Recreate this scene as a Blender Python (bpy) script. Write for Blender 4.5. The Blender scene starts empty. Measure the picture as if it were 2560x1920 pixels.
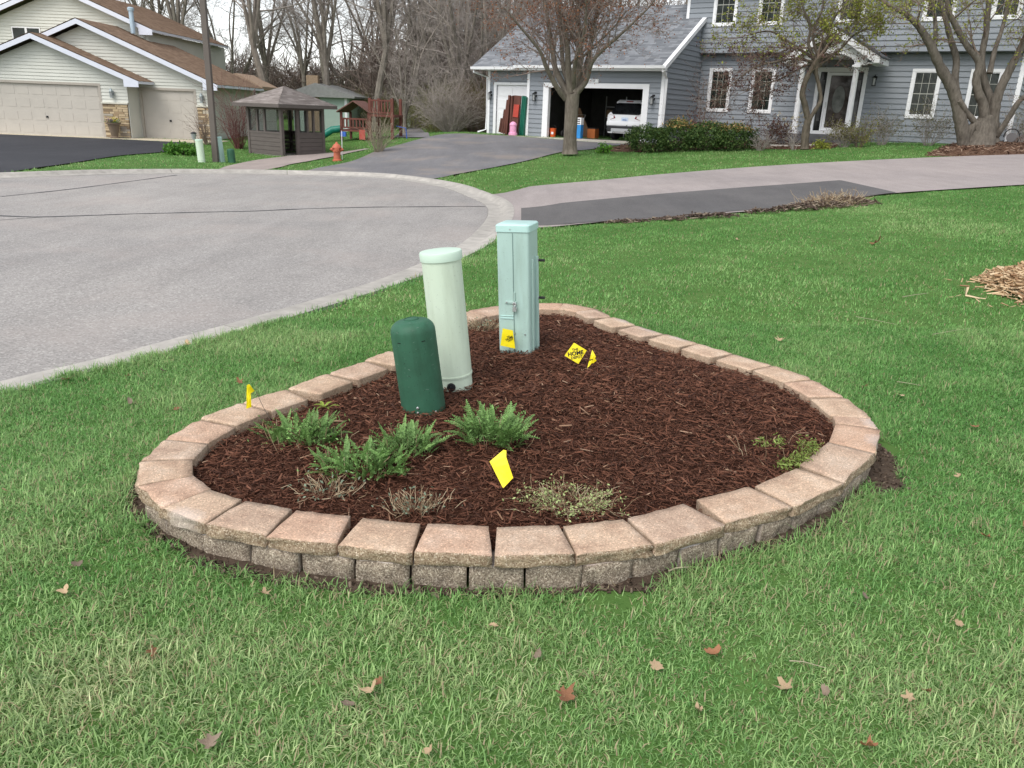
import bpy, bmesh, math, random
import numpy as np
from mathutils import Vector, Matrix

R = math.radians
sc = bpy.context.scene
col = sc.collection

# ------------------------------------------------------------------ camera, sky, sun, exposure
FPX, TH, RO, EYE = 1990.0, R(18.87), R(2.2), 1.6      # focal length for a 2560 px wide frame, pitch, roll, eye height
cam_d = bpy.data.cameras.new('camera')
cam = bpy.data.objects.new('camera', cam_d)
col.objects.link(cam)
cam_d.sensor_fit = 'HORIZONTAL'
cam_d.angle_x = 2 * math.atan(1280 / FPX)
cam_d.clip_start, cam_d.clip_end = 0.05, 3000
_f = Vector((0, math.cos(TH), -math.sin(TH)))
_u = Vector((0, math.sin(TH), math.cos(TH)))
_r = Vector((1, 0, 0))
_right = _r * math.cos(RO) + _u * math.sin(RO)
_up = _u * math.cos(RO) - _r * math.sin(RO)
cam.matrix_world = Matrix(((_right.x, _up.x, -_f.x, 0), (_right.y, _up.y, -_f.y, 0), (_right.z, _up.z, -_f.z, EYE), (0, 0, 0, 1)))
sc.camera = cam

SUN_EL, SUN_AZ = R(52), R(215)      # azimuth clockwise from +Y
world = bpy.data.worlds.new('World')
sc.world = world
world.use_nodes = True
wn, wl = world.node_tree.nodes, world.node_tree.links
wn.clear()
w_out = wn.new('ShaderNodeOutputWorld'); w_bg = wn.new('ShaderNodeBackground')
w_sky = wn.new('ShaderNodeTexSky'); w_sky.sky_type = 'NISHITA'; w_sky.sun_disc = False
w_sky.sun_elevation = SUN_EL; w_sky.sun_rotation = SUN_AZ
w_sky.air_density = 1.0; w_sky.dust_density = 0.6; w_sky.ozone_density = 1.0
w_hs = wn.new('ShaderNodeHueSaturation'); w_hs.inputs['Saturation'].default_value = 0.22
w_bg.inputs['Strength'].default_value = 0.15
wl.new(w_sky.outputs[0], w_hs.inputs['Color']); wl.new(w_hs.outputs[0], w_bg.inputs[0]); wl.new(w_bg.outputs[0], w_out.inputs[0])

sun_d = bpy.data.lights.new('sun', 'SUN')
sun_d.energy = 1.3; sun_d.angle = R(35); sun_d.color = (1.0, 0.955, 0.89)
sun = bpy.data.objects.new('sun', sun_d); col.objects.link(sun)
_sd = Vector((math.sin(SUN_AZ) * math.cos(SUN_EL), math.cos(SUN_AZ) * math.cos(SUN_EL), math.sin(SUN_EL)))
sun.rotation_euler = _sd.to_track_quat('Z', 'Y').to_euler()
sun.location = (0, 0, 30)

sc.view_settings.view_transform = 'Standard'; sc.view_settings.look = 'None'
sc.view_settings.exposure = 0.82; sc.view_settings.gamma = 1.0
sc.view_settings.use_curve_mapping = False
sc.render.engine = 'CYCLES'
sc.cycles.max_bounces = 5; sc.cycles.diffuse_bounces = 2; sc.cycles.glossy_bounces = 2
sc.cycles.transmission_bounces = 4; sc.cycles.transparent_max_bounces = 8
sc.cycles.caustics_reflective = False; sc.cycles.caustics_refractive = False
try: sc.cycles.use_denoising = True
except Exception: pass

# ------------------------------------------------------------------ survey helpers (true places read off the measured camera)
def ray(px, py):
    x = (px - 1280.) / FPX; y = -(py - 960.) / FPX
    c, s = math.cos(RO), math.sin(RO)
    X = x * c - y * s; Y = x * s + y * c
    return np.array([X, math.cos(TH) + Y * math.sin(TH), -math.sin(TH) + Y * math.cos(TH)])
def on_level(px, py, z):
    d = ray(px, py); t = (z - EYE) / d[2]
    return np.array([d[0] * t, d[1] * t])
def at_depth(px, py, Y):
    d = ray(px, py); t = Y / d[1]
    return np.array([d[0] * t, Y, EYE + d[2] * t])
def street_z(x, y): return -0.17 - 0.0088 * (np.asarray(y, float) - 5)
def on_street(px, py):
    z = -.2
    for _ in range(12):
        p = on_level(px, py, z); z = float(street_z(p[0], p[1]))
    return p

def catmull(P, n):
    """smooth curve through points, n samples per span (open)"""
    P = np.asarray(P, float); Q = np.vstack([2 * P[0] - P[1], P, 2 * P[-1] - P[-2]])
    out = []
    for i in range(1, len(Q) - 2):
        t = np.linspace(0, 1, n, endpoint=False)[:, None]
        a, b, c, d = Q[i - 1], Q[i], Q[i + 1], Q[i + 2]
        out.append(.5 * (2 * b + (c - a) * t + (2 * a - 5 * b + 4 * c - d) * t ** 2 + (3 * b - a - 3 * c + d) * t ** 3))
    out.append(P[-1:]); return np.vstack(out)
def resample(P, step=None, n=None):
    P = np.asarray(P, float); d = np.r_[0, np.cumsum(np.linalg.norm(np.diff(P, axis=0), axis=1))]
    if n is None: n = max(2, int(round(d[-1] / step)) + 1)
    s = np.linspace(0, d[-1], n)
    return np.stack([np.interp(s, d, P[:, k]) for k in range(P.shape[1])], 1)
def inside(poly, X, Y):
    poly = np.asarray(poly); X = np.asarray(X); Y = np.asarray(Y)
    lo, hi = poly.min(0), poly.max(0); box = (X >= lo[0]) & (X <= hi[0]) & (Y >= lo[1]) & (Y <= hi[1])
    if box.size > 20000 and not box.all():
        out = np.zeros(X.shape, bool)
        if box.any(): out[box] = inside(poly, X[box], Y[box])
        return out
    r = np.zeros(X.shape, bool); n = len(poly)
    for i in range(n):
        x1, y1 = poly[i]; x2, y2 = poly[(i + 1) % n]
        if y1 == y2: continue
        c = ((y1 > Y) != (y2 > Y)) & (X < (x2 - x1) * (Y - y1) / (y2 - y1) + x1)
        r ^= c
    return r
def dist_poly(poly, X, Y, closed=True):
    poly = np.asarray(poly); best = np.full(np.shape(X), 1e9)
    n = len(poly)
    for i in range(n if closed else n - 1):
        a = poly[i]; b = poly[(i + 1) % n]; ab = b - a; L = ab @ ab + 1e-12
        t = np.clip(((X - a[0]) * ab[0] + (Y - a[1]) * ab[1]) / L, 0, 1)
        best = np.minimum(best, np.hypot(X - a[0] - t * ab[0], Y - a[1] - t * ab[1]))
    return best
def near_dist(poly, X, Y, closed=True, reach=.7):
    """distance to an outline, worked out only for points close to it"""
    d = np.full(np.shape(X), 9.)
    lo, hi = poly.min(0) - reach, poly.max(0) + reach
    c = np.flatnonzero((X > lo[0]) & (X < hi[0]) & (Y > lo[1]) & (Y < hi[1]))
    n = len(poly)
    for s in range(0, n if closed else n - 1, 12):
        seg = poly[np.arange(s, min(s + 13, n + 1 if closed else n)) % n]
        a, b = seg.min(0) - reach, seg.max(0) + reach
        k = c[(X[c] > a[0]) & (X[c] < b[0]) & (Y[c] > a[1]) & (Y[c] < b[1])]
        if len(k): d[k] = np.minimum(d[k], dist_poly(seg, X[k], Y[k], False))
    return d
def vnoise(x, y, seed=0):
    """cheap smooth value noise in 2D, -1..1"""
    x = np.asarray(x, float); y = np.asarray(y, float)
    xi = np.floor(x).astype(int); yi = np.floor(y).astype(int); fx = x - xi; fy = y - yi
    fx = fx * fx * (3 - 2 * fx); fy = fy * fy * (3 - 2 * fy)
    def h(a, b):
        v = np.sin(a * 127.1 + b * 311.7 + seed * 74.7) * 43758.5453
        return (v - np.floor(v)) * 2 - 1
    return (h(xi, yi) * (1 - fx) + h(xi + 1, yi) * fx) * (1 - fy) + (h(xi, yi + 1) * (1 - fx) + h(xi + 1, yi + 1) * fx) * fy

# curb line of the turning circle (street edge), read from the photograph onto the street's slope
_curb_px = [(0, 955), (235, 900), (523, 824), (764, 756), (929, 706), (1046, 661), (1146, 614), (1205, 562), (1220, 532), (1211, 512),
            (1175, 494), (1105, 468), (999, 450), (881, 441), (588, 435), (294, 436), (0, 446)]
_c = np.array([on_street(*q) for q in _curb_px])
CURB = catmull(np.vstack([[-12, -12], [-8, -4.2], [-5.6, .55], [-4.2, 3.1], _c, [-14.6, 15.4], [-15.6, 11.5], [-16.8, 7.5], [-19, 1], [-22, -6], [-26, -14]]), 10)
CURB = resample(CURB, .12)
STREET_POLY = CURB
def curb_normals(P):
    t = np.gradient(P, axis=0); t /= np.linalg.norm(t, axis=1)[:, None]
    return np.stack([t[:, 1], -t[:, 0]], 1)           # outward (lawn side): right of travel
CURB_N = curb_normals(CURB)

# ---- terrain: thin plate spline through surveyed heights
_A = [(0, 2, 0), (-2, 2.2, 0), (2.5, 2.5, 0), (0, 6, 0), (3, 6, .02), (.6, 9, -.03), (-.2, 8.6, -.06), (1.2, 12, -.04), (3, 12, .06), (6, 14, .24), (10, 14, .46), (10, 20, .56),
      (5, 8, .08), (5, 5, .04), (8, 9, .28), (16, 18, .9), (16, 28, 1.0), (18, 30, 1.05), (13, 31, .95), (9, 30, .62), (4.5, 31, .32), (2, 29.3, .2), (0, 19, -.06), (3, 21, .06),
      (1.1, 37.9, .57), (-1.8, 39.8, .57), (5.5, 35, .55), (3, 35.2, .47), (-3.5, 40.6, .57), (6, 42, .6), (14, 38, .9),
      (-10, 26.8, -.31), (-6.4, 29, -.27), (-9, 31, -.3), (-8, 33, -.27), (-16, 30, -.22), (-17, 35.6, -.11), (-14, 36.6, -.1), (-22, 35.6, -.11), (-22, 25, -.2), (-11.5, 34, -.2),
      (-7, 37, .18), (-4, 42, .42), (-11, 45, .05), (-11, 38, -.05), (-5.4, 31, .04), (-2.5, 30, .12), (-8, 52, .4), (2, 52, .6),
      (20, 45, 1.2), (26, 25, 1.5), (22, 12, 1.0), (14, 4, .4), (-24, 20, -.25), (0, -8, 0), (12, -8, .3), (-4, -8, -.05), (-28, 45, 0), (0, 68, .7), (-30, 66, .4), (28, 62, 1.3)]
for i in range(0, len(CURB), 14):
    q = CURB[i] + CURB_N[i] * .55
    if -15 < q[1] < 26: _A.append((q[0], q[1], float(street_z(*q)) + .085))
_A = np.array(_A)
def _tpsk(d2): return np.where(d2 > 1e-12, d2 * np.log(np.maximum(d2, 1e-12)), 0)
_n = len(_A)
_K = _tpsk(((_A[:, None, :2] - _A[None, :, :2]) ** 2).sum(2)) + np.eye(_n) * 2.0
_Pm = np.c_[np.ones(_n), _A[:, :2]]
_M = np.zeros((_n + 3, _n + 3)); _M[:_n, :_n] = _K; _M[:_n, _n:] = _Pm; _M[_n:, :_n] = _Pm.T
_w = np.linalg.solve(_M, np.r_[_A[:, 2], 0, 0, 0])
def terrain_exact(x, y):
    x = np.asarray(x, float); y = np.asarray(y, float); sh = x.shape
    xf, yf = np.clip(x.ravel(), -34, 32), np.clip(y.ravel(), -16, 70)
    z = _w[_n] + _w[_n + 1] * xf + _w[_n + 2] * yf
    for k in range(_n): z = z + _w[k] * _tpsk((xf - _A[k, 0]) ** 2 + (yf - _A[k, 1]) ** 2)
    return z.reshape(sh)
_tx = np.arange(-34, 32.01, .3); _ty = np.arange(-16, 70.01, .3)
_gx, _gy = np.meshgrid(_tx, _ty, indexing='ij'); _TT = terrain_exact(_gx, _gy)
_TT += .058 * np.exp(-((_gx + 1.75) / .55) ** 2 - ((_gy - 2.85) / .75) ** 2) + .035 * np.exp(-((_gx - 1.75) / .6) ** 2 - ((_gy - 2.9) / .5) ** 2)      # the lawn rises a little against both ends of the wall
def terrain(x, y):
    fx = np.clip((np.asarray(x, float) + 34) / .3, 0, len(_tx) - 1.001); fy = np.clip((np.asarray(y, float) + 16) / .3, 0, len(_ty) - 1.001)
    i = fx.astype(int); j = fy.astype(int); fx = fx - i; fy = fy - j
    return (_TT[i, j] * (1 - fx) + _TT[i + 1, j] * fx) * (1 - fy) + (_TT[i, j + 1] * (1 - fx) + _TT[i + 1, j + 1] * fx) * fy
def tz(x, y): return float(terrain(np.array([x]), np.array([y]))[0])
def on_ground(px, py, lift=0.0):
    z = 0.
    for _ in range(25):
        p = on_level(px, py, z); z = .5 * z + .5 * (tz(*p) + lift)
    return np.array([p[0], p[1]])

# ------------------------------------------------------------------ mesh helpers
def np_mesh(name, V, faces, smooth=False, attr=None):
    V = np.ascontiguousarray(V, np.float32); me = bpy.data.meshes.new(name)
    me.vertices.add(len(V)); me.vertices.foreach_set('co', V.ravel())
    faces = [np.asarray(f, np.int32) for f in faces if len(f)]
    tot = np.concatenate([np.full(len(f), f.shape[1], np.int32) for f in faces])
    idx = np.concatenate([f.ravel() for f in faces])
    me.loops.add(len(idx)); me.loops.foreach_set('vertex_index', idx)
    me.polygons.add(len(tot)); me.polygons.foreach_set('loop_start', np.r_[0, np.cumsum(tot)[:-1]].astype(np.int32))
    me.update(calc_edges=True)
    if smooth: me.polygons.foreach_set('use_smooth', np.ones(len(tot), bool))
    if attr is not None:
        for k, v in attr.items():
            a = me.attributes.new(k, 'FLOAT', 'FACE'); a.data.foreach_set('value', np.asarray(v, np.float32))
    return me
def link(name, me, mat=None, parent=None, loc=None, rot=None, scale=None):
    o = bpy.data.objects.new(name, me)
    col.objects.link(o)
    if mat is not None and len(me.materials) == 0: me.materials.append(mat)
    if parent is not None: o.parent = parent
    if loc is not None: o.location = loc
    if rot is not None: o.rotation_euler = rot
    if scale is not None: o.scale = scale
    return o
def tag(o, label=None, cat=None, group=None, kind=None):
    if label: o['label'] = label
    if cat: o['category'] = cat
    if group: o['group'] = group
    if kind: o['kind'] = kind
    return o
def empty(name, loc=(0, 0, 0), rz=0, label=None, cat=None, group=None):
    o = bpy.data.objects.new(name, None); col.objects.link(o)
    o.location = loc; o.rotation_euler = (0, 0, rz); o.empty_display_size = .2
    return tag(o, label, cat, group)
def copy_tree(o, parent=None):
    c = o.copy(); col.objects.link(c); c.parent = parent
    for ch in list(o.children):
        copy_tree(ch, c)
    return c

class MB:
    """collects shapes, builds ONE mesh"""
    def __init__(s): s.v = []; s.f = []; s.sm = []
    def add(s, V, F, smooth=False):
        o = len(s.v); s.v += [tuple(map(float, p)) for p in V]
        for f in F: s.f.append(tuple(int(i) + o for i in f)); s.sm.append(smooth)
        return s
    def box(s, x0, x1, y0, y1, z0, z1, M=None):
        V = [Vector(p) for p in ((x0, y0, z0), (x1, y0, z0), (x1, y1, z0), (x0, y1, z0), (x0, y0, z1), (x1, y0, z1), (x1, y1, z1), (x0, y1, z1))]
        if M is not None: V = [M @ p for p in V]
        return s.add(V, ((0, 3, 2, 1), (4, 5, 6, 7), (0, 1, 5, 4), (1, 2, 6, 5), (2, 3, 7, 6), (3, 0, 4, 7)))
    def prism(s, pts, y0, y1, axis='y'):
        """polygon in (a,b) extruded along an axis: axis y -> (a,y,b); axis x -> (x,a,b); axis z -> (a,b,z)"""
        n = len(pts)
        def P(a, b, t): return (a, t, b) if axis == 'y' else (t, a, b) if axis == 'x' else (a, b, t)
        V = [P(a, b, y0) for a, b in pts] + [P(a, b, y1) for a, b in pts]
        F = [tuple(range(n)), tuple(range(2 * n - 1, n - 1, -1))] + [(i, i + n, (i + 1) % n + n, (i + 1) % n) for i in range(n)]
        return s.add(V, F)
    def shift(s, d): s.v = [(a - d[0], b - d[1], c - d[2]) for a, b, c in s.v]; return s
    def lathe(s, prof, n=24, c=(0, 0, 0), M=None, smooth=True):
        """profile [(r,z)], closed at r=0 ends"""
        V = []; F = []
        for r, z in prof:
            for k in range(n):
                a = 2 * math.pi * k / n; p = Vector((c[0] + r * math.cos(a), c[1] + r * math.sin(a), c[2] + z)); V.append(M @ p if M else p)
        m = len(prof)
        for i in range(m - 1):
            for k in range(n):
                F.append((i * n + k, i * n + (k + 1) % n, (i + 1) * n + (k + 1) % n, (i + 1) * n + k))
        s.add(V, F, smooth)
        o = len(s.v) - m * n
        s.f.append(tuple(o + k for k in reversed(range(n)))); s.sm.append(False)
        s.f.append(tuple(o + (m - 1) * n + k for k in range(n))); s.sm.append(False)
        return s
    def tube(s, pts, rad, n=8, smooth=True, cap=True):
        pts = np.asarray(pts, float); rad = np.broadcast_to(np.asarray(rad, float), (len(pts),))
        V = tube_rings(pts, rad, n); F = []
        for i in range(len(pts) - 1):
            for k in range(n): F.append((i * n + k, i * n + (k + 1) % n, (i + 1) * n + (k + 1) % n, (i + 1) * n + k))
        if cap: F += [tuple(reversed(range(n))), tuple((len(pts) - 1) * n + k for k in range(n))]
        return s.add(V, F, smooth)
    def build(s, name, mat, parent=None, bevel=0, **k):
        me = bpy.data.meshes.new(name); me.from_pydata(s.v, [], s.f)
        me.polygons.foreach_set('use_smooth', np.array(s.sm, bool)); me.update()
        if any(s.sm): me.set_sharp_from_angle(angle=R(38))
        o = link(name, me, mat, parent, **k)
        if bevel:
            m = o.modifiers.new('bevel', 'BEVEL'); m.width = bevel; m.segments = 3; m.limit_method = 'ANGLE'; m.harden_normals = False
        return o
def tube_rings(pts, rad, n):
    t = np.gradient(pts, axis=0); t /= np.linalg.norm(t, axis=1)[:, None] + 1e-12
    ref = np.array([0, 0, 1.]) if abs(t[:, 2]).mean() < .8 else np.array([1., 0, 0])
    a = np.cross(t, ref); a /= np.linalg.norm(a, axis=1)[:, None] + 1e-12; b = np.cross(t, a)
    an = 2 * np.pi * np.arange(n) / n
    return (pts[:, None] + rad[:, None, None] * (np.cos(an)[None, :, None] * a[:, None] + np.sin(an)[None, :, None] * b[:, None])).reshape(-1, 3)
def prisms(p0, p1, r0, r1, n=3):
    """many straight tapering twigs at once -> V, F"""
    d = p1 - p0; d = d / (np.linalg.norm(d, axis=1)[:, None] + 1e-12)
    ref = np.where(np.abs(d[:, 2:3]) < .8, np.array([[0, 0, 1.]]), np.array([[1., 0, 0]]))
    a = np.cross(d, ref); a /= np.linalg.norm(a, axis=1)[:, None] + 1e-12; b = np.cross(d, a)
    an = 2 * np.pi * np.arange(n) / n
    o = np.cos(an)[None, :, None] * a[:, None] + np.sin(an)[None, :, None] * b[:, None]
    V = np.stack([p0[:, None] + o * r0[:, None, None], p1[:, None] + o * r1[:, None, None]], 1).reshape(-1, 3)
    k = np.arange(n); q = np.stack([k, (k + 1) % n, (k + 1) % n + n, k + n], 1)
    F = (q[None] + (np.arange(len(p0)) * 2 * n)[:, None, None]).reshape(-1, 4)
    return V, F

# ------------------------------------------------------------------ materials
def new_mat(name):
    m = bpy.data.materials.new(name); m.use_nodes = True
    nt = m.node_tree; b = nt.nodes['Principled BSDF']
    return m, nt.nodes, nt.links, b
def ramp(nodes, stops, interp='LINEAR'):
    r = nodes.new('ShaderNodeValToRGB'); r.color_ramp.interpolation = interp
    e = r.color_ramp.elements
    while len(e) < len(stops): e.new(.5)
    for k, (p, c) in enumerate(stops): e[k].position = p; e[k].color = (*c, 1)
    return r
def noise(nodes, links, scale, detail=4, rough=.6, coord='Object', vec=None, stretch=None):
    t = nodes.new('ShaderNodeTexNoise'); t.inputs['Scale'].default_value = scale; t.inputs['Detail'].default_value = detail; t.inputs['Roughness'].default_value = rough
    if vec is None:
        tc = nodes.new('ShaderNodeTexCoord'); vec = tc.outputs[coord]
    if stretch:
        mp = nodes.new('ShaderNodeMapping'); mp.inputs['Scale'].default_value = stretch; links.new(vec, mp.inputs[0]); vec = mp.outputs[0]
    links.new(vec, t.inputs['Vector']); return t
def mixc(nodes, links, fac, a, b, mode='MIX'):
    m = nodes.new('ShaderNodeMix'); m.data_type = 'RGBA'; m.blend_type = mode
    for s, v in ((m.inputs['Factor'], fac), (m.inputs['A'], a), (m.inputs['B'], b)):
        pass
    ins = [i for i in m.inputs if i.type == 'RGBA']
    if hasattr(fac, 'links'): links.new(fac, m.inputs[0])
    else: m.inputs[0].default_value = fac
    for s, v in ((ins[0], a), (ins[1], b)):
        if hasattr(v, 'links'): links.new(v, s)
        else: s.default_value = (*v, 1)
    return [o for o in m.outputs if o.type == 'RGBA'][0]
def simple(name, c, rough=.6, var=.12, scale=6, bump=0, bscale=60, spec=.35, metal=0, coord='Object', stretch=None, orand=0.0, grime=0.0):
    """plain surface with mottled tone, fine relief and (optionally) a tone of its own for each object"""
    m, N, L, b = new_mat(name)
    n1 = noise(N, L, scale, 5, .6, coord, stretch=stretch)
    lo = tuple(max(0, x * (1 - var)) for x in c); hi = tuple(min(1, x * (1 + var)) for x in c)
    r = ramp(N, [(.3, lo), (.7, hi)]); L.new(n1.outputs['Fac'], r.inputs[0]); out = r.outputs[0]
    if orand:
        oi = N.new('ShaderNodeObjectInfo'); rr = ramp(N, [(0, (1 - orand,) * 3), (1, (1 + orand,) * 3)])
        L.new(oi.outputs['Random'], rr.inputs[0]); out = mixc(N, L, 1.0, out, rr.outputs[0], 'MULTIPLY')
    if grime:       # run marks, scuffs and specks of dirt
        g1 = noise(N, L, 11, 5, .65, coord, stretch=(1, 1, .14)); r1 = ramp(N, [(.50, (1, 1, 1)), (.72, (1 - grime, 1 - grime, 1 - grime * 1.15))]); L.new(g1.outputs['Fac'], r1.inputs[0]); out = mixc(N, L, 1.0, out, r1.outputs[0], 'MULTIPLY')
        g2 = noise(N, L, 95, 3, .5, coord); r2 = ramp(N, [(.66, (1, 1, 1)), (.72, (1 - grime * 1.6,) * 3)]); L.new(g2.outputs['Fac'], r2.inputs[0]); out = mixc(N, L, 1.0, out, r2.outputs[0], 'MULTIPLY')
        g3 = noise(N, L, 26, 4, .7, coord, stretch=(1, 1, 3)); r3 = ramp(N, [(.64, (0, 0, 0)), (.70, (.35, .35, .35))]); L.new(g3.outputs['Fac'], r3.inputs[0]); out = mixc(N, L, r3.outputs[0], out, tuple(.6 * x + .25 for x in c))
    L.new(out, b.inputs['Base Color']); b.inputs['Roughness'].default_value = rough; b.inputs['Metallic'].default_value = metal
    b.inputs['Specular IOR Level'].default_value = spec
    if bump:
        n2 = noise(N, L, bscale, 6, .65, coord, stretch=stretch); bp = N.new('ShaderNodeBump'); bp.inputs['Strength'].default_value = bump; bp.inputs['Distance'].default_value = .01
        L.new(n2.outputs['Fac'], bp.inputs['Height']); L.new(bp.outputs[0], b.inputs['Normal'])
    return m
def attr_mat(name, attr, stops, rough=.8, spec=.2, translucent=0, kind='GEOMETRY', extra=None):
    """colour picked by a per-piece random value"""
    m, N, L, b = new_mat(name)
    a = N.new('ShaderNodeAttribute'); a.attribute_name = attr; a.attribute_type = kind
    r = ramp(N, stops); L.new(a.outputs['Fac'], r.inputs[0])
    L.new(r.outputs[0], b.inputs['Base Color']); b.inputs['Roughness'].default_value = rough; b.inputs['Specular IOR Level'].default_value = spec
    if translucent:
        t = N.new('ShaderNodeBsdfTranslucent'); L.new(r.outputs[0], t.inputs[0]); mx = N.new('ShaderNodeMixShader'); mx.inputs[0].default_value = translucent
        L.new(b.outputs[0], mx.inputs[1]); L.new(t.outputs[0], mx.inputs[2]); L.new(mx.outputs[0], N['Material Output'].inputs[0])
    return m

# ------------------------------------------------------------------ ground materials
def asphalt(name, dark, mid, light, speck=.5, scale=95, patch=.35, warm=None):
    m, N, L, b = new_mat(name)
    tc = N.new('ShaderNodeTexCoord')
    v = N.new('ShaderNodeTexVoronoi'); v.inputs['Scale'].default_value = scale; L.new(tc.outputs['Object'], v.inputs['Vector'])
    sep = N.new('ShaderNodeSeparateColor'); L.new(v.outputs['Color'], sep.inputs[0])
    r = ramp(N, [(0, dark), (.45, mid), (.8, mid), (1, light)]); L.new(sep.outputs[0], r.inputs[0])
    big = noise(N, L, patch, 6, .62, vec=tc.outputs['Object'])
    rb = ramp(N, [(.3, (.84, .84, .85)), (.7, (1.14, 1.12, 1.1))]); L.new(big.outputs['Fac'], rb.inputs[0])
    avg = mixc(N, L, speck, mid, r.outputs[0])
    out = mixc(N, L, 1.0, avg, rb.outputs[0], 'MULTIPLY')
    streak = noise(N, L, 1.3, 5, .7, vec=tc.outputs['Object'], stretch=(1.6, .35, 1))
    rs = ramp(N, [(.35, (.9, .9, .9)), (.65, (1.06, 1.06, 1.06))]); L.new(streak.outputs['Fac'], rs.inputs[0])
    out = mixc(N, L, 1.0, out, rs.outputs[0], 'MULTIPLY')
    if warm:
        w = noise(N, L, .55, 4, .6, vec=tc.outputs['Object']); rw = ramp(N, [(.5, (0, 0, 0)), (.68, (1, 1, 1))]); L.new(w.outputs['Fac'], rw.inputs[0])
        sw = N.new('ShaderNodeMath'); sw.operation = 'MULTIPLY'; sw.inputs[1].default_value = .35; L.new(rw.outputs[0], sw.inputs[0])
        out = mixc(N, L, sw.outputs[0], out, warm)
    L.new(out, b.inputs['Base Color']); b.inputs['Roughness'].default_value = .85; b.inputs['Specular IOR Level'].default_value = .25
    bp = N.new('ShaderNodeBump'); bp.inputs['Strength'].default_value = .35; bp.inputs['Distance'].default_value = .004
    L.new(v.outputs['Distance'], bp.inputs['Height']); L.new(bp.outputs[0], b.inputs['Normal'])
    return m
M_street = asphalt('street_asphalt', (.17, .162, .155), (.335, .318, .303), (.56, .54, .51), .6, 70, .16, warm=(.40, .345, .315))
M_drive_grey = asphalt('drive_asphalt', (.11, .11, .118), (.185, .182, .19), (.30, .29, .29), .5, 80, .35, warm=(.36, .29, .23))
M_drive_black = asphalt('sealed_asphalt', (.028, .03, .036), (.042, .043, .05), (.08, .08, .09), .5, 80, .3)
M_drive_pink = asphalt('old_drive_asphalt', (.24, .215, .205), (.34, .30, .29), (.48, .44, .42), .5, 80, .3)
M_patch = asphalt('patch_asphalt', (.07, .07, .072), (.125, .12, .12), (.19, .185, .18), .5, 85, .5)
M_walk = asphalt('walk_concrete', (.28, .235, .21), (.36, .305, .28), (.46, .40, .37), .5, 80, .4)
M_curb = simple('curb_concrete', (.405, .38, .345), .85, .2, 5, .4, 120, orand=.08)
M_slab = simple('slab_concrete', (.50, .46, .40), .85, .12, 3, .2, 120)
M_seal = simple('crack_sealant', (.05, .05, .055), .6, .2, 9, .2, 60)
def soil_mat():
    m, N, L, b = new_mat('lawn_soil')
    n1 = noise(N, L, 3.5, 6, .7); r = ramp(N, [(.3, (.065, .135, .034)), (.55, (.092, .165, .046)), (.8, (.13, .16, .066))]); L.new(n1.outputs['Fac'], r.inputs[0])
    n2 = noise(N, L, .35, 5, .6); r2 = ramp(N, [(.3, (.8, .95, .75)), (.7, (1.15, 1.1, 1.1))]); L.new(n2.outputs['Fac'], r2.inputs[0])
    L.new(mixc(N, L, 1.0, r.outputs[0], r2.outputs[0], 'MULTIPLY'), b.inputs['Base Color']); b.inputs['Roughness'].default_value = .95; b.inputs['Specular IOR Level'].default_value = .1
    n3 = noise(N, L, 70, 5, .7); bp = N.new('ShaderNodeBump'); bp.inputs['Strength'].default_value = .35; bp.inputs['Distance'].default_value = .02
    L.new(n3.outputs['Fac'], bp.inputs['Height']); L.new(bp.outputs[0], b.inputs['Normal'])
    return m
M_soil = soil_mat()

# ------------------------------------------------------------------ flat areas (outlines surveyed from the photograph)
G = lambda pts: np.array([on_ground(*p) for p in pts])
DRIVE_R_far = G([(1252, 481), (1400, 462), (1600, 443), (1800, 426), (2000, 412), (2300, 397), (2560, 388), (2760, 381)])
DRIVE_R_near = G([(1302, 566), (1347, 569), (1420, 567), (1538, 556), (1682, 548), (1796, 538), (1925, 527), (2131, 499), (2239, 486), (2400, 475), (2560, 465), (2760, 455)])
PATCH_far = G([(1303, 521), (1548, 498), (1873, 471), (2100, 454), (2238, 485)])
PATCH_near = G([(1303, 564), (1420, 565), (1682, 546), (1925, 525), (2131, 497), (2237, 486)])
DRIVE_G_left = G([(700, 427), (748, 430), (832, 415), (927, 385), (1017, 358), (1100, 338), (1160, 335)])
DRIVE_G_right = G([(1086, 447), (1199, 427), (1319, 403), (1408, 381), (1468, 376), (1530, 366), (1590, 362)])
WALK_left = G([(549, 427), (629, 404), (719, 392), (790, 385), (850, 382), (913, 373)])
WALK_right = G([(659, 429), (700, 420), (734, 411), (790, 401), (838, 392), (925, 374)])
DRIVE_T_right = G([(45, 438), (164, 412), (298, 391), (427, 379), (470, 363), (484, 359)])
DRIVE_T_left = DRIVE_T_right.copy(); DRIVE_T_left = np.array([[-24, 19.8], [-25, 24], [-25.5, 28], [-25, 32], [-24.5, 34], [-24, 35.2]])
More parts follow.
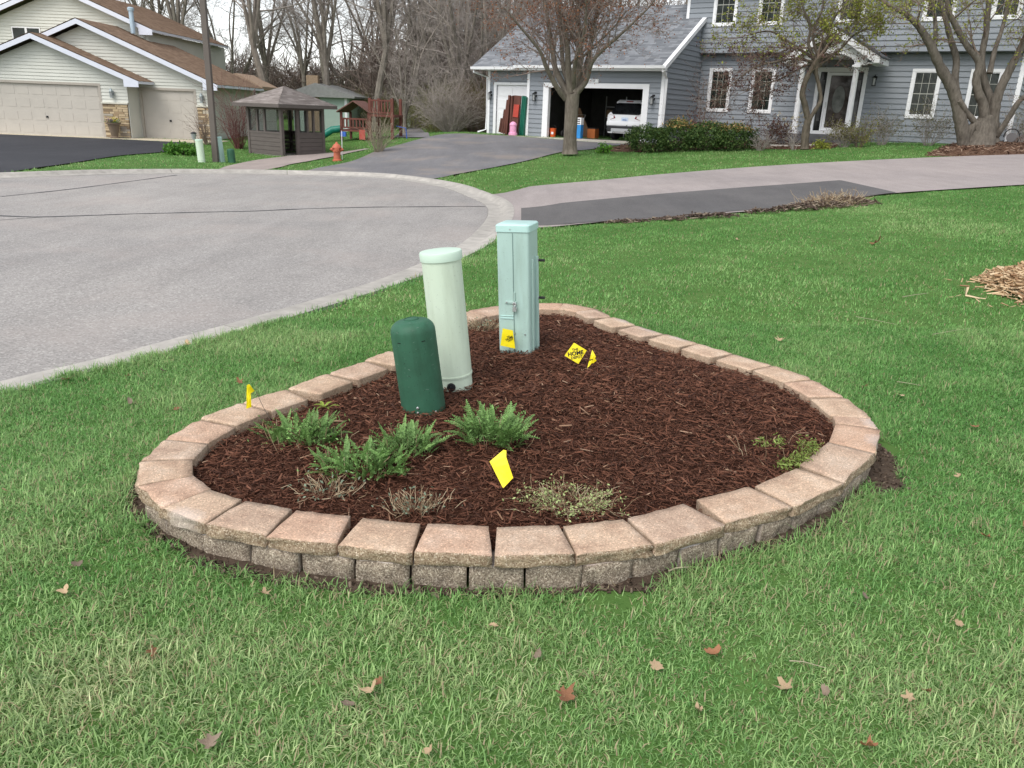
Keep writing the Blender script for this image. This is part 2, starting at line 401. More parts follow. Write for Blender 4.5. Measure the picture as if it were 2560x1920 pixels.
# stretch the street ends under the back of the kerb
def to_curb(P, k=0):
    i = np.argmin(np.linalg.norm(CURB - P[k], axis=1)); P[k] = CURB[i] + CURB_N[i] * .485
for P in (DRIVE_R_far, DRIVE_R_near, DRIVE_G_left, DRIVE_G_right, WALK_left, WALK_right, DRIVE_T_right, DRIVE_T_left): to_curb(P)
def outline(a, b): return np.vstack([a, b[::-1]])
def spline2(P, n): return resample(catmull(P, 8), n=n)
def strip(name, A, B, mat, lift, n=40, m=8, kind='structure', parent=None, smooth=True):
    A, B = (spline2(A, n), spline2(B, n)) if smooth else (resample(A, n=n), resample(B, n=n))
    t = np.linspace(0, 1, m)[None, :, None]; P = A[:, None] * (1 - t) + B[:, None] * t
    q = P.reshape(-1, 2).copy(); d2 = ((q[:, None] - CURB[None, ::2]) ** 2).sum(2); ci = d2.argmin(1) * 2; bad = inside(CURB, q[:, 0], q[:, 1]) | (d2.min(1) < .485 ** 2); q[bad] = CURB[ci[bad]] + CURB_N[ci[bad]] * .485; P = q.reshape(P.shape)
    Z = terrain(P[..., 0], P[..., 1]) + lift
    cd = near_dist(CURB[::4], P[..., 0].ravel(), P[..., 1].ravel(), False, 1.6).reshape(Z.shape); e = np.clip((cd - .45) / 1.0, 0, 1)
    Z = Z * e + (1 - e) * np.minimum(Z, street_z(P[..., 0], P[..., 1]) + .088 + (lift - .03))
    V = np.concatenate([P, Z[..., None]], 2).reshape(-1, 3)
    i, j = np.meshgrid(np.arange(n - 1), np.arange(m - 1), indexing='ij'); a = (i * m + j).ravel()
    F = np.stack([a, a + 1, a + m + 1, a + m], 1)
    me = np_mesh(name, V, [F]); 
    bm = bmesh.new(); bm.from_mesh(me); bmesh.ops.recalc_face_normals(bm, faces=bm.faces)
    if sum(f.normal.z for f in bm.faces) < 0: bmesh.ops.reverse_faces(bm, faces=bm.faces)
    bm.to_mesh(me); bm.free()
    o = link(name, me, mat, parent)
    if parent is None: tag(o, kind=kind)
    return o, outline(A, B)
_, POLY_DR = strip('side_driveway', DRIVE_R_far, DRIVE_R_near, M_drive_pink, .03, 60, 10)
_, POLY_PATCH = strip('driveway_patch', PATCH_far, PATCH_near, M_patch, .036, 90, 6, smooth=False)
_, POLY_DG = strip('garage_driveway', DRIVE_G_left, DRIVE_G_right, M_drive_grey, .03, 50, 14)
_, POLY_WK = strip('footpath', WALK_left, WALK_right, M_walk, .03, 40, 6)
_, POLY_DT = strip('black_driveway', DRIVE_T_left, DRIVE_T_right, M_drive_black, .03, 40, 14)

# street sheet
bm = bmesh.new(); vs = [bm.verts.new((p[0], p[1], float(street_z(*p)))) for p in resample(CURB, .4)]
f = bm.faces.new(vs); bmesh.ops.triangulate(bm, faces=[f]); bmesh.ops.recalc_face_normals(bm, faces=bm.faces)
if sum(q.normal.z for q in bm.faces) < 0: bmesh.ops.reverse_faces(bm, faces=bm.faces)
me = bpy.data.meshes.new('street'); bm.to_mesh(me); bm.free()
street = tag(link('street', me, M_street), kind='structure')
def seal_line(px, w, seed):
    P = resample(catmull(np.array([on_street(*p) for p in px]), 10), .25); rng = np.random.default_rng(seed)
    P += np.stack([np.zeros(len(P)), vnoise(np.arange(len(P)) * .5, np.zeros(len(P)), seed) * .04], 1)
    t = np.gradient(P, axis=0); t /= np.linalg.norm(t, axis=1)[:, None]; nrm = np.stack([-t[:, 1], t[:, 0]], 1)
    ww = w * (1 + .45 * rng.normal(size=len(P)).clip(-1, 1))[:, None]
    A, B = P + nrm * ww, P - nrm * ww; V = np.vstack([A, B]); V = np.c_[V, street_z(V[:, 0], V[:, 1]) + .004]; n = len(P)
    i = np.arange(n - 1); me = np_mesh('crack_seal', V, [np.stack([i, i + n, i + n + 1, i + 1], 1)])
    link('crack_seal', me, M_seal, street)
seal_line([(-150, 533), (0, 539), (106, 543), (294, 536), (588, 529), (881, 519), (1213, 516)], .035, 1)
seal_line([(0, 492), (176, 473), (323, 454), (441, 438)], .03, 2)
seal_line([(-120, 560), (60, 546), (140, 541)], .015, 3)

# kerb: one length of concrete after another, with open joints
curb_root = tag(empty('curb', (0, 0, 0)), kind='structure')
PROF = [(0.004, -.06), (.004, .006), (.02, .009), (.24, .012), (.29, .028), (.34, .066), (.385, .088), (.43, .096), (.5, .094), (.5, -.1)]
def curb_run(i0, i1):
    P, Nn = CURB[i0:i1], CURB_N[i0:i1]
    V = []; m = len(PROF)
    t = (P[1] - P[0]); t /= np.linalg.norm(t); t2 = P[-1] - P[-2]; t2 /= np.linalg.norm(t2)
    P = P.copy(); P[0] += t * .006; P[-1] -= t2 * .006
    for p, n in zip(P, Nn):
        for d, z in PROF:
            q = p + n * d; V.append((q[0], q[1], float(street_z(*p)) + z))
    F = []
    for i in range(len(P) - 1):
        for j in range(m - 1): F.append((i * m + j, i * m + j + 1, (i + 1) * m + j + 1, (i + 1) * m + j))
    F += [tuple(range(m))[::-1], tuple((len(P) - 1) * m + j for j in range(m))]
    mb = MB(); mb.add(V, F)
    o = mb.build('curb_segment', M_curb, curb_root)
    bm = bmesh.new(); bm.from_mesh(o.data); bmesh.ops.recalc_face_normals(bm, faces=bm.faces); bm.to_mesh(o.data); bm.free()
_lo = np.argmin(np.linalg.norm(CURB - np.array([-8, -4.2]), axis=1)); _hi = np.argmin(np.linalg.norm(CURB - np.array([-16.8, 7.5]), axis=1))
k = _lo
while k < _hi: curb_run(k, min(k + 26, len(CURB))); k += 25

# ------------------------------------------------------------------ the raised bed's outline (outer top edge of the upper blocks)
_blk_px = [(978, 876), (911, 901), (818, 933), (714, 970.5), (602, 1004), (500, 1046), (407, 1095), (348, 1149.5), (335, 1212.6), (400, 1269), (510, 1308.6), (663, 1339),
           (840, 1362), (1031, 1383.6), (1234, 1390), (1441, 1385.7), (1640, 1362), (1817.6, 1309), (1987, 1266), (2114, 1206), (2190.6, 1132), (2199, 1071), (2183, 1043.8),
           (2112, 991), (2030.6, 947), (1933, 912), (1831, 883), (1745.8, 857.4), (1660, 833.4), (1591, 812), (1534, 791.5), (1489.5, 771), (1408, 757), (1320, 757), (1240, 763), (1164, 777)]
TOPZ = .15
_bp = np.array([on_level(*q, TOPZ) for q in _blk_px])
_a, _b = _bp[-1], _bp[0]
_gap = [_a + (_b - _a) * t + np.array([-.05, .03]) * math.sin(math.pi * t) for t in (.25, .5, .75)]
BLK = np.vstack([_bp, _gap])                      # joints round the upper course (counter-clockwise seen from above)
BED = resample(np.vstack([BLK, BLK[:1]]), .05)[:-1]

# ------------------------------------------------------------------ lawn sheet (terrain)
def axis_steps(lo, hi, fine_lo, fine_hi, step, grow=1.25):
    a = list(np.arange(fine_lo, fine_hi + 1e-6, step)); s = step
    x = a[-1]
    while x < hi: s *= grow; x += s; a.append(x)
    s = step; x = a[0]
    while x > lo: s *= grow; x -= s; a.insert(0, x)
    return np.array(a)
gx = axis_steps(-900, 900, -16, 18, .25); gy = axis_steps(-400, 1500, -2, 44, .25)
X, Y = np.meshgrid(gx, gy, indexing='ij'); Z = terrain(X, Y)
_in = inside(STREET_POLY, X, Y); _ds = dist_poly(resample(CURB, .5), X, Y, False)
Z = np.where(_in, street_z(X, Y) - .14, np.minimum(Z, street_z(X, Y) - .05 + np.maximum(0, _ds - .3) * .6))
for _P in (POLY_DR, POLY_DG, POLY_WK, POLY_DT): Z = np.where(inside(_P, X, Y) & (_ds < 1.6), Z - .07, Z)
n1, n2 = X.shape; i, j = np.meshgrid(np.arange(n1 - 1), np.arange(n2 - 1), indexing='ij'); a = (i * n2 + j).ravel()
me = np_mesh('lawn', np.stack([X, Y, Z], -1).reshape(-1, 3), [np.stack([a, a + n2, a + n2 + 1, a + 1], 1)], smooth=True)
lawn = tag(link('lawn', me, M_soil), kind='structure')

# ------------------------------------------------------------------ grass: every blade its own bent sliver, one mesh to a stretch of lawn
def grass_mat(name):
    m, N, L, b = new_mat(name)
    a = N.new('ShaderNodeAttribute'); a.attribute_name = 'tint'
    bl = N.new('ShaderNodeAttribute'); bl.attribute_name = 'blade'
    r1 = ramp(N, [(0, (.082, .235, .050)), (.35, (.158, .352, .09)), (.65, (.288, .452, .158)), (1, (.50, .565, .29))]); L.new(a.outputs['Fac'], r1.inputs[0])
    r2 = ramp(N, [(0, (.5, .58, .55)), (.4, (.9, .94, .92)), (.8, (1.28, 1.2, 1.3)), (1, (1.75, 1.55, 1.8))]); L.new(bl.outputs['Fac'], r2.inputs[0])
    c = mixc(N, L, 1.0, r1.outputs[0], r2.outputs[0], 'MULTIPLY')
    gt = N.new('ShaderNodeMath'); gt.operation = 'GREATER_THAN'; gt.inputs[1].default_value = 1.5; L.new(bl.outputs['Fac'], gt.inputs[0])
    c = mixc(N, L, gt.outputs[0], c, (.42, .35, .21))
    L.new(c, b.inputs['Base Color']); b.inputs['Roughness'].default_value = .5; b.inputs['Specular IOR Level'].default_value = .3
    t = N.new('ShaderNodeBsdfTranslucent'); L.new(c, t.inputs[0]); mx = N.new('ShaderNodeMixShader'); mx.inputs[0].default_value = .3
    L.new(b.outputs[0], mx.inputs[1]); L.new(t.outputs[0], mx.inputs[2]); L.new(mx.outputs[0], N['Material Output'].inputs[0])
    return m
M_grass = grass_mat('grass_blades')
SOIL_SPOTS = []      # (x, y, r): bare places
NO_GRASS = [POLY_DR, POLY_DG, POLY_WK, POLY_DT]
def grass_layer(name, n, y0, y1, label, length, width, lean, xmin=None, xmax=None, power=2.0, dry=.07, seed=1, wide=.8, sub=16, bent=True, verge=None):
    rng = np.random.default_rng(seed)
    k = n // sub                               # tufts first, then blades about each tuft
    y = rng.uniform(y0 ** power, y1 ** power, k) ** (1 / power); x = rng.uniform(-1, 1, k) * (wide * y + .6)
    if verge: x = np.where(x < 0, -1, 1) * (wide * y + .6 + rng.uniform(0, verge, k))
    thin = vnoise(x * 1.6, y * 1.6, 3) * .5 + vnoise(x * 4.3, y * 4.3, 4) * .5
    ok = rng.uniform(0, 1, k) < np.clip(1.05 + .45 * thin, .62, 1)
    ok &= ~inside(STREET_POLY[::4], x, y) & ~inside(BED[::3], x, y)
    for (sx, sy, sr) in SOIL_SPOTS: ok &= ((x - sx) ** 2 + (y - sy) ** 2 > (sr * (1 + .4 * vnoise(x * 7, y * 7, 5))) ** 2) | (rng.uniform(0, 1, k) < .15)
    x, y = x[ok], y[ok]
    T = dict(az=rng.uniform(0, 6.283, len(x)), ln=np.abs(rng.normal(lean, .22, len(x))), tone=rng.normal(0, .09, len(x)))
    rad = .035 * (width / .002) ** .7
    xi = np.repeat(np.arange(len(x)), sub)
    bx = x[xi] + rng.normal(0, rad, len(xi)); by = y[xi] + rng.normal(0, rad, len(xi))
    ok = ~inside(STREET_POLY, bx, by)
    cd = near_dist(CURB[::4], bx, by, False); ok &= cd > .47 + .05 * vnoise(bx * 5, by * 5, 40)
    ok &= ~inside(BED, bx, by)
    db = near_dist(BED[::2], bx, by)
    for P in NO_GRASS: ok &= ~inside(P, bx, by)
    ok &= db > .004 + .045 * np.clip(vnoise(bx * 4, by * 4, 8), 0, 1)
    ok &= ~((db < .10 + .06 * vnoise(bx * 6, by * 6, 2)) & (bx > 1.68) & (by > 3.0) & (by < 3.98))      # trodden earth at the wall's right end
    bx, by, xi, db, cd = bx[ok], by[ok], xi[ok], db[ok], cd[ok]; m = len(bx)
    z = terrain(bx, by) - .004
    big = vnoise(bx * .5, by * .5, 21); mid_ = vnoise(bx * 1.6, by * 1.6, 22); fine = vnoise(bx * 5.5, by * 5.5, 23)
    L = rng.uniform(length[0], length[1], m) * (1 + .3 * mid_ + .25 * fine) * rng.choice([1, 1, 1, .6, 1.25], m)
    L *= 1 + .5 * np.exp(-(db / .1) ** 2) * (by < 3.4) + .5 * np.exp(-((cd - .5) / .12) ** 2)
    az = T['az'][xi] + rng.normal(0, 1.3, m); ln = np.clip(T['ln'][xi] + rng.normal(0, .38, m), .05, 1.5)
    w = width * rng.uniform(.55, 1.3, m)
    side = np.stack([-np.sin(az), np.cos(az), np.zeros(m)], 1); out = np.stack([np.cos(az), np.sin(az), np.zeros(m)], 1); up = np.array([0, 0, 1.])
    p = np.stack([bx, by, z], 1); V = [p + side * w[:, None], p - side * w[:, None]]
    p = p + (out * np.sin(ln * .6)[:, None] + up * np.cos(ln * .6)[:, None]) * (L * .5)[:, None]
    V += [p + side * (w * .85)[:, None], p - side * (w * .85)[:, None]]
    a2 = np.minimum(ln * 1.25 + rng.uniform(0, .5, m), 1.75)
    p = p + (out * np.sin(a2)[:, None] + up * np.cos(a2)[:, None]) * (L * .5)[:, None]
    if bent: V.append(p); V = np.stack(V, 1).reshape(-1, 3); o = np.arange(m)[:, None] * 5
    else: V = np.stack([V[0], V[1], p], 1).reshape(-1, 3); o = np.arange(m)[:, None] * 3
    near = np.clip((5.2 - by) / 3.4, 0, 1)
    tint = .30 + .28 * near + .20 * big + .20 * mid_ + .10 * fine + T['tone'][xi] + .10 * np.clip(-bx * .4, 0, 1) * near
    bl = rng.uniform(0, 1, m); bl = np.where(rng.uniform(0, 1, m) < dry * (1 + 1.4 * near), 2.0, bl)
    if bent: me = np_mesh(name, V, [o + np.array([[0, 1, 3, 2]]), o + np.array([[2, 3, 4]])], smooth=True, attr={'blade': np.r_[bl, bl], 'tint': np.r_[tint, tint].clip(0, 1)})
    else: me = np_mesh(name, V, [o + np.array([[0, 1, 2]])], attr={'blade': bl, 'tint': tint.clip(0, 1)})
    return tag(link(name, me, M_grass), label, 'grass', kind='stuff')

# ------------------------------------------------------------------ raised bed: two courses of split-faced blocks
def block_mat(name, tones, front, rough=.9):
    m, N, L, b = new_mat(name)
    tc = N.new('ShaderNodeTexCoord'); oi = N.new('ShaderNodeObjectInfo')
    off = N.new('ShaderNodeVectorMath'); off.operation = 'MULTIPLY_ADD'; off.inputs[1].default_value = (1, 1, 1)
    rv = N.new('ShaderNodeVectorMath'); rv.operation = 'SCALE'; rv.inputs[0].default_value = (37, 19, 53); L.new(oi.outputs['Random'], rv.inputs['Scale'])
    L.new(tc.outputs['Object'], off.inputs[0]); L.new(rv.outputs[0], off.inputs[2]); vec = off.outputs[0]
    n1 = noise(N, L, 7, 5, .6, vec=vec); r1 = ramp(N, [(.25, tones[0]), (.5, tones[1]), (.78, tones[2])]); L.new(n1.outputs['Fac'], r1.inputs[0])
    tint = ramp(N, [(0, (1.02, .93, .89)), (.25, (.92, .92, .92)), (.5, (1.07, 1.06, 1.02)), (.75, (.98, .96, .92)), (1, (1.01, .91, .86))]); L.new(oi.outputs['Random'], tint.inputs[0])
    c = mixc(N, L, 1.0, r1.outputs[0], tint.outputs[0], 'MULTIPLY')
    v = N.new('ShaderNodeTexVoronoi'); v.inputs['Scale'].default_value = 210; L.new(vec, v.inputs['Vector'])
    sp = N.new('ShaderNodeSeparateColor'); L.new(v.outputs['Color'], sp.inputs[0])
    rs = ramp(N, [(0, (.72, .70, .68)), (.35, (.97, .97, .97)), (.8, (1.05, 1.05, 1.04)), (1, (1.5, 1.45, 1.38))]); L.new(sp.outputs[0], rs.inputs[0])
    c = mixc(N, L, 1.0, c, rs.outputs[0], 'MULTIPLY')
    # the broken face shows coarser, browner aggregate
    a = N.new('ShaderNodeAttribute'); a.attribute_name = 'front'
    v2 = N.new('ShaderNodeTexVoronoi'); v2.inputs['Scale'].default_value = 230; L.new(vec, v2.inputs['Vector'])
    s2 = N.new('ShaderNodeSeparateColor'); L.new(v2.outputs['Color'], s2.inputs[0])
    rf = ramp(N, [(0, front[0]), (.45, front[1]), (.85, front[2]), (1, front[3])]); L.new(s2.outputs[1], rf.inputs[0])
    n4 = noise(N, L, 16, 5, .7, vec=vec); r4 = ramp(N, [(.3, (.62, .6, .58)), (.65, (1.12, 1.1, 1.06))]); L.new(n4.outputs['Fac'], r4.inputs[0])
    cf = mixc(N, L, 1.0, rf.outputs[0], r4.outputs[0], 'MULTIPLY')
    c = mixc(N, L, a.outputs['Fac'], c, cf)
    L.new(c, b.inputs['Base Color']); b.inputs['Roughness'].default_value = rough; b.inputs['Specular IOR Level'].default_value = .2
    n5 = noise(N, L, 130, 6, .75, vec=vec); bp = N.new('ShaderNodeBump'); bp.inputs['Distance'].default_value = .006
    ms = N.new('ShaderNodeMapRange'); ms.inputs['To Min'].default_value = .25; ms.inputs['To Max'].default_value = .9; L.new(a.outputs['Fac'], ms.inputs['Value']); L.new(ms.outputs[0], bp.inputs['Strength'])
    L.new(n5.outputs['Fac'], bp.inputs['Height']); L.new(bp.outputs[0], b.inputs['Normal'])
    return m, c, b
M_block, _, _ = block_mat('upper_block', ((.35, .24, .18), (.50, .37, .28), (.60, .49, .40)), ((.20, .14, .09), (.36, .27, .19), (.46, .37, .27), (.70, .60, .48)))
M_block_low, _, _ = block_mat('lower_block', ((.27, .23, .20), (.40, .355, .32), (.55, .52, .50)), ((.15, .12, .095), (.30, .245, .19), (.43, .37, .30), (.66, .58, .48)))
def stain_block():
    m, c, b = block_mat('stained_block', ((.40, .285, .215), (.50, .375, .285), (.56, .45, .36)), ((.20, .14, .09), (.36, .27, .19), (.46, .37, .27), (.70, .60, .48)))
    N, L = m.node_tree.nodes, m.node_tree.links
    tc = N.new('ShaderNodeTexCoord'); mp = N.new('ShaderNodeMapping'); mp.inputs['Location'].default_value = (0, -.095, 0); mp.inputs['Scale'].default_value = (9, 13, 0)
    L.new(tc.outputs['Object'], mp.inputs[0]); ln = N.new('ShaderNodeVectorMath'); ln.operation = 'LENGTH'; L.new(mp.outputs[0], ln.inputs[0])
    nz = noise(N, L, 28, 5, .7, vec=tc.outputs['Object']); ad = N.new('ShaderNodeMath'); ad.operation = 'ADD'; L.new(ln.outputs['Value'], ad.inputs[0]); L.new(nz.outputs['Fac'], ad.inputs[1])
    rr = ramp(N, [(.45, (.34, .34, .34)), (.75, (.26, .26, .26)), (1.0, (0, 0, 0))])
    mr = N.new('ShaderNodeMath'); mr.operation = 'MULTIPLY'; mr.inputs[1].default_value = .72; L.new(ad.outputs[0], mr.inputs[0]); L.new(mr.outputs[0], rr.inputs[0])
    c2 = mixc(N, L, rr.outputs[0], c, (.62, .58, .56)); L.new(c2, b.inputs['Base Color'])
    return m
M_block_stain = stain_block()

def block_mesh(rng, w_front, w_back, depth, h, rough=.010):
    """local: x along the wall, y from the outer face (0) inwards, z up from the base; outer face is split rock"""
    nx, ny, nz = 10, 5, 5
    P = {}; V = []; F = []; fr = []
    seed = int(rng.integers(1e6))
    def vid(i, j, k):
        if (i, j, k) in P: return P[(i, j, k)]
        t = j / ny; wx = w_front * (1 - t) + w_back * t; x = (i / nx - .5) * wx; y = t * depth; z = k / nz * h
        e = .006
        if j == 0:          # split face: lumps, ragged arrises
            q = float(vnoise(i * .9 + seed % 97, k * .9 + seed % 31, seed % 13)); q2 = float(vnoise(i * .33 + seed % 71, k * .5, 3))
            y += rough * (.55 * q + .7 * q2) + .002
            if k == nz: y += .003 + .003 * q; z -= .001 * (1 + q)
            if k == 0: y += .004
            if i in (0, nx): y += .004 + .003 * q
        if k == nz:
            z -= .0012 * (1 + float(vnoise(i * .7 + seed % 53, j * .9, 5)))
            if i in (0, nx) or j == ny: z -= .003 * (1 + .6 * float(vnoise(i + seed % 17, j, 6)))
        if i in (0, nx): x -= math.copysign(.0015 * (1 + float(vnoise(j * 1.3 + seed % 11, k * 1.3, 9))), x)
        P[(i, j, k)] = len(V); V.append((x, y, z)); return P[(i, j, k)]
    for i in range(nx):
        for k in range(nz): F.append((vid(i, 0, k), vid(i + 1, 0, k), vid(i + 1, 0, k + 1), vid(i, 0, k + 1))); fr.append(1.0)
    for i in range(nx):
        for j in range(ny): F.append((vid(i, j, nz), vid(i + 1, j, nz), vid(i + 1, j + 1, nz), vid(i, j + 1, nz))); fr.append(.0)
    for j in range(ny):
        for k in range(nz):
            F.append((vid(0, j + 1, k), vid(0, j, k), vid(0, j, k + 1), vid(0, j + 1, k + 1))); fr.append(.45)
            F.append((vid(nx, j, k), vid(nx, j + 1, k), vid(nx, j + 1, k + 1), vid(nx, j, k + 1))); fr.append(.45)
    for i in range(nx):
        for k in range(nz): F.append((vid(i + 1, ny, k), vid(i, ny, k), vid(i, ny, k + 1), vid(i + 1, ny, k + 1))); fr.append(.45)
    me = np_mesh('block', np.array(V), [np.array(F)], attr={'front': fr})
    return me
edging = empty('block_edging', (float(BLK[:, 0].mean()), float(BLK[:, 1].mean()), 0), 0, 'low curved edging of tan concrete blocks round the mulch bed', 'garden edging')
_eo = np.array(edging.location[:])
_rng = np.random.default_rng(21)
_ctr = BLK.mean(0)
LOW_H = .096
STAINED = {9, 20, 21, 28, 29, 27}
_inn = []
for k in range(len(BLK)):
    a, b = BLK[k], BLK[(k + 1) % len(BLK)]; d = b - a; w = np.linalg.norm(d); t = d / w; inn = np.array([-t[1], t[0]])
    if inn @ (_ctr - a) < 0: inn = -inn
    mid = (a + b) / 2; depth = .212 if w > .2 else .2
    # width at the back follows the neighbours' turn
    pa, pb = BLK[k - 1], BLK[(k + 2) % len(BLK)]
    def turn(u, v): return math.atan2(u[0] * v[1] - u[1] * v[0], u @ v)
    cl = turn(a - pa, d) / 2 * depth; cr = turn(d, pb - b) / 2 * depth
    wb = min(w * .81, w - max(cl, 0) - max(cr, 0) - .004)
    wb = max(wb, w * .5)
    gapf = _rng.uniform(.003, .008)
    me = block_mesh(_rng, w - gapf, wb, depth, TOPZ - LOW_H - .002)
    o = link('block', me, M_block_stain if k in STAINED else M_block, edging)
    ang = math.atan2(t[1], t[0]) if np.allclose(inn, (-t[1], t[0])) else math.atan2(-t[1], -t[0])
    jog = _rng.normal(0, .004)
    o.location = (mid[0] + inn[0] * jog - _eo[0], mid[1] + inn[1] * jog - _eo[1], LOW_H + .002 - _eo[2] + _rng.normal(0, .0015))
    o.rotation_euler = (_rng.normal(0, .006), _rng.normal(0, .006), ang + _rng.normal(0, .012))
    _inn.append(mid + inn * (depth + .002))
# lower course: shorter, greyer blocks set a little back
_low = BED.copy(); _lc = resample(np.vstack([_low, _low[:1]]), .205)
for k in range(len(_lc) - 1):
    a, b = _lc[k], _lc[k + 1]; d = b - a; w = np.linalg.norm(d); t = d / w; inn = np.array([-t[1], t[0]])
    if inn @ (_ctr - a) < 0: inn = -inn
    w2 = w * _rng.uniform(.945, .985)
    me = block_mesh(_rng, w2, w2 * .84, .15, LOW_H + .06, .012)
    o = link('block', me, M_block_low, edging); mid = (a + b) / 2 + inn * (.012 + _rng.normal(0, .004))
    ang = math.atan2(t[1], t[0]) if np.allclose(inn, (-t[1], t[0])) else math.atan2(-t[1], -t[0])
    o.location = (mid[0] - _eo[0], mid[1] - _eo[1], -.06 + _rng.normal(0, .002)); o.rotation_euler = (_rng.normal(0, .01), _rng.normal(0, .01), ang + _rng.normal(0, .03))

# bare earth showing at the foot of the wall
M_earth = simple('bare_earth', (.085, .062, .046), .95, .35, 14, .9, 60, spec=.1)
M_clod = attr_mat('earth_clods', 'rnd', [(0, (.035, .026, .02)), (.6, (.10, .072, .053)), (1, (.22, .17, .13))], .95, .05)
def bare_earth():
    n = len(BED); t = np.roll(BED, -1, 0) - np.roll(BED, 1, 0); t /= np.linalg.norm(t, axis=1)[:, None]; nr = np.stack([t[:, 1], -t[:, 0]], 1)
    nr = np.where(((BED - BED.mean(0)) * nr).sum(1)[:, None] < 0, -nr, nr)
    w = .022 + .05 * np.clip(vnoise(BED[:, 0] * 4, BED[:, 1] * 4, 8), 0, 1) + np.where((BED[:, 0] > 1.6) & (BED[:, 1] < 4.1) & (BED[:, 1] > 2.9), .10 * np.exp(-((BED[:, 1] - 3.5) / .35) ** 2), 0)
    A, B = BED - nr * .03, BED + nr * w[:, None]; V = np.vstack([A, B]); V = np.c_[V, terrain(V[:, 0], V[:, 1]) + .005]; i = np.arange(n); j = (i + 1) % n
    mb = MB(); mb.add(V, np.stack([i, j, j + n, i + n], 1)); o = mb.build('bare_earth', M_earth); bm = bmesh.new(); bm.from_mesh(o.data)
    for f in bm.faces:
        f.normal_update()
        if f.normal.z < 0: f.normal_flip()
    bm.to_mesh(o.data); bm.free(); tag(o, kind='structure')
    rng = np.random.default_rng(12); k = rng.integers(0, n, 6000); u = rng.uniform(0, 1, 6000) * 1.1; p = BED[k] + nr[k] * (w[k] * u)[:, None] + rng.normal(0, .01, (6000, 2)); L = rng.gamma(2, .004, 6000).clip(.003, .02); az = rng.uniform(0, 6.28, 6000)
    c = np.c_[p, terrain(p[:, 0], p[:, 1]) + .006]; ex = np.stack([np.cos(az), np.sin(az), rng.normal(0, .4, 6000)], 1); V, F = prisms(c - ex * L[:, None] / 2, c + ex * L[:, None] / 2, L * .4, L * .3, 4)
    tag(link('earth_crumbs', np_mesh('earth_crumbs', V, [F], attr={'rnd': np.repeat(rng.uniform(0, 1, 6000), 4)}), M_clod), 'crumbs of dark earth along the foot of the blocks', 'earth', kind='stuff')
bare_earth()

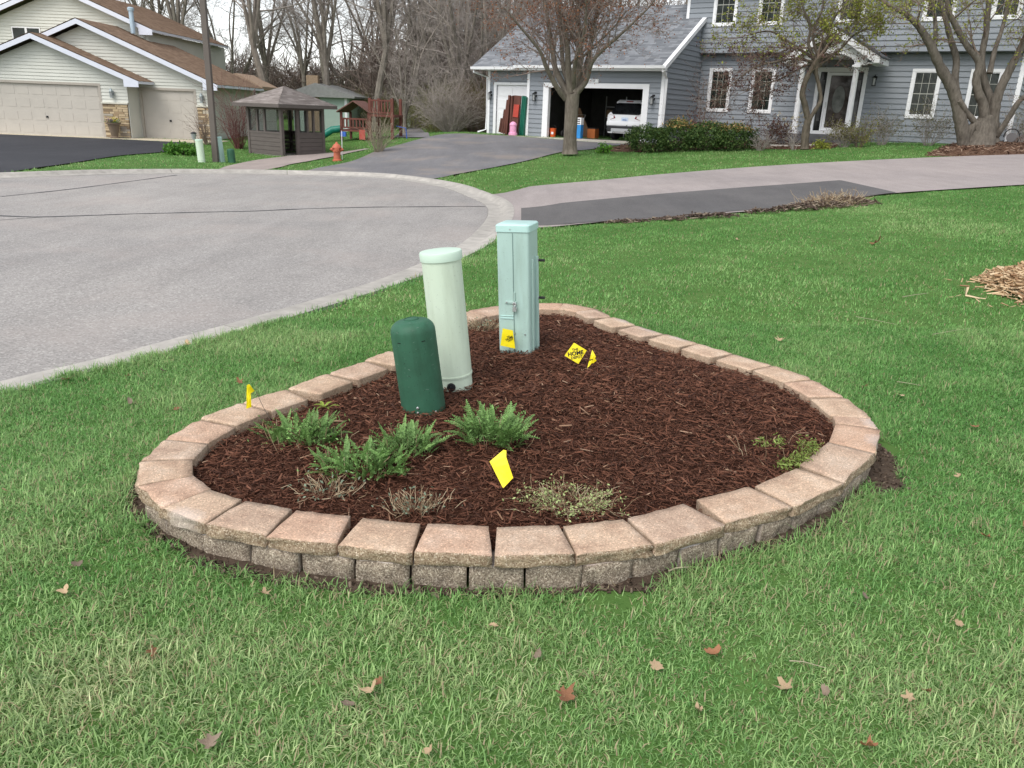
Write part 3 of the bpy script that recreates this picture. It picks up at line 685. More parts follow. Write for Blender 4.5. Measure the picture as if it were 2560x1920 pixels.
# ------------------------------------------------------------------ mulch
INNER = np.array(_inn); INNER_C = resample(np.vstack([INNER, INNER[:1]]), .05)[:-1]
def mulch_z(x, y):
    d = np.minimum(near_dist(INNER_C, x, y, reach=1.4), 1.3)
    return .106 + .045 * (1 - np.exp(-d / .45)) + .010 * vnoise(x * 4, y * 4, 31) + .006 * vnoise(x * 11, y * 11, 32)
M_chip = attr_mat('mulch_chips', 'rnd', [(0, (.042, .0165, .010)), (.45, (.10, .039, .0215)), (.85, (.165, .067, .039)), (.965, (.195, .09, .055)), (.985, (.26, .15, .09)), (1, (.42, .28, .19))], .8, .25)
M_chipbase = simple('mulch_bed_soil', (.04, .016, .0095), .95, .4, 40, .8, 90, spec=.1)
def mulch():
    rng = np.random.default_rng(77)
    lo, hi = BED.min(0), BED.max(0)
    g = np.stack(np.meshgrid(np.arange(lo[0], hi[0], .06), np.arange(lo[1], hi[1], .06), indexing='ij'), -1)
    Z = mulch_z(g[..., 0].ravel(), g[..., 1].ravel()).reshape(g.shape[:2])
    big = resample(np.vstack([INNER_C, INNER_C[:1]]), .1)[:-1]; cc = big.mean(0); grown = big + (big - cc) / np.linalg.norm(big - cc, axis=1)[:, None] * .11
    ok = inside(grown, g[..., 0], g[..., 1]); n1, n2 = ok.shape
    i, j = np.meshgrid(np.arange(n1 - 1), np.arange(n2 - 1), indexing='ij'); m = ok[:-1, :-1] & ok[1:, :-1] & ok[:-1, 1:] & ok[1:, 1:]
    a = (i * n2 + j)[m]
    me = np_mesh('mulch_bed', np.stack([g[..., 0], g[..., 1], Z - .012], -1).reshape(-1, 3), [np.stack([a, a + n2, a + n2 + 1, a + 1], 1)], smooth=True)
    base = tag(link('mulch_bed', me, M_chipbase), kind='structure')
    n = 145000
    y = lo[1] + (hi[1] - lo[1]) * rng.uniform(0, 1, n) ** 1.35; x = rng.uniform(lo[0], hi[0], n)
    ok = inside(INNER_C, x, y) | (inside(grown, x, y) & (rng.uniform(0, 1, n) < .5)); x, y = x[ok], y[ok]; n = len(x)
    near = np.clip((4.2 - y) / 1.5, 0, 1)
    Ln = rng.gamma(2.3, .0076, n).clip(.007, .07) * (1 + .18 * (1 - near)); Wd = (Ln * rng.uniform(.07, .26, n)).clip(.002, .0095) * (1 + .35 * (1 - near)); Th = Wd * rng.uniform(.3, .7, n)
    az = rng.uniform(0, 6.283, n); pit = rng.normal(0, .22, n); rl = rng.normal(0, .5, n)
    ca, sa = np.cos(az), np.sin(az); cp, sp = np.cos(pit), np.sin(pit)
    ex = np.stack([ca * cp, sa * cp, sp], 1); e0 = np.stack([-sa, ca, np.zeros(n)], 1); e1 = np.cross(ex, e0)
    ey = e0 * np.cos(rl)[:, None] + e1 * np.sin(rl)[:, None]; ez = np.cross(ex, ey)
    c = np.stack([x, y, mulch_z(x, y) + rng.uniform(-.010, .012, n)], 1)
    tp1, tp2 = rng.uniform(.25, 1, n), rng.uniform(.25, 1, n); bendv = ez * (Ln * rng.normal(0, .08, n))[:, None]
    V = []
    for sx, tpr in ((-.5, tp1), (.5, tp2)):
        for sy, sz in ((-.5, 0), (.5, 0), (.12, .6)):
            V.append(c + ex * (sx * Ln)[:, None] + ey * (sy * Wd * tpr)[:, None] + ez * (sz * Th)[:, None])
    V = np.stack(V, 1).reshape(-1, 3); o = np.arange(n)[:, None] * 6
    Q = np.vstack([o + np.array([[1, 4, 5, 2]]), o + np.array([[0, 2, 5, 3]])])
    T = np.vstack([o + np.array([[0, 1, 2]]), o + np.array([[3, 5, 4]])])
    r = rng.uniform(0, 1, n); me = np_mesh('mulch', V, [Q, T], attr={'rnd': np.r_[r, r, r, r]})
    tag(link('mulch', me, M_chip), 'dark brown shredded bark mulch filling the raised bed', 'mulch', kind='stuff')
mulch()

# ------------------------------------------------------------------ utility pedestals in the bed
M_mint = simple('mint_paint', (.40, .555, .505), .55, .09, 5, .08, 14, spec=.4, stretch=(1, 1, .25), grime=.2)
M_mintcap = simple('mint_cap_paint', (.45, .66, .62), .45, .04, 4, .03, 40, spec=.45)
M_pale = simple('pale_green_plastic', (.60, .70, .565), .55, .07, 4, .04, 30, spec=.35, stretch=(1, 1, .3), grime=.14)
M_palecap = simple('pale_green_cap', (.55, .69, .58), .45, .03, 4, spec=.4)
M_green = simple('dark_green_plastic', (.032, .112, .066), .6, .2, 5, .12, 25, spec=.35, grime=.3)
M_steel = simple('zinc_steel', (.55, .56, .56), .4, .1, 30, metal=.8)
M_blackrub = simple('black_rubber', (.02, .02, .022), .6, .1, 20)
M_padlock = simple('brushed_padlock', (.6, .62, .62), .35, .1, 40, metal=.7)
def lean(o, deg_left, yaw=0, deg_back=0):
    o.rotation_euler = (Matrix.Rotation(R(-deg_left), 3, 'Y') @ Matrix.Rotation(R(-deg_back), 3, 'X') @ Matrix.Rotation(yaw, 3, 'Z')).to_euler()
def rbox(mb, w, d, r, z0, z1, n=5, taper=1.0):
    def ring(w, d, z):
        out = []
        for cx, cy, a0 in ((w / 2 - r, d / 2 - r, 0), (-w / 2 + r, d / 2 - r, 90), (-w / 2 + r, -d / 2 + r, 180), (w / 2 - r, -d / 2 + r, 270)):
            for k in range(n + 1):
                a = R(a0 + 90 * k / n); out.append((cx + r * math.cos(a), cy + r * math.sin(a), z))
        return out
    A, B = ring(w, d, z0), ring(w * taper, d * taper, z1); m = len(A)
    mb.add(A + B, [(k, (k + 1) % m, (k + 1) % m + m, k + m) for k in range(m)], True)
    o = len(mb.v) - 2 * m
    mb.f.append(tuple(o + m + k for k in range(m))); mb.sm.append(False); mb.f.append(tuple(o + k for k in reversed(range(m)))); mb.sm.append(False)
    return mb
def square_pedestal(name, loc, h, w, lean_deg, yaw, label, detail=True):
    t = empty(name, loc, 0, label, 'utility pedestal')
    body = rbox(MB(), w, w, .016, -.1, h - .035).build('body', M_mint, t)
    cap = MB(); rbox(cap, w + .012, w + .012, .02, h - .045, h - .008); rbox(cap, w + .012, w + .012, .02, h - .008, h, taper=.93)
    cap.build('cap', M_mintcap, t)
    if detail:
        f = -w / 2
        MB().box(.0, .004, f - .003, f - .0005, -.05, h - .05).build('door_seam', simple('seam_shadow_gap', (.16, .24, .22), .7), t)      # thin dark strip; the shade of the door gap is painted in its colour
        d = MB(); d.box(-w / 2 + .014, -.001, f - .004, f + .002, .245, .256); d.box(-w / 2 + .014, -.001, f - .004, f + .002, .262, .268)
        d.build('louvre_rib', M_mintcap, t, bevel=.002)
        d = MB().box(-.055, .022, f - .007, f - .001, .345, .363); d.build('hasp', M_mint, t, bevel=.003)
        MB().lathe([(.005, 0), (.005, .004)], 10, M=Matrix.Translation((-.042, f - .007, .354)) @ Matrix.Rotation(R(90), 4, 'X')).build('screw', M_steel, t)
        MB().lathe([(.004, 0), (.004, .004)], 10, M=Matrix.Translation((-.012, f - .006, h - .028)) @ Matrix.Rotation(R(90), 4, 'X')).build('screw', M_steel, t)
        MB().lathe([(.005, 0), (.005, .005)], 10, M=Matrix.Translation((.006, f - .002, .155)) @ Matrix.Rotation(R(90), 4, 'X')).build('screw', M_steel, t)
        MB().box(.004, .012, f - .010, f - .001, .36, .42).build('latch_rod', M_mint, t, bevel=.002)
        pl = MB(); rbox(pl, .026, .014, .004, -.034, -.006); pk = pl.build('padlock', M_padlock, t, loc=(.012, f - .018, .335))
        a = np.linspace(0, math.pi, 10); MB().tube([(.009 * math.cos(q), 0, .006 + .016 * math.sin(q)) for q in a], .003, 8).build('shackle', M_steel, pk)
        MB().lathe([(.006, 0), (.013, .002), (.013, .006), (.006, .008)], 14, M=Matrix.Translation((.008, f - .004, .345)) @ Matrix.Rotation(R(90), 4, 'X')).build('lock_ring', M_padlock, t)
        # side rail with stand-off bolts
        MB().box(w / 2 - .001, w / 2 + .012, -.055, -.04, -.02, .62).box(w / 2 - .001, w / 2 + .018, .03, .055, -.02, .625).build('side_rail', M_mint, t, bevel=.003)
        for z in (.6, .36):
            b = MB().lathe([(.0085, 0), (.0085, .048)], 10, M=Matrix.Translation((w / 2 + .012, .042, z)) @ Matrix.Rotation(R(90), 4, 'Y')).build('bolt', M_blackrub, t)
            MB().lathe([(.011, 0), (.011, .008)], 6, M=Matrix.Translation((w / 2 + .014, .042, z)) @ Matrix.Rotation(R(90), 4, 'Y'), smooth=False).build('nut', M_steel, b)
        MB().lathe([(.0045, -.006), (.0045, .006)], 8, M=Matrix.Translation((w / 2 - .03, f - .001, .15)) @ Matrix.Rotation(R(90), 4, 'X')).build('screw', M_steel, t)
    lean(t, lean_deg, yaw)
    return t
def tube_pedestal(name, loc, h, r, lean_deg, label, detail=True, n=40):
    t = empty(name, loc, 0, label, 'utility pedestal')
    MB().lathe([(r, .075), (r, h - .02)], n).build('tube', M_pale, t)
    MB().lathe([(r - .003, -.1), (r - .003, .078), (r + .003, .082), (r + .003, .09)], n).build('base_ring', M_pale, t)
    MB().lathe([(r + .006, h - .048), (r + .008, h - .01), (r + .004, h - .002), (r * .8, h + .002), (.01, h + .004)], n).build('cap', M_palecap, t)
    if detail:
        M = Matrix.Rotation(R(-3), 4, 'Z') @ Matrix.Translation((0, -r + .002, .036)) @ Matrix.Rotation(R(90), 4, 'X')
        p = MB().lathe([(.024, -.004), (.024, .004), (.017, .006), (.015, .002)], 20, M=M).build('plug', M_blackrub, t)
        MB().lathe([(.008, .002), (.007, .007), (.002, .008)], 12, M=M).build('plug_core', M_blackrub, p)
    lean(t, lean_deg)
    return t
def dome_pedestal(name, loc, h, r, lean_deg, label, detail=True, n=44):
    t = empty(name, loc, 0, label, 'utility pedestal')
    pr = [(r, -.1), (r, h - .08)]
    for a in np.linspace(0, 90, 11)[1:]: pr.append((r - .052 * (1 - math.cos(R(a))), h - .072 + .058 * math.sin(R(a))))
    pr += [(r * .42, h - .010), (r * .3, h - .008), (r * .3 - .004, h - .006), (.008, h - .004)]
    b = MB().lathe(pr, n).build('body', M_green, t)
    if detail:
        MB().lathe([(r * .34, h - .0095), (r * .34, h - .005), (r * .315, h - .005), (r * .315, h - .0095)], n).build('top_ring', M_green, t)
        M_slot = simple('slot_dark', (.008, .016, .012), .8)
        for az in (-122, -58):
            a = R(az); e = R(5); mb = MB()
            P = [(math.cos(a + s * e) * (r + .0015), math.sin(a + s * e) * (r + .0015)) for s in (-1, -.5, 0, .5, 1)]
            V = [(x, y, h - .10) for x, y in P] + [(x, y, h - .105) for x, y in P]; mb.add(V, [(k, k + 5, k + 6, k + 1) for k in range(4)])
            mb.build('vent_slot', M_slot, t)
        for az, z, rr in ((-96, .055, .007), (-97, .03, .006), (-50, .02, .004)):
            M = Matrix.Rotation(R(az + 90), 4, 'Z') @ Matrix.Translation((0, -r - .001, z)) @ Matrix.Rotation(R(90), 4, 'X')
            MB().lathe([(rr, -.002), (rr, .003), (rr * .5, .005)], 12, M=M).build('screw', M_steel, t)
    lean(t, lean_deg)
    return t
square_pedestal('square_utility_pedestal', (.040, 5.0, .115), .838, .208, 3.2, R(-17), 'mint green square metal utility pedestal with padlock and side bolts')
tube_pedestal('tall_round_utility_pedestal', (-.325, 4.25, .115), .775, .107, 6.3, 'tall pale green tube pedestal with flat cap behind the dark green dome')
dome_pedestal('dome_utility_pedestal', (-.452, 3.87, .115), .498, .113, 7.6, 'dark green dome-topped plastic pedestal standing nearest the lens in the mulch')

# ------------------------------------------------------------------ marker flags, lettering
def text_mesh(txt, size, bold=0.0):
    cu = bpy.data.curves.new('lettering', 'FONT'); cu.body = txt; cu.size = size; cu.align_x = 'CENTER'; cu.align_y = 'CENTER'; cu.offset = bold; cu.resolution_u = 3
    o = bpy.data.objects.new('lettering', cu); col.objects.link(o)
    dg = bpy.context.evaluated_depsgraph_get(); me = bpy.data.meshes.new_from_object(o.evaluated_get(dg))
    bpy.data.objects.remove(o); me.materials.clear(); return me
M_flag = simple('yellow_plastic', (.86, .70, .008), .4, .06, 20, .15, 30, spec=.4)
M_ink = simple('black_ink', (.012, .011, .01), .6)
M_wire = simple('thin_steel_wire', (.16, .13, .11), .5, .3, 60, metal=.4)
LOGO = [text_mesh('THE', .022, .0006), text_mesh('HOME', .036, .0014), text_mesh('DEPOT', .024, .0008)]
for q in LOGO: q.materials.append(M_ink)
def bent_sheet(outline, fold, nrm=(0, 0, 1)):
    pass
def flag(loc, pole_top, poly, label, Mx, logo=None, logo_scale=1.0, logo_rot=0.0, curl=.004, foot=None):
    """poly: outline in the flag's own plane (x across, y up), Mx places that plane; wire runs from the foot to the flag"""
    t = empty('marker_flag', loc, 0, label, 'marker flag', 'yellow marker flags')
    foot = foot or (0, 0, -.04)
    mb = MB(); a, b = Vector(foot), Vector(pole_top); mb.tube([a, a.lerp(b, .35) + Vector((.003, 0, 0)), a.lerp(b, .7) + Vector((-.002, 0, 0)), b], .0014, 6); mb.build('wire', M_wire, t)
    bm = bmesh.new(); vs = [bm.verts.new((x, y, 0)) for x, y in poly]; f = bm.faces.new(vs)
    bmesh.ops.triangulate(bm, faces=[f]); bmesh.ops.subdivide_edges(bm, edges=bm.edges, cuts=2, use_grid_fill=True)
    w = max(abs(p[0]) for p in poly)
    def bend(x, y): return curl * math.sin(x / w * 2.2 + 1.0) + curl * .6 * math.sin(y / w * 2.7)
    for v in bm.verts: v.co.z = bend(v.co.x, v.co.y)
    ext = bmesh.ops.extrude_face_region(bm, geom=bm.faces[:]); 
    for e in ext['geom']:
        if isinstance(e, bmesh.types.BMVert): e.co.z += .0006
    bmesh.ops.recalc_face_normals(bm, faces=bm.faces)
    me = bpy.data.meshes.new('banner'); bm.to_mesh(me); bm.free()
    ban = link('banner', me, M_flag, t); ban.matrix_local = Mx
    if logo:
        for k, (dx, dy) in enumerate(((0, .027), (0, .002), (.004, -.024))):
            if k not in logo: continue
            me2 = LOGO[k].copy(); cr, sr = math.cos(logo_rot), math.sin(logo_rot)
            for v in me2.vertices:
                x, y = (v.co.x + dx) * logo_scale, (v.co.y + dy) * logo_scale
                v.co.x, v.co.y = cr * x - sr * y, sr * x + cr * y; v.co.z = bend(v.co.x, v.co.y) + .0016
            link('lettering', me2, M_ink, ban)
    return t
def face_cam(pos, tilt_deg=0, roll_deg=0, yaw_deg=0):
    """a plane standing at pos whose front looks towards the viewer's side of the bed"""
    d = Vector((-pos[0], -pos[1], 0)); yaw = math.atan2(d.x, -d.y)
    return Matrix.Translation(pos) @ Matrix.Rotation(yaw + R(yaw_deg), 4, 'Z') @ Matrix.Rotation(R(90 - tilt_deg), 4, 'X') @ Matrix.Rotation(R(roll_deg), 4, 'Z')
mz = lambda x, y: float(mulch_z(np.array([x]), np.array([y]))[0])
# diamond flag right of the square pedestal
p = on_level(1438, 905, .16)
flag((p[0] + .03, p[1] + .02, mz(*p)), (.0, 0, .055), [(-.068, -.012), (-.012, .068), (.068, .022), (.018, -.062)], 'yellow diamond marker flag facing forward in the mulch beside a folded one',
     Matrix.Translation((-.03, -.01, .062)) @ Matrix.Rotation(R(4), 4, 'Z') @ Matrix.Rotation(R(72), 4, 'X'), (0, 1, 2), .95, R(10))
p = on_level(1475, 920, .15)
flag((p[0], p[1], mz(*p)), (0.005, 0, .06), [(-.012, -.058), (-.002, .06), (.028, .022), (.022, .014), (.036, .0), (.018, -.02), (.012, -.018)], 'narrow folded yellow marker flag seen nearly edge on in the mulch',
     Matrix.Translation((0, -.004, .055)) @ Matrix.Rotation(R(75), 4, 'X') @ Matrix.Rotation(R(-8), 4, 'Z'), (1, 2), .26, R(6), .006)
# flag leaning on the square pedestal
flag((-.015, 4.855, .125), (-.02, .01, .165), [(-.058, -.052), (-.048, .06), (.02, .055), (.042, -.06), (-.055, -.062)][:4], 'yellow marker flag leaning against the front of the square pedestal',
     Matrix.Translation((-.012, -.012, .122)) @ Matrix.Rotation(R(-15), 4, 'Z') @ Matrix.Rotation(R(85), 4, 'X'), (0, 1, 2), .52, R(32), .003)
# plain flag near the front
p = on_level(1245, 1215, .14)
flag((p[0] + .01, p[1] + .03, mz(*p)), (.01, .03, .12), [(-.050, .034), (.004, .086), (.016, .084), (.018, .056), (.052, -.026), (.014, -.072)], 'plain creased yellow marker flag by the front plants',
     Matrix.Translation((.0, -.01, .062)) @ Matrix.Rotation(R(-4), 4, 'Z') @ Matrix.Rotation(R(62), 4, 'X'), None, curl=.003)
# bent flag over the left edging
p = on_level(688, 1052, .14); q = at_depth(640, 978, p[1] + .02)
flag((p[0], p[1], mz(*p)), (q[0] - p[0], q[1] - p[1], q[2] - mz(*p)), [(-.010, -.10), (-.006, .02), (.006, .026), (.030, -.012), (.012, -.022), (.014, -.092)], 'drooping yellow marker flag on a bent wire over the edging',
     Matrix.Translation((q[0] - p[0] - .036, q[1] - p[1] - .004, q[2] - mz(*p) + .012)) @ Matrix.Rotation(R(22), 4, 'Z') @ Matrix.Rotation(R(88), 4, 'X') @ Matrix.Rotation(R(-3), 4, 'Z'), None, curl=.004)

# ------------------------------------------------------------------ bed plants
M_frond = simple('yarrow_leaf', (.165, .30, .085), .55, .3, 30, orand=.28)
M_frond_b = simple('yellow_new_leaf', (.26, .36, .05), .5, .2, 30)
M_sedum = simple('grey_green_leaf', (.17, .22, .15), .6, .3, 40)
M_sedum2 = simple('pale_sedum_leaf', (.33, .40, .16), .6, .3, 40)
M_straw = attr_mat('dry_stems', 'rnd', [(0, (.16, .10, .06)), (.5, (.36, .26, .16)), (1, (.56, .46, .31))], .7, .2)
def frond_mesh(rng, arch):
    """feathery leaf, unit length along +z bending towards +x"""
    V = []; Q = []; n = 17; s = np.linspace(.02, 1, n)
    ang = .15 + arch * s; cx = np.cumsum(np.sin(ang)) / n; cz = np.cumsum(np.cos(ang)) / n
    for k in range(n - 1):
        w = .012; i = len(V)
        V += [(cx[k], -w, cz[k]), (cx[k], w, cz[k]), (cx[k + 1], w * .8, cz[k + 1]), (cx[k + 1], -w * .8, cz[k + 1])]; Q.append((i, i + 1, i + 2, i + 3))
    for k in range(2, n):
        l = .115 * math.sin(math.pi * (.12 + .82 * s[k])) * rng.uniform(.8, 1.15)
        t = np.array([math.sin(ang[k]), 0, math.cos(ang[k])]); nr = np.array([math.cos(ang[k]), 0, -math.sin(ang[k])])
        for sd in (-1, 1):
            base = np.array([cx[k], 0, cz[k]]); d = np.array([0, sd, 0]) * .8 + t * .5 - nr * rng.uniform(.1, .5); d /= np.linalg.norm(d)
            for f, off in ((1, 0), (.75, .6), (.75, -.6), (.5, 1.2)):
                dd = d + t * off * .5 + nr * rng.normal(0, .25); dd /= np.linalg.norm(dd); e = np.cross(dd, nr); e /= np.linalg.norm(e); ww = .016
                st = base + d * l * (.15 if off else 0) ; i = len(V)
                V += [st - e * ww * .4, st + dd * l * f * .55 - e * ww, st + dd * l * f, st + dd * l * f * .55 + e * ww]; Q.append((i, i + 1, i + 2, i + 3))
    return np_mesh('frond', np.array(V), [np.array(Q)])
_rng = np.random.default_rng(4)
FRONDS = [frond_mesh(_rng, a) for a in (.1, .3, .5, .75, 1.1)]
for f in FRONDS: f.materials.append(M_frond)
FROND_Y = frond_mesh(_rng, .9); FROND_Y.materials.append(M_frond_b)
def stems(name, rng, n, spread, hmin, hmax, lean_, parent, r=.0018, seg=2, off=(0, 0), mat=None, flat=1.0):
    b = np.c_[rng.normal(0, spread, n) + off[0], rng.normal(0, spread * flat, n) + off[1], np.full(n, -.01)]
    az = np.arctan2(b[:, 1] - off[1], b[:, 0] - off[0]) + rng.normal(0, .6, n); L = rng.uniform(hmin, hmax, n); ln = np.abs(rng.normal(lean_, .3, n))
    p = b; P0, P1, R0, R1 = [], [], [], []
    for s in range(seg):
        d = np.stack([np.cos(az) * np.sin(ln), np.sin(az) * np.sin(ln), np.cos(ln)], 1); q = p + d * (L / seg)[:, None]
        P0.append(p); P1.append(q); R0.append(np.full(n, r * (1 - .3 * s / seg))); R1.append(np.full(n, r * (1 - .3 * (s + 1) / seg))); p = q
        ln = ln + rng.normal(.15, .3, n); az = az + rng.normal(0, .5, n)
    V, F = prisms(np.vstack(P0), np.vstack(P1), np.hstack(R0), np.hstack(R1), 4)
    rr = np.tile(np.repeat(rng.uniform(0, 1, n), 4), seg)
    return tag(link(name, np_mesh(name, V, [F], attr={'rnd': rr}), mat or M_straw, parent), kind='stuff'), np.vstack(P1)
def leaf_bits(name, rng, pts, size, mat, parent, jitter=.01, aspect=.5, droop=0.0):
    n = len(pts); c = pts + rng.normal(0, jitter, (n, 3)); a = rng.normal(size=(n, 3)); a /= np.linalg.norm(a, axis=1)[:, None]; b = np.cross(a, rng.normal(size=(n, 3))); b /= np.linalg.norm(b, axis=1)[:, None] + 1e-9
    s = (size * rng.uniform(.6, 1.3, n))[:, None]; fold = np.cross(a, b) * s * .25
    V = np.stack([c - a * s, c - b * s * aspect + fold, c + a * s, c + b * s * aspect + fold], 1).reshape(-1, 3); o = np.arange(n)[:, None] * 4
    r = rng.uniform(0, 1, n)
    return link(name, np_mesh(name, V, [np.vstack([o + np.array([[0, 1, 2]]), o + np.array([[0, 2, 3]])])], attr={'rnd': np.r_[r, r]}), mat, parent)  # tiny leaves
def yarrow(px, n, spread, h, label, seed, dry=14, yellow=None, flat=.6):
    rng = np.random.default_rng(seed); p = on_level(*px, .13)
    t = empty('yarrow_plant', (p[0], p[1], mz(*p)), 0, label, 'garden plant', 'plants in the mulch bed')
    for k in range(n):
        a = rng.uniform(0, 6.283); rr = spread * math.sqrt(rng.uniform(0, 1)); x, y = rr * math.cos(a), rr * flat * math.sin(a)
        out = math.atan2(y, x) + rng.normal(0, 1.1); s = h * rng.uniform(.4, 1.3)
        o = link('frond', FRONDS[int(rng.integers(5))], None, t, loc=(x, y, -.008 + .4 * h * rng.uniform(0, 1) * (1 - (rr / spread) ** 2))); tl = rng.uniform(.0, .6) * (rr / spread) + rng.uniform(0, .4)
        o.rotation_euler = (Matrix.Rotation(out, 3, 'Z') @ Matrix.Rotation(tl, 3, 'Y') @ Matrix.Rotation(rng.normal(0, .35), 3, 'Z')).to_euler(); o.scale = (s * rng.uniform(.85, 1.2), s * rng.uniform(.8, 1.2), s)
    if yellow:
        for k in range(6):
            o = link('frond', FROND_Y, None, t, loc=(yellow[0] + rng.normal(0, .006), yellow[1], yellow[2] - .02)); o.rotation_euler = (Matrix.Rotation(k * 1.05, 3, 'Z') @ Matrix.Rotation(.75, 3, 'Y')).to_euler(); o.scale = (.06, .09, .06)
    q = rng.normal(size=(420, 3)) * np.array([spread * .5, spread * flat * .5, h * .3]) + np.array([0, 0, h * .4]); q[:, 2] = np.abs(q[:, 2]); tag(leaf_bits('leaflets', rng, q, .0085, M_frond, t, .004, .35), kind='stuff')
    stems('dry_stem', rng, dry, spread * .7, .05, .15, .25, t, .0018, 2, flat=flat)
    return t
yarrow((760, 1105), 120, .15, .115, 'feathery green plant by the bent flag at the left', 1, 16, (.09, .06, .17))
yarrow((805, 1090), 14, .05, .10, 'small feathery green tuft with yellow young leaves behind it', 15, 4, (.01, 0, .10)) if False else None
yarrow((905, 1175), 135, .17, .11, 'broad feathery green plant with clipped stalks in the bed middle', 2, 16)
yarrow((1015, 1135), 75, .11, .12, 'smaller feathery green plant right of the broad one', 3, 9)
yarrow((1235, 1112), 120, .12, .155, 'tall upright feathery green plant behind the plain yellow flag', 5, 14, flat=.7)
def dry_tuft(px, n, spread, hmax, label, seed, leaves=None, lean_=.6, seg=3, size=.008, nl=2, r=.0015):
    rng = np.random.default_rng(seed); p = on_level(*px, .13)
    t = empty('dry_tuft', (p[0], p[1], mz(*p)), 0, label, 'garden plant', 'plants in the mulch bed')
    _, tips = stems('stem', rng, n, spread, hmax * .45, hmax, lean_, t, r, seg, flat=.55)
    if leaves is not None:
        k = rng.choice(len(tips), min(len(tips), int(n * nl)), replace=int(n * nl) > len(tips)); leaf_bits('foliage', rng, tips[k], size, leaves, t, .008)
    return t
dry_tuft((820, 1225), 75, .055, .10, 'low straw-coloured tuft with grey leaves below the broad green plant', 31, M_sedum, .75, nl=1.4)
dry_tuft((1040, 1268), 95, .05, .095, 'round tuft of clipped straw stems by the front blocks', 32, M_sedum, .5, nl=1.0)
dry_tuft((1425, 1255), 300, .068, .13, 'sprawling pale green and straw sedum clump at the bed front', 33, M_sedum2, 1.1, 4, .0068, 6.5, .0011)
dry_tuft((1208, 815), 170, .08, .10, 'grey dried tuft against the back blocks beside the square pedestal', 34, M_sedum, .6, nl=.8)
dry_tuft((1480, 775), 60, .12, .05, 'thin dried fringe along the back blocks', 36, None, .8) 
M_spring = simple('fresh_green_leaf', (.20, .27, .06), .55, .3, 40)
def sprout_patch(px, label, seed):
    rng = np.random.default_rng(seed); p = on_level(*px, .13)
    t = empty('sprouting_plant', (p[0], p[1], mz(*p)), 0, label, 'garden plant', 'plants in the mulch bed')
    _, tips = stems('stem', rng, 16, .12, .06, .15, .35, t, .0012, 3, flat=.9)
    c = np.array([(.0, -.07, .03), (.04, -.06, .035), (.08, -.03, .04), (.12, .0, .045), (.16, .04, .06), (-.02, -.09, .02), (.1, -.05, .03), (-.05, .12, .04), (.03, .14, .045), (.15, .12, .04), (.17, .08, .05), (.05, -.1, .02)])
    pts = np.vstack([q + rng.normal(0, 1, (46, 3)) * np.array([.018, .02, .014]) for q in c]); leaf_bits('foliage', rng, pts, .011, M_spring, t, .004, .3)
sprout_patch((1950, 1145), 'sprouting yellow-green plant with bare stalks at the right of the bed', 41)

# ------------------------------------------------------------------ fallen leaves and litter on the lawn
M_leafA = simple('dry_leaf_tan', (.46, .33, .20), .7, .25, 30, .2, 60, orand=.2)
M_leafB = simple('dry_leaf_brown', (.26, .12, .06), .7, .3, 30, .2, 60, orand=.2)
M_leafC = simple('dry_leaf_grey', (.20, .15, .11), .7, .3, 30, .2, 60, orand=.2)
def leaf_mesh(rng, lobes):
    n = 22; P = []
    for k in range(n):
        a = 2 * math.pi * k / n; r = .5 + .15 * math.cos(lobes * a) * (1 if lobes else 0) + rng.normal(0, .09); r *= (1 - .3 * math.cos(a + math.pi / 2))
        P.append((r * math.cos(a), r * math.sin(a)))
    cu = rng.uniform(.25, .9); tw = rng.uniform(-.6, .6); V = [(0, 0, 0)]; 
    ring = []
    for f in (.5, 1):
        for x, y in P:
            x, y = x * f, y * f; V.append((x, y, cu * x * x + .35 * cu * y * y + tw * x * y + rng.normal(0, .03) * f))
    F3 = [(0, 1 + k, 1 + (k + 1) % n) for k in range(n)]; F4 = [(1 + k, 1 + n + k, 1 + n + (k + 1) % n, 1 + (k + 1) % n) for k in range(n)]
    return np_mesh('fallen_leaf', np.array(V), [np.array(F3), np.array(F4)], smooth=True)
_rng = np.random.default_rng(9)
LEAVES = [leaf_mesh(_rng, l) for l in (5, 3, 5, 0, 0)]
def fallen(px, size, mat, label, shape=None, group='fallen leaves on the lawn', asp=1.0):
    p = on_ground(*px); me = LEAVES[int(_rng.integers(5)) if shape is None else shape].copy(); me.materials.append(mat)
    o = link('fallen_leaf', me, None); o.location = (p[0], p[1], tz(*p) + .026); o.rotation_euler = (_rng.normal(0, .35), _rng.normal(0, .35), _rng.uniform(0, 6.28)); size *= .82; o.scale = (size, size * asp, size)
    return tag(o, label, 'leaf', group)
fallen((1412, 1752), .062, M_leafB, 'curled reddish brown leaf in the front lawn below the middle blocks', 0)
fallen((1775, 1650), .055, M_leafB, 'flat reddish brown pointed leaf in the lawn right of middle', 1)
fallen((1635, 1683), .045, M_leafA, 'pale tan rounded leaf between two reddish brown leaves', 4)
fallen((1960, 1736), .055, M_leafA, 'upright tan leaf in the long grass at the lower right', 2)
fallen((2058, 1746), .05, M_leafC, 'grey-brown oval leaf beside an upright tan leaf', 3, asp=.5)
fallen((928, 1743), .05, M_leafA, 'pale pointed leaf in the lawn left of the front middle', 1)
fallen((872, 1776), .05, M_leafC, 'flat grey-brown strip of bark beside a pale pointed leaf', 3, asp=.35)
fallen((663, 1499), .04, M_leafA, 'small tan leaf just below the left front blocks', 2)
fallen((525, 1878), .05, M_leafC, 'brown torn leaf at the bottom edge of the lawn', 0)
fallen((2165, 1882), .05, M_leafB, 'dark brown curled leaf at the bottom right corner', 0)
fallen((2465, 1356), .04, M_leafB, 'reddish brown leaf in the lawn beyond the right end of the wall', 2)
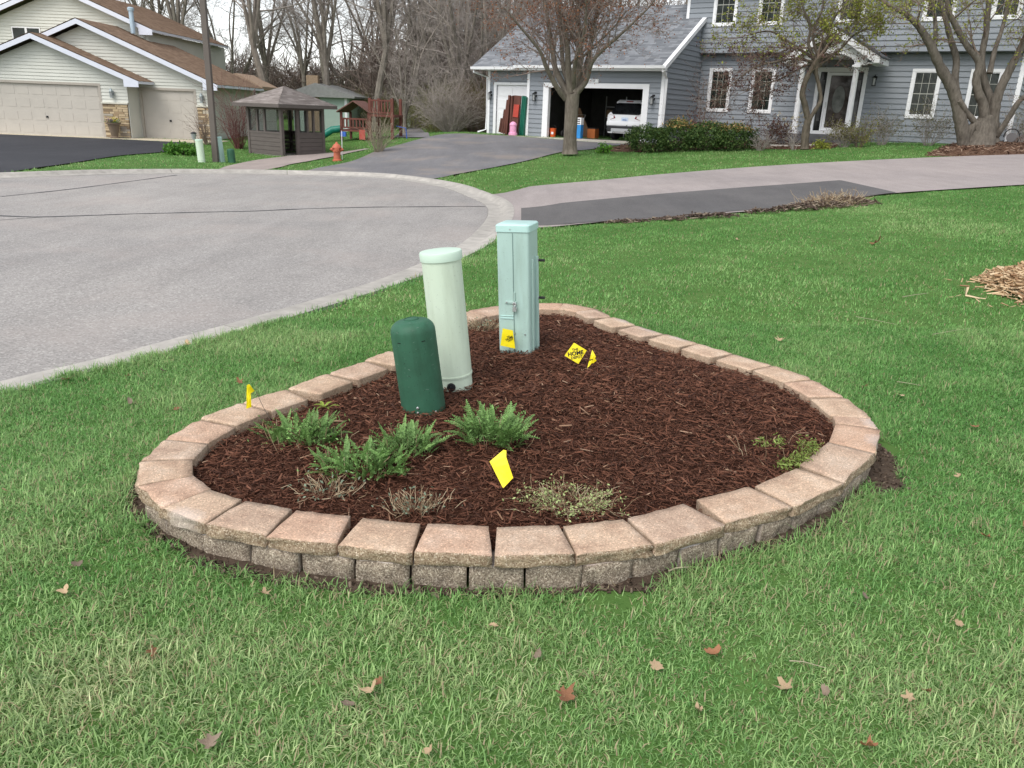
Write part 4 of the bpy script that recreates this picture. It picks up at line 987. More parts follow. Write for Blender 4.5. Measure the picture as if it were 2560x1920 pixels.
fallen((2160, 1505), .04, M_leafC, 'grey stub of bark in the lawn right of the wall', 3, asp=.4)
fallen((1950, 857), .07, M_leafA, 'pale oak leaf in the lawn behind the right blocks', 0)
fallen((2435, 1077), .045, M_leafB, 'rust coloured leaf far right of the bed', 2)
fallen((2250, 997), .06, M_leafA, 'pale leaf lying right of the back blocks', 4)
fallen((2160, 975), .04, M_leafB, 'small brownish leaf behind the right bend of the wall', 2)
fallen((740, 915), .06, M_leafA, 'upright pale leaf in the strip of grass behind the left blocks', 2)
fallen((325, 1015), .07, M_leafC, 'long curled brown leaf in the grass left of the flag', 3, asp=.4)
fallen((168, 958), .06, M_leafA, 'tan leaf standing at the curb edge on the left', 2)
fallen((470, 868), .06, M_leafA, 'pale leaf on the grass close to the curb', 1)
fallen((600, 965), .045, M_leafB, 'rust leaf beside the drooping flag', 2)
fallen((1840, 603), .08, M_leafA, 'pale leaf in the lawn below the dark driveway patch', 2)
fallen((2187, 613), .14, M_leafB, 'rust and white scrap on the lawn far right', 0)
for px, sz, mt in (((15, 1240), .03, M_leafA), ((445, 1032), .04, M_leafB), ((320, 950), .04, M_leafA), ((405, 935), .035, M_leafC), ((950, 1748 - 30), .03, M_leafB), ((1745, 1792), .03, M_leafA), ((2395, 1200), .03, M_leafA), ((2270, 1760), .035, M_leafA),
                   ((2310, 1745), .03, M_leafB), ((1345, 1655), .035, M_leafC), ((200, 1425), .04, M_leafC), ((165, 1493), .035, M_leafA), ((385, 1645), .03, M_leafB), ((1075, 1893), .035, M_leafA), ((1230, 1580), .035, M_leafA), ((2390, 1575), .035, M_leafA), ((2560, 1330), .04, M_leafB)):
    fallen(px, sz, mt, 'tiny crumb of dry leaf caught in the lawn', None, 'leaf crumbs in the lawn')
def twig(px0, px1, r, label):
    a, b = on_ground(*px0), on_ground(*px1); P = resample(np.array([a, a * .6 + b * .4 + np.array([.0, .01]), b]), n=6); Pz = np.c_[P, terrain(P[:, 0], P[:, 1]) + .03]
    o = MB().tube(Pz, np.linspace(r * .6, r * .3, 6), 6).build('twig', M_twig); tag(o, label, 'twig', 'twigs on the lawn')
M_twig = simple('bleached_twig', (.36, .32, .22), .8, .25, 40)
twig((2255, 750), (2320, 740), .006, 'short pale stick in the lawn left of the wood chips')
twig((2138, 800), (2240, 820), .004, 'long thin pale straw lying left of the wood chips')
twig((2330, 845), (2435, 828), .004, 'thin brown stick just below the wood chips')
twig((2240, 965), (2300, 975), .004, 'dull twig in the shaded lawn right of the wall')
twig((1670, 1445), (1720, 1435), .006, 'splinter of wood at the foot of the right front blocks')
twig((1970, 1672), (2060, 1690), .003, 'straight straw on the lawn at lower right')

# ------------------------------------------------------------------ wood chip heap at the right edge
M_wchip = attr_mat('fresh_wood_chips', 'rnd', [(0, (.28, .16, .085)), (.5, (.50, .335, .19)), (1, (.70, .54, .35))], .75, .2)
def chip_heap(name, cx, cy, rx, ry, h, n, mat, label, seed, ln=.03, kind='stuff'):
    rng = np.random.default_rng(seed); a = rng.uniform(0, 6.283, n); r = np.sqrt(rng.uniform(0, 1, n)) * rng.uniform(.75, 1.12, n); x, y = cx + rx * r * np.cos(a), cy + ry * r * np.sin(a)
    z = terrain(x, y) + h * np.clip(1 - r ** 2, 0, 1) + rng.uniform(0, .025, n)
    L = rng.gamma(3, ln / 3, n).clip(.008, ln * 3); az = rng.uniform(0, 6.283, n); pit = rng.normal(0, .3, n)
    ex = np.stack([np.cos(az) * np.cos(pit), np.sin(az) * np.cos(pit), np.sin(pit)], 1); c = np.stack([x, y, z], 1)
    V, F = prisms(c - ex * (L / 2)[:, None], c + ex * (L / 2)[:, None], L * rng.uniform(.06, .16, n), L * rng.uniform(.02, .12, n), 3)
    r_ = np.repeat(rng.uniform(0, 1, n), 3)
    tag(link(name, np_mesh(name, V, [F], attr={'rnd': r_}), mat), label, 'wood chips', kind=kind)
p = on_ground(2610, 745)
chip_heap('wood_chips', p[0] + .2, p[1], .55, 1.1, .24, 7500, M_wchip, 'heap of fresh tan wood chips at the right edge of the lawn', 51, .06)
chip_heap('scattered_wood_chips', p[0] - .15, p[1] - .2, .8, 1.1, .03, 120, M_wchip, 'loose wood chips strewn round the heap', 52, .05)
SOIL_SPOTS += [(p[0] + .12, p[1], .6)]
for q in ((1560, 1490), (2235, 1130)): w = on_ground(*q); SOIL_SPOTS.append((w[0], w[1], .1))
# broken turf and soil along the near side of the dark patch
M_turf = attr_mat('turned_soil_and_roots', 'rnd', [(0, (.05, .035, .028)), (.6, (.14, .10, .08)), (1, (.34, .28, .21))], .9, .1)
for k, q in enumerate(((1560, 557), (1670, 551), (1770, 544), (1900, 534), (1985, 526), (2050, 518), (2110, 511))):
    w = on_ground(*q); chip_heap('turned_soil', w[0], w[1], (.4, .35, .6, .3, .5, .6, .65)[k], (.13, .14, .2, .12, .2, .3, .32)[k], .03 + .012 * k, (220, 260, 420, 160, 420, 700, 800)[k], M_turf, ('strip of turned soil %s along the dark driveway patch' % ('farthest from the house', 'with a small clod', 'by the pale scratch', 'near the middle', 'with roots', 'next to the dead grass', 'under the dead grass clump')[k]), 60 + k, .05)
    SOIL_SPOTS += [(w[0], w[1], (.25, .25, .35, .2, .3, .4, .4)[k])]
def dead_clump(px, label, seed, s=1.0):
    rng = np.random.default_rng(seed); p = on_ground(*px); t = empty('dead_grass_clump', (p[0], p[1], tz(*p)), 0, label, 'dead grass', 'dead grass clumps by the driveway patch')
    stems('blades', rng, 240, .13 * s, .12 * s, .34 * s, .95, t, .004, 4)
for k, (q, l) in enumerate((((2055, 515), 'arching clump of dead straw grass nearest the bed beside the patch'), ((2085, 510), 'arching clump of dead straw grass in the middle of the three'), ((2115, 508), 'arching clump of dead straw grass farthest right beside the patch'))): dead_clump(q, l, 80 + k)

# ------------------------------------------------------------------ building helpers
M_greysiding = simple('grey_siding', (.245, .265, .29), .65, .06, 2, .08, 60, spec=.3, stretch=(.25, 1, 3), orand=.05)
M_white = simple('white_trim_paint', (.80, .80, .81), .5, .03, 4, spec=.35)
M_greyroof = attr_mat('grey_shingles', 'rnd', [(0, (.13, .138, .152)), (.5, (.20, .21, .228)), (1, (.28, .29, .31))], .9, .15)
M_tanroof = attr_mat('brown_shingles', 'rnd', [(0, (.27, .18, .125)), (.5, (.36, .245, .17)), (1, (.45, .315, .225))], .9, .15)
M_brownroof = attr_mat('weathered_shingles', 'rnd', [(0, (.17, .145, .135)), (.5, (.235, .205, .19)), (1, (.31, .275, .26))], .9, .15)
def glass_mat(name, c, rough=.06):
    m, N, L, b = new_mat(name)
    n = noise(N, L, 2.5, 3, .5); r = ramp(N, [(.35, tuple(x * .5 for x in c)), (.65, tuple(x * 1.5 for x in c))]); L.new(n.outputs['Fac'], r.inputs[0]); L.new(r.outputs[0], b.inputs['Base Color'])
    b.inputs['Roughness'].default_value = rough; b.inputs['Specular IOR Level'].default_value = .28; b.inputs['IOR'].default_value = 1.45
    return m
M_glass = glass_mat('window_glass', (.018, .024, .02))
M_dark = simple('dark_interior', (.02, .02, .021), .9)
M_blackmetal = simple('black_metal', (.012, .012, .013), .45, .1, 10, spec=.4)
M_lampglass = simple('lamp_glass', (.35, .36, .36), .15, .05, 4, spec=.6)
_wedge = None
def board_mesh():
    """one lap board, unit length along x, unit exposure in z, 22 mm proud at its butt"""
    mb = MB(); mb.prism([(-.038, 0), (-.004, 1.06), (.0, 1.06), (.0, 0)], 0, 1, 'x')
    me = bpy.data.meshes.new('siding_board'); me.from_pydata(mb.v, [], mb.f); bm = bmesh.new(); bm.from_mesh(me); bmesh.ops.recalc_face_normals(bm, faces=bm.faces); bm.to_mesh(me); bm.free(); me.materials.append(M_greysiding); return me
BOARD = board_mesh()
def lap_boards(parent, spans, z0, z1, exp, place):
    """spans(z) -> list of (a,b) free intervals; place(o,a,z,len) sets the board"""
    z = z0; rng = random.Random(int(z0 * 100))
    while z < z1 - .02:
        e = min(exp, z1 - z)
        for a, b in spans(z + e / 2):
            if b - a < .05: continue
            o = link('siding_board', BOARD, None, parent); o.scale = (b - a - .004, 1, e); place(o, a, z)
        z += exp
def minus(a, b, holes):
    out = [(a, b)]
    for h0, h1 in holes:
        nx = []
        for p, q in out:
            if h1 <= p or h0 >= q: nx.append((p, q)); continue
            if h0 > p: nx.append((p, h0))
            if h1 < q: nx.append((h1, q))
        out = nx
    return out
def shingle_sheet(name, P00, P10, P01, mat, parent, course=.145, tab=.3, seed=1, clip=None):
    """courses of tabs on the plane P00 (eave left), P10 (eave right), P01 (ridge left); every tab overlaps the one below"""
    rng = np.random.default_rng(seed); P00, P10, P01 = (np.array(p, float) for p in (P00, P10, P01)); U = P10 - P00; W = np.linalg.norm(U); U /= W; S = P01 - P00; H = np.linalg.norm(S); S /= H
    Nn = np.cross(U, S); Nn = Nn if Nn[2] > 0 else -Nn; V = []; F = []; A = []
    nrow = int(H / course) + 1
    for r in range(nrow):
        s0 = r * course; s1 = min(s0 + course * 1.25, H); x = -rng.uniform(0, tab)
        while x < W:
            w = tab * rng.uniform(.55, 1.2); a, b = max(x, 0), min(x + w, W); x += w
            if b - a < .02: continue
            sa, sb, ta, tb = a, b, a, b
            if clip:
                sa, sb = clip(a, b, s0); ta, tb = clip(a, b, min(s1, H))
                if sb - sa < .02: continue
            j = rng.uniform(.010, .017); i = len(V); ds = rng.uniform(-.008, .008)
            V += [P00 + U * sa + S * (s0 + ds) + Nn * j, P00 + U * (sb - .004) + S * (s0 + ds) + Nn * j, P00 + U * max(tb - .004, ta + .001) + S * s1 + Nn * .002, P00 + U * ta + S * s1 + Nn * .002,
                  P00 + U * sa + S * (s0 + ds) - Nn * .01, P00 + U * (sb - .004) + S * (s0 + ds) - Nn * .01]
            F += [(i, i + 1, i + 2, i + 3), (i + 4, i + 5, i + 1, i)]; q = rng.uniform(0, 1) * .75 + .25 * rng.uniform(); A += [q, q * .5]
    return tag(link(name, np_mesh(name, np.array(V), [np.array(F)], attr={'rnd': A}), mat, parent), kind='stuff')
PANE = None
def unit_box_mesh(name, mat):
    mb = MB().box(-.5, .5, -.5, .5, -.5, .5); me = bpy.data.meshes.new(name); me.from_pydata(mb.v, [], mb.f); me.materials.append(mat); return me
PANE = unit_box_mesh('pane', M_glass)
def window(parent, u0, u1, z0, z1, y, trim=.11, cols=3, rows=4, mat=M_white, glass=PANE, frame_only=False):
    """u0..u1,z0..z1 are the outer trim limits; y is the wall face, outside is -y"""
    t = trim; mb = MB()
    mb.box(u0, u1, y - .04, y + .02, z1 - t, z1).box(u0, u1, y - .045, y + .02, z0, z0 + t).box(u0, u0 + t, y - .038, y + .02, z0 + t, z1 - t).box(u1 - t, u1, y - .038, y + .02, z0 + t, z1 - t)
    i = t + .035
    mb.box(u0 + t, u0 + i, y - .02, y + .03, z0 + t, z1 - t).box(u1 - i, u1 - t, y - .02, y + .03, z0 + t, z1 - t).box(u0 + i, u1 - i, y - .02, y + .03, z0 + t, z0 + i).box(u0 + i, u1 - i, y - .02, y + .03, z1 - i, z1 - t)
    w = mb.build('window', mat, parent)
    a, b, c, d = u0 + i, u1 - i, z0 + i, z1 - i; g = .014
    m2 = MB()
    for k in range(1, cols): x = a + (b - a) * k / cols; m2.box(x - g / 2, x + g / 2, y - .004, y + .02, c, d)
    for k in range(1, rows):
        z = c + (d - c) * k / rows; gg = g if k != rows / 2 else g * 1.8
        for q in range(cols): m2.box(a + (b - a) * q / cols + g / 2, a + (b - a) * (q + 1) / cols - g / 2, y - .004, y + .02, z - gg / 2, z + gg / 2)
    if cols * rows > 1: m2.build('muntin', M_cream, w)
    rng = random.Random(int(u0 * 91 + z0 * 13))
    for q in range(cols):
        for k in range(rows):
            o = link('pane', glass, None, w); x0, x1 = a + (b - a) * q / cols, a + (b - a) * (q + 1) / cols; zz0, zz1 = c + (d - c) * k / rows, c + (d - c) * (k + 1) / rows
            o.location = ((x0 + x1) / 2, y + .018, (zz0 + zz1) / 2); o.scale = (x1 - x0, .006, zz1 - zz0); o.rotation_euler = (rng.gauss(0, .004), 0, rng.gauss(0, .004))
    return w
M_cream = simple('window_grid_cream', (.46, .46, .41), .5, .03, 5)
def lantern(parent, u, y, z, mat=None, s=1.0, facing=1):
    mat = mat or M_blackmetal
    l = MB(); l.box(u - .05 * s, u + .05 * s, y - .03, y - .002, z - .02 * s, z + .16 * s); l.tube([(u, y - .02, z + .12 * s), (u, y - .1 * s, z + .15 * s), (u, y - .13 * s, z + .10 * s)], .012 * s, 6)
    l.lathe([(.085 * s, .07 * s), (.07 * s, .085 * s), (.02 * s, .12 * s)], 8, (u, y - .13 * s, z), smooth=False); l.lathe([(.06 * s, -.17 * s), (.065 * s, -.15 * s)], 8, (u, y - .13 * s, z), smooth=False)
    for k in range(4): a = R(45 + 90 * k); x, yy = u + .058 * s * math.cos(a), y - .13 * s + .058 * s * math.sin(a); l.tube([(x, yy, z - .16 * s), (x, yy, z + .08 * s)], .006 * s, 5)
    o = l.build('lantern', mat, parent)
    MB().lathe([(.04 * s, -.14 * s), (.048 * s, .06 * s)], 10, (u, y - .13 * s, z)).build('lamp_glass', M_lampglass, o)
    return o

# ------------------------------------------------------------------ grey house
GA = R(-33.6)
gh = empty('grey_house', (1.13, 37.9, 0), GA, 'grey lap-sided two storey house with open garage and white trim', 'house')
EX = .2; SLAB = .58
# garage front wall: openings
wall = MB()
def holed(mb, a, b, z0, z1, y0, y1, holes):
    """solid wall panel made of boxes round rectangular holes (u0,u1,z0,z1)"""
    us = sorted({a, b, *[h[0] for h in holes], *[h[1] for h in holes]})
    for p, q in zip(us[:-1], us[1:]):
        m = (p + q) / 2; cuts = minus(z0, z1, [(h[2], h[3]) for h in holes if h[0] <= m <= h[1]])
        for c, d in cuts: mb.box(p, q, y0, y1, c, d)
gdoor = (-.03, 4.68, SLAB - .1, 2.74); sdoor = (-3.05, -1.2, SLAB - .1, 2.77)
holed(wall, -1.08, 5.55, .3, 3.5, 0, .15, [gdoor]); holed(wall, -3.52, -1.08, .3, 3.5, .3, .45, [(sdoor[0], sdoor[1], .3, 2.77)])
gw = wall.build('garage_wall', M_greysiding, gh)
def pl(y): 
    def f(o, a, z): o.location = (a, y, z)
    return f
lap_boards(gw, lambda z: minus(-1.0, 5.43, [(-.26, 4.9)] if z < 2.88 else []), .55, 3.46, EX, pl(0))
lap_boards(gw, lambda z: minus(-3.42, -1.08, [(-3.2, -1.08)] if z < 2.88 else []), .55, 3.42, EX, pl(.3))
tr = MB()
tr.box(-.26, -.03, -.035, .02, .55, 2.74).box(4.68, 4.91, -.035, .02, .5, 2.74).box(-.26, 4.91, -.036, .02, 2.74, 2.885)
tr.box(-.03, .02, -.03, .17, .55, 2.74).box(4.63, 4.68, -.03, .17, .55, 2.74).box(.02, 4.63, -.03, .17, 2.69, 2.74)
tr.box(-1.13, -1.0, -.04, .34, .55, 3.48).box(5.43, 5.58, -.04, .11, .45, 3.46).box(-3.55, -3.42, .262, .40, .55, 3.44)
tr.box(-3.2, -3.05, .27, .33, .58, 2.77).box(-1.2, -1.13, .27, .33, .58, 2.77).box(-3.2, -1.13, .268, .33, 2.77, 2.88)
tr.build('door_trim', M_white, gh)
d = MB().box(-3.05, -1.2, .36, .40, SLAB, 2.77).build('garage_door', M_white, gh)
for r in range(4):
    for c in range(2):
        MB().box(-3.05 + .08 + c * .925, -3.05 + .86 + c * .925, .348, .362, SLAB + .08 + r * .54, SLAB + .47 + r * .54).build('panel', M_white, d, bevel=.012)
# garage inside
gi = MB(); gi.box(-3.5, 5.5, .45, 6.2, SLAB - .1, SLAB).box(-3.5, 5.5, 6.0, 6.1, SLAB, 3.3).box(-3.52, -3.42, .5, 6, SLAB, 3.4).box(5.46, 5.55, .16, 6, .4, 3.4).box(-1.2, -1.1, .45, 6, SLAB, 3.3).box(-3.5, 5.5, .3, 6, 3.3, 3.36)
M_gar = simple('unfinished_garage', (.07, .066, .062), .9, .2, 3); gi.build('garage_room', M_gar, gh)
MB().box(-3.6, 5.6, -.75, .45, SLAB - .3, SLAB - .012).build('garage_slab', M_slab, gh)
# garage roof (front slope + back slope), gutter, downspout
RZ = 3.56; RS = .58; RIDGE = 4.6
rf = MB(); 
rf.prism([(-.42, RZ - .06), (RIDGE, RZ - .06 + RS * (RIDGE + .42)), (9.6, RZ - .06), (9.6, RZ - .16), (RIDGE, RZ - .16 + RS * (RIDGE + .42)), (-.42, RZ - .16)], -3.95, 5.72, 'x')
roof = rf.build('garage_roof', simple('roof_deck', (.13, .135, .145), .9), gh)
shingle_sheet('shingles', (-4.0, -.46, RZ - .06), (5.75, -.46, RZ - .06), (-4.0, RIDGE, RZ - .06 + RS * (RIDGE + .46)), M_greyroof, roof, .145, .32, 1)
gut = MB(); gut.prism([(-.58, 3.46), (-.60, 3.575), (-.585, 3.575), (-.565, 3.48), (-.455, 3.48), (-.455, 3.46)], -1.55, 5.75, 'x'); gut.prism([(-.50, 3.40), (-.52, 3.515), (-.505, 3.515), (-.485, 3.42), (-.375, 3.42), (-.375, 3.40)], -4.02, -1.56, 'x')
gut.box(-3.95, 5.72, -.45, -.43, 3.38, 3.52)
gut.box(-3.55, 5.5, -.43, .3, 3.375, 3.395)
gut.build('gutter', M_white, gh)
def pipe(pts, w, name='downspout'): MB().tube(pts, w, 4, smooth=False).build(name, M_white, gh)
pipe([(5.66, -.5, 3.46), (5.66, -.5, 3.36), (5.66, -.07, 3.1), (5.66, -.07, .7)], .058)
pipe([(-3.9, -.42, 3.42), (-3.9, -.42, 3.3), (-3.62, .3, 3.1), (-3.62, .3, .75), (-3.85, -.05, .62)], .05)
lantern(gh, -3.36, .3, 2.3, s=1.15); lantern(gh, -.66, 0, 2.3, s=1.25); lantern(gh, 5.13, 0, 2.28, s=1.25)
npl = MB(); rbox_pts = []
npl.box(2.0, 2.52, -.055, -.03, 2.9, 3.06); pt = npl.build('number_plate', M_white, gh, bevel=.012)
nm = text_mesh('720', .13, .001); nm.materials.append(simple('number_ink', (.06, .06, .07), .6)); link('lettering', nm, None, pt, loc=(2.26, -.058, 2.98), rot=(R(90), 0, 0))
# gable side wall of the garage (faces right)
sw = MB(); sw.prism([(0, .4), (3.75, .4), (3.75, RZ - .3 + RS * 4.1), (0, RZ - .2)], 5.40, 5.55, 'x'); sidew = sw.build('garage_side_wall', M_greysiding, gh)
def gable_spans(z):
    y0 = 0.0 if z < 3.3 else max(0, (z - RZ + .18) / RS - .42)
    return [(y0 + .02, 3.72)] if y0 < 3.6 else []
def place_side(o, a, z): o.location = (5.55, a, z); o.rotation_euler = (0, 0, R(90))
lap_boards(sidew, gable_spans, .55, 5.6, EX, place_side)
rk = MB(); rk.prism([(-.46, RZ - .02), (3.4, RZ - .02 + RS * 3.86), (3.4, RZ - .2 + RS * 3.86), (-.46, RZ - .2)], 5.56, 5.74, 'x'); rk.build('rake_board', M_white, gh)
# main house, ground floor
MW = 3.75; UR = 17.85; GZ = .55
win_lo = [(5.98, 7.0), (7.87, 8.9), (14.17, 15.21), (16.17, 17.26)]
mw = MB(); holed(mw, 5.55, UR, GZ, 4.3, MW, MW + .15, [(10.75, 12.4, 1.2, 3.6)] + [(a + .12, b - .12, 2.05, 3.6) for a, b in win_lo])
mw = mw.build('front_wall', M_greysiding, gh)
def main_spans(z):
    h = [(10.6, 12.55)] if 1.15 < z < 3.78 else []
    if 1.93 < z < 3.73: h += [(a, b) for a, b in win_lo]
    return minus(5.56, UR - .1, h)
lap_boards(mw, main_spans, GZ + .1, 4.28, EX, pl(MW))
for a, b in win_lo: window(gh, a, b, 1.93, 3.73, MW)
MB().box(UR - .12, UR + .03, MW - .03, MW + .1, GZ, 4.28).build('corner_board', M_white, gh)
# upper floor, jettied forward
UW = 3.35
uw_win = [(6.0, 7.05), (7.95, 9.0), (11.1, 12.15), (14.2, 15.3), (16.45, 17.4)]
uw = MB(); holed(uw, 4.8, UR + .02, 4.3, 7.05, UW, UW + .15, [(a + .12, b - .12, 5.47, 6.95) for a, b in uw_win]); uw.box(4.95, UR, UW + .15, MW + .2, 4.3, 4.34)
uwo = uw.build('upper_wall', M_greysiding, gh)
def up_spans(z):
    a0 = 4.93 if z > 5.8 else 5.75 if z > 5.35 else 5.6
    return minus(a0, UR - .1, [(a, b) for a, b in uw_win] if z > 5.36 else [])
lap_boards(uwo, up_spans, 4.32, 7.05, EX, pl(UW))
for a, b in uw_win: window(gh, a, b, 5.36, 7.04, UW, rows=4)
MB().box(4.8, 4.93, UW - .03, UW + .1, 5.7, 7.05).box(UR - .1, UR + .05, UW - .03, UW + .1, 4.3, 7.05).build('upper_corner_board', M_white, gh)
# right side wall and body of the house
bd = MB(); bd.box(5.6, UR, MW + .16, 11.5, .3, 7.0).box(4.82, 5.6, UW + .15, 11.5, 4.6, 7.0); body = bd.build('house_body', M_greysiding, gh)
def place_r(o, a, z): o.location = (UR, a, z); o.rotation_euler = (0, 0, R(90))
lap_boards(body, lambda z: [(MW + .12, 11.5)], GZ + .1, 7.0, EX, place_r)
mr = MB(); mr.prism([(UW - .5, 7.0), (7.4, 10.0), (12.0, 7.0), (12.0, 6.9), (UW - .5, 6.9)], 4.4, UR + .4, 'x'); mroof = mr.build('main_roof', simple('roof_deck_b', (.13, .135, .145), .9), gh)
shingle_sheet('shingles', (4.4, UW - .52, 7.01), (UR + .4, UW - .52, 7.01), (4.4, 7.4, 10.02), M_greyroof, mroof, .3, .6, 2)
# porch
PC = 11.55; PY = 1.9
MB().box(10.1, 13.0, 1.45, MW, .5, 1.19).build('porch_floor', simple('porch_stone', (.13, .13, .135), .8, .15, 5, .3, 30), gh)
st = MB().box(10.1, 13.0, 1.05, 1.45, .45, .98).build('porch_step', simple('step_stone', (.12, .12, .125), .8, .15, 5, .3, 30), gh)
for u in (10.5, 12.5):
    c = MB(); c.box(u - .17, u + .17, PY - .17, PY + .17, 1.19, 1.33); c.lathe([(.125, 1.33), (.125, 1.38), (.115, 1.42), (.10, 3.62), (.12, 3.66)], 20, (u, PY, 0)); c.box(u - .15, u + .15, PY - .15, PY + .15, 3.66, 3.74); c.build('column', M_white, gh)
pg = MB()
gz0, gzA = 3.98, 5.0
arch = [(12.36, 3.74), (12.86, 3.74), (12.86, gz0), (PC, gzA - .18), (10.24, gz0), (10.24, 3.74), (10.64, 3.74)] + [(PC + .88 * math.cos(R(a)), 3.74 + .42 * math.sin(R(a))) for a in range(170, 0, -15)]
pg.prism(arch, PY - .1, PY + .05, 'y'); pg.build('porch_gable', M_white, gh)
fa = MB(); t = .2
for s in (-1, 1):
    fa.prism([(PC, gzA + .06), (PC + s * 1.78, gz0 + .02), (PC + s * 1.78, gz0 - .18), (PC + s * 1.6, gz0 - .18), (PC, gzA - .16)], PY - .35, PY - .27, 'y')
    fa.box(min(PC + s * 1.35, PC + s * 1.78), max(PC + s * 1.35, PC + s * 1.78), PY - .26, UW, gz0 - .2, gz0 - .16)
    fa.box(min(PC + s * 1.74, PC + s * 1.78), max(PC + s * 1.74, PC + s * 1.78), PY - .27, UW, gz0 - .16, gz0 + .0)
fa.build('porch_fascia', M_white, gh)
pr = MB()
for s in (-1, 1): pr.prism([(PC, gzA + .09), (PC + s * 1.82, gz0 + .05), (PC + s * 1.82, gz0 + .02), (PC, gzA + .06)], PY - .36, UW + .02, 'y')
proof = pr.build('porch_roof', simple('roof_deck_c', (.13, .135, .145), .9), gh)
for s in (-1, 1): shingle_sheet('shingles', (PC + s * 1.82, PY - .36, gz0 + .055), (PC + s * 1.82, UW, gz0 + .055), (PC, PY - .36, gzA + .095), M_greyroof, proof, .145, .3, 5)
MB().box(10.2, 12.9, PY + .06, MW, 4.06, 4.1).build('porch_ceiling', M_white, gh)
# entrance
dt = MB(); dt.box(10.6, 10.74, MW - .05, MW + .1, 1.19, 3.6).box(12.41, 12.55, MW - .05, MW + .1, 1.19, 3.6).box(10.6, 12.55, MW - .055, MW + .1, 3.6, 3.77).box(11.0, 11.06, MW - .02, MW + .1, 1.32, 3.6).box(12.09, 12.15, MW - .02, MW + .1, 1.32, 3.6).box(10.62, 12.53, MW - .22, MW + .1, 1.195, 1.32)
dt.build('entrance_frame', M_white, gh)
M_door = simple('dark_wood_door', (.045, .028, .02), .35, .3, 3, .1, 20, spec=.5, stretch=(4, 1, .5))
fd = MB().box(11.06, 12.09, MW + .03, MW + .08, 1.32, 3.6).build('front_door', M_door, gh)
sd = MB(); sd.box(11.07, 11.17, MW - .03, MW + .02, 1.33, 3.58).box(11.99, 12.085, MW - .03, MW + .02, 1.33, 3.58).box(11.17, 11.99, MW - .03, MW + .02, 3.47, 3.58).box(11.17, 11.99, MW - .03, MW + .02, 1.33, 1.45)
sdo = sd.build('storm_door', M_white, gh)
MB().box(11.17, 11.99, MW + .005, MW + .011, 1.45, 3.47).build('storm_glass', glass_mat('storm_glass', (.030, .022, .018), .05), sdo)
ov = MB(); P = [(11.58 + .24 * math.cos(R(a)), 2.55 + .52 * math.sin(R(a))) for a in range(0, 360, 15)]; ov.prism(P, MW - .004, MW + .004, 'y'); ov.build('oval_glass', glass_mat('leaded_glass', (.10, .105, .095), .25), sdo)
MB().box(11.10, 11.125, MW - .07, MW - .031, 2.2, 2.45).build('handle', M_steel, sdo)
for a, b in ((10.74, 11.0), (12.15, 12.41)):
    s_ = MB().box(a, b, MW + .02, MW + .03, 1.32, 3.6).build('sidelight', glass_mat('sidelight_glass', (.03, .03, .03)), gh)
    MB().box((a + b) / 2 - .06, (a + b) / 2 + .06, MW + .008, MW + .019, 1.7, 3.3).build('leaded_strip', glass_mat('leaded_strip_glass', (.1, .1, .1), .3), s_)
lantern(gh, 12.86, MW, 3.3, s=1.3)

# ------------------------------------------------------------------ tan house
TH0 = (-17.0, 36.3, -.1)
th = empty('tan_house', TH0, 0, 'cream sided house with brown roofs, two garage doors and stone veneer', 'house')
M_cream_s = simple('cream_siding', (.60, .60, .54), .6, .05, 1.2, .05, 40)
M_gdoor = simple('taupe_door_paint', (.47, .435, .385), .55, .04, 2)
M_trimT = simple('pale_fascia', (.66, .68, .76), .5, .03, 4)
M_taupe = simple('taupe_trim', (.40, .36, .31), .6, .05, 4)
def TB(mb, name, mat, parent=None, **k): return mb.shift(TH0).build(name, mat, parent or th, **k)
def lap_wall(name, rows, y, exp=.135):
    """rows(z) -> [(xa, xb)]; every course a thin wedge, butts 12 mm proud"""
    mb = MB(); z = rows.z0
    while z < rows.z1 - .01:
        for (a0, b0), (a1, b1) in zip(rows(z), rows(min(z + exp, rows.z1))):
            if b0 - a0 < .05: continue
            e = min(exp, rows.z1 - z); a1, b1 = min(a1, b1), max(a1, b1)
            mb.add([(a0, y - .03, z), (b0, y - .03, z), (b1, y - .002, z + e), (a1, y - .002, z + e), (a0, y, z), (b0, y, z)], [(0, 1, 2, 3), (4, 5, 1, 0)])
        z += exp
    return tag(TB(mb, name, M_cream_s), kind='stuff')
class Rows:
    def __init__(s, f, z0, z1): s.f, s.z0, s.z1 = f, z0, z1
    def __call__(s, z): return s.f(z)
def gable(ax, az, slope, x0, x1):
    def f(z):
        h = (az - z) / slope; return [(max(x0, ax - h), min(x1, ax + h))]
    return f
# big garage (front), apex -20.35
BG_Y, SG_Y, UP_Y = 35.8, 36.8, 40.0
g1 = gable(-20.35, 3.72, .40, -23.9, -16.8)
def rows1(z):
    a, b = g1(z)[0]
    return [(a, -22.85), (-17.92, b)] if z < 2.05 else [(a, b), (b, b)]
w1 = MB(); w1.prism([(-23.9, -.1), (-22.85, -.1), (-22.85, 2.05), (-17.92, 2.05), (-17.92, -.1), (-16.8, -.1), (-16.8, 2.3), (-20.35, 3.72), (-23.9, 2.3)], BG_Y, BG_Y + .15, 'y'); TB(w1, 'garage_wall', M_cream_s)
lap_wall('siding', Rows(lambda z: [(g1(z)[0][0], -22.85), (-17.92, g1(z)[0][1])], 1.36, 2.05), BG_Y); lap_wall('siding', Rows(g1, 2.05, 3.70), BG_Y)
TB(MB().box(-16.95, -16.8, BG_Y + .15, SG_Y + .2, -.1, 2.3), 'return_wall', M_cream_s)
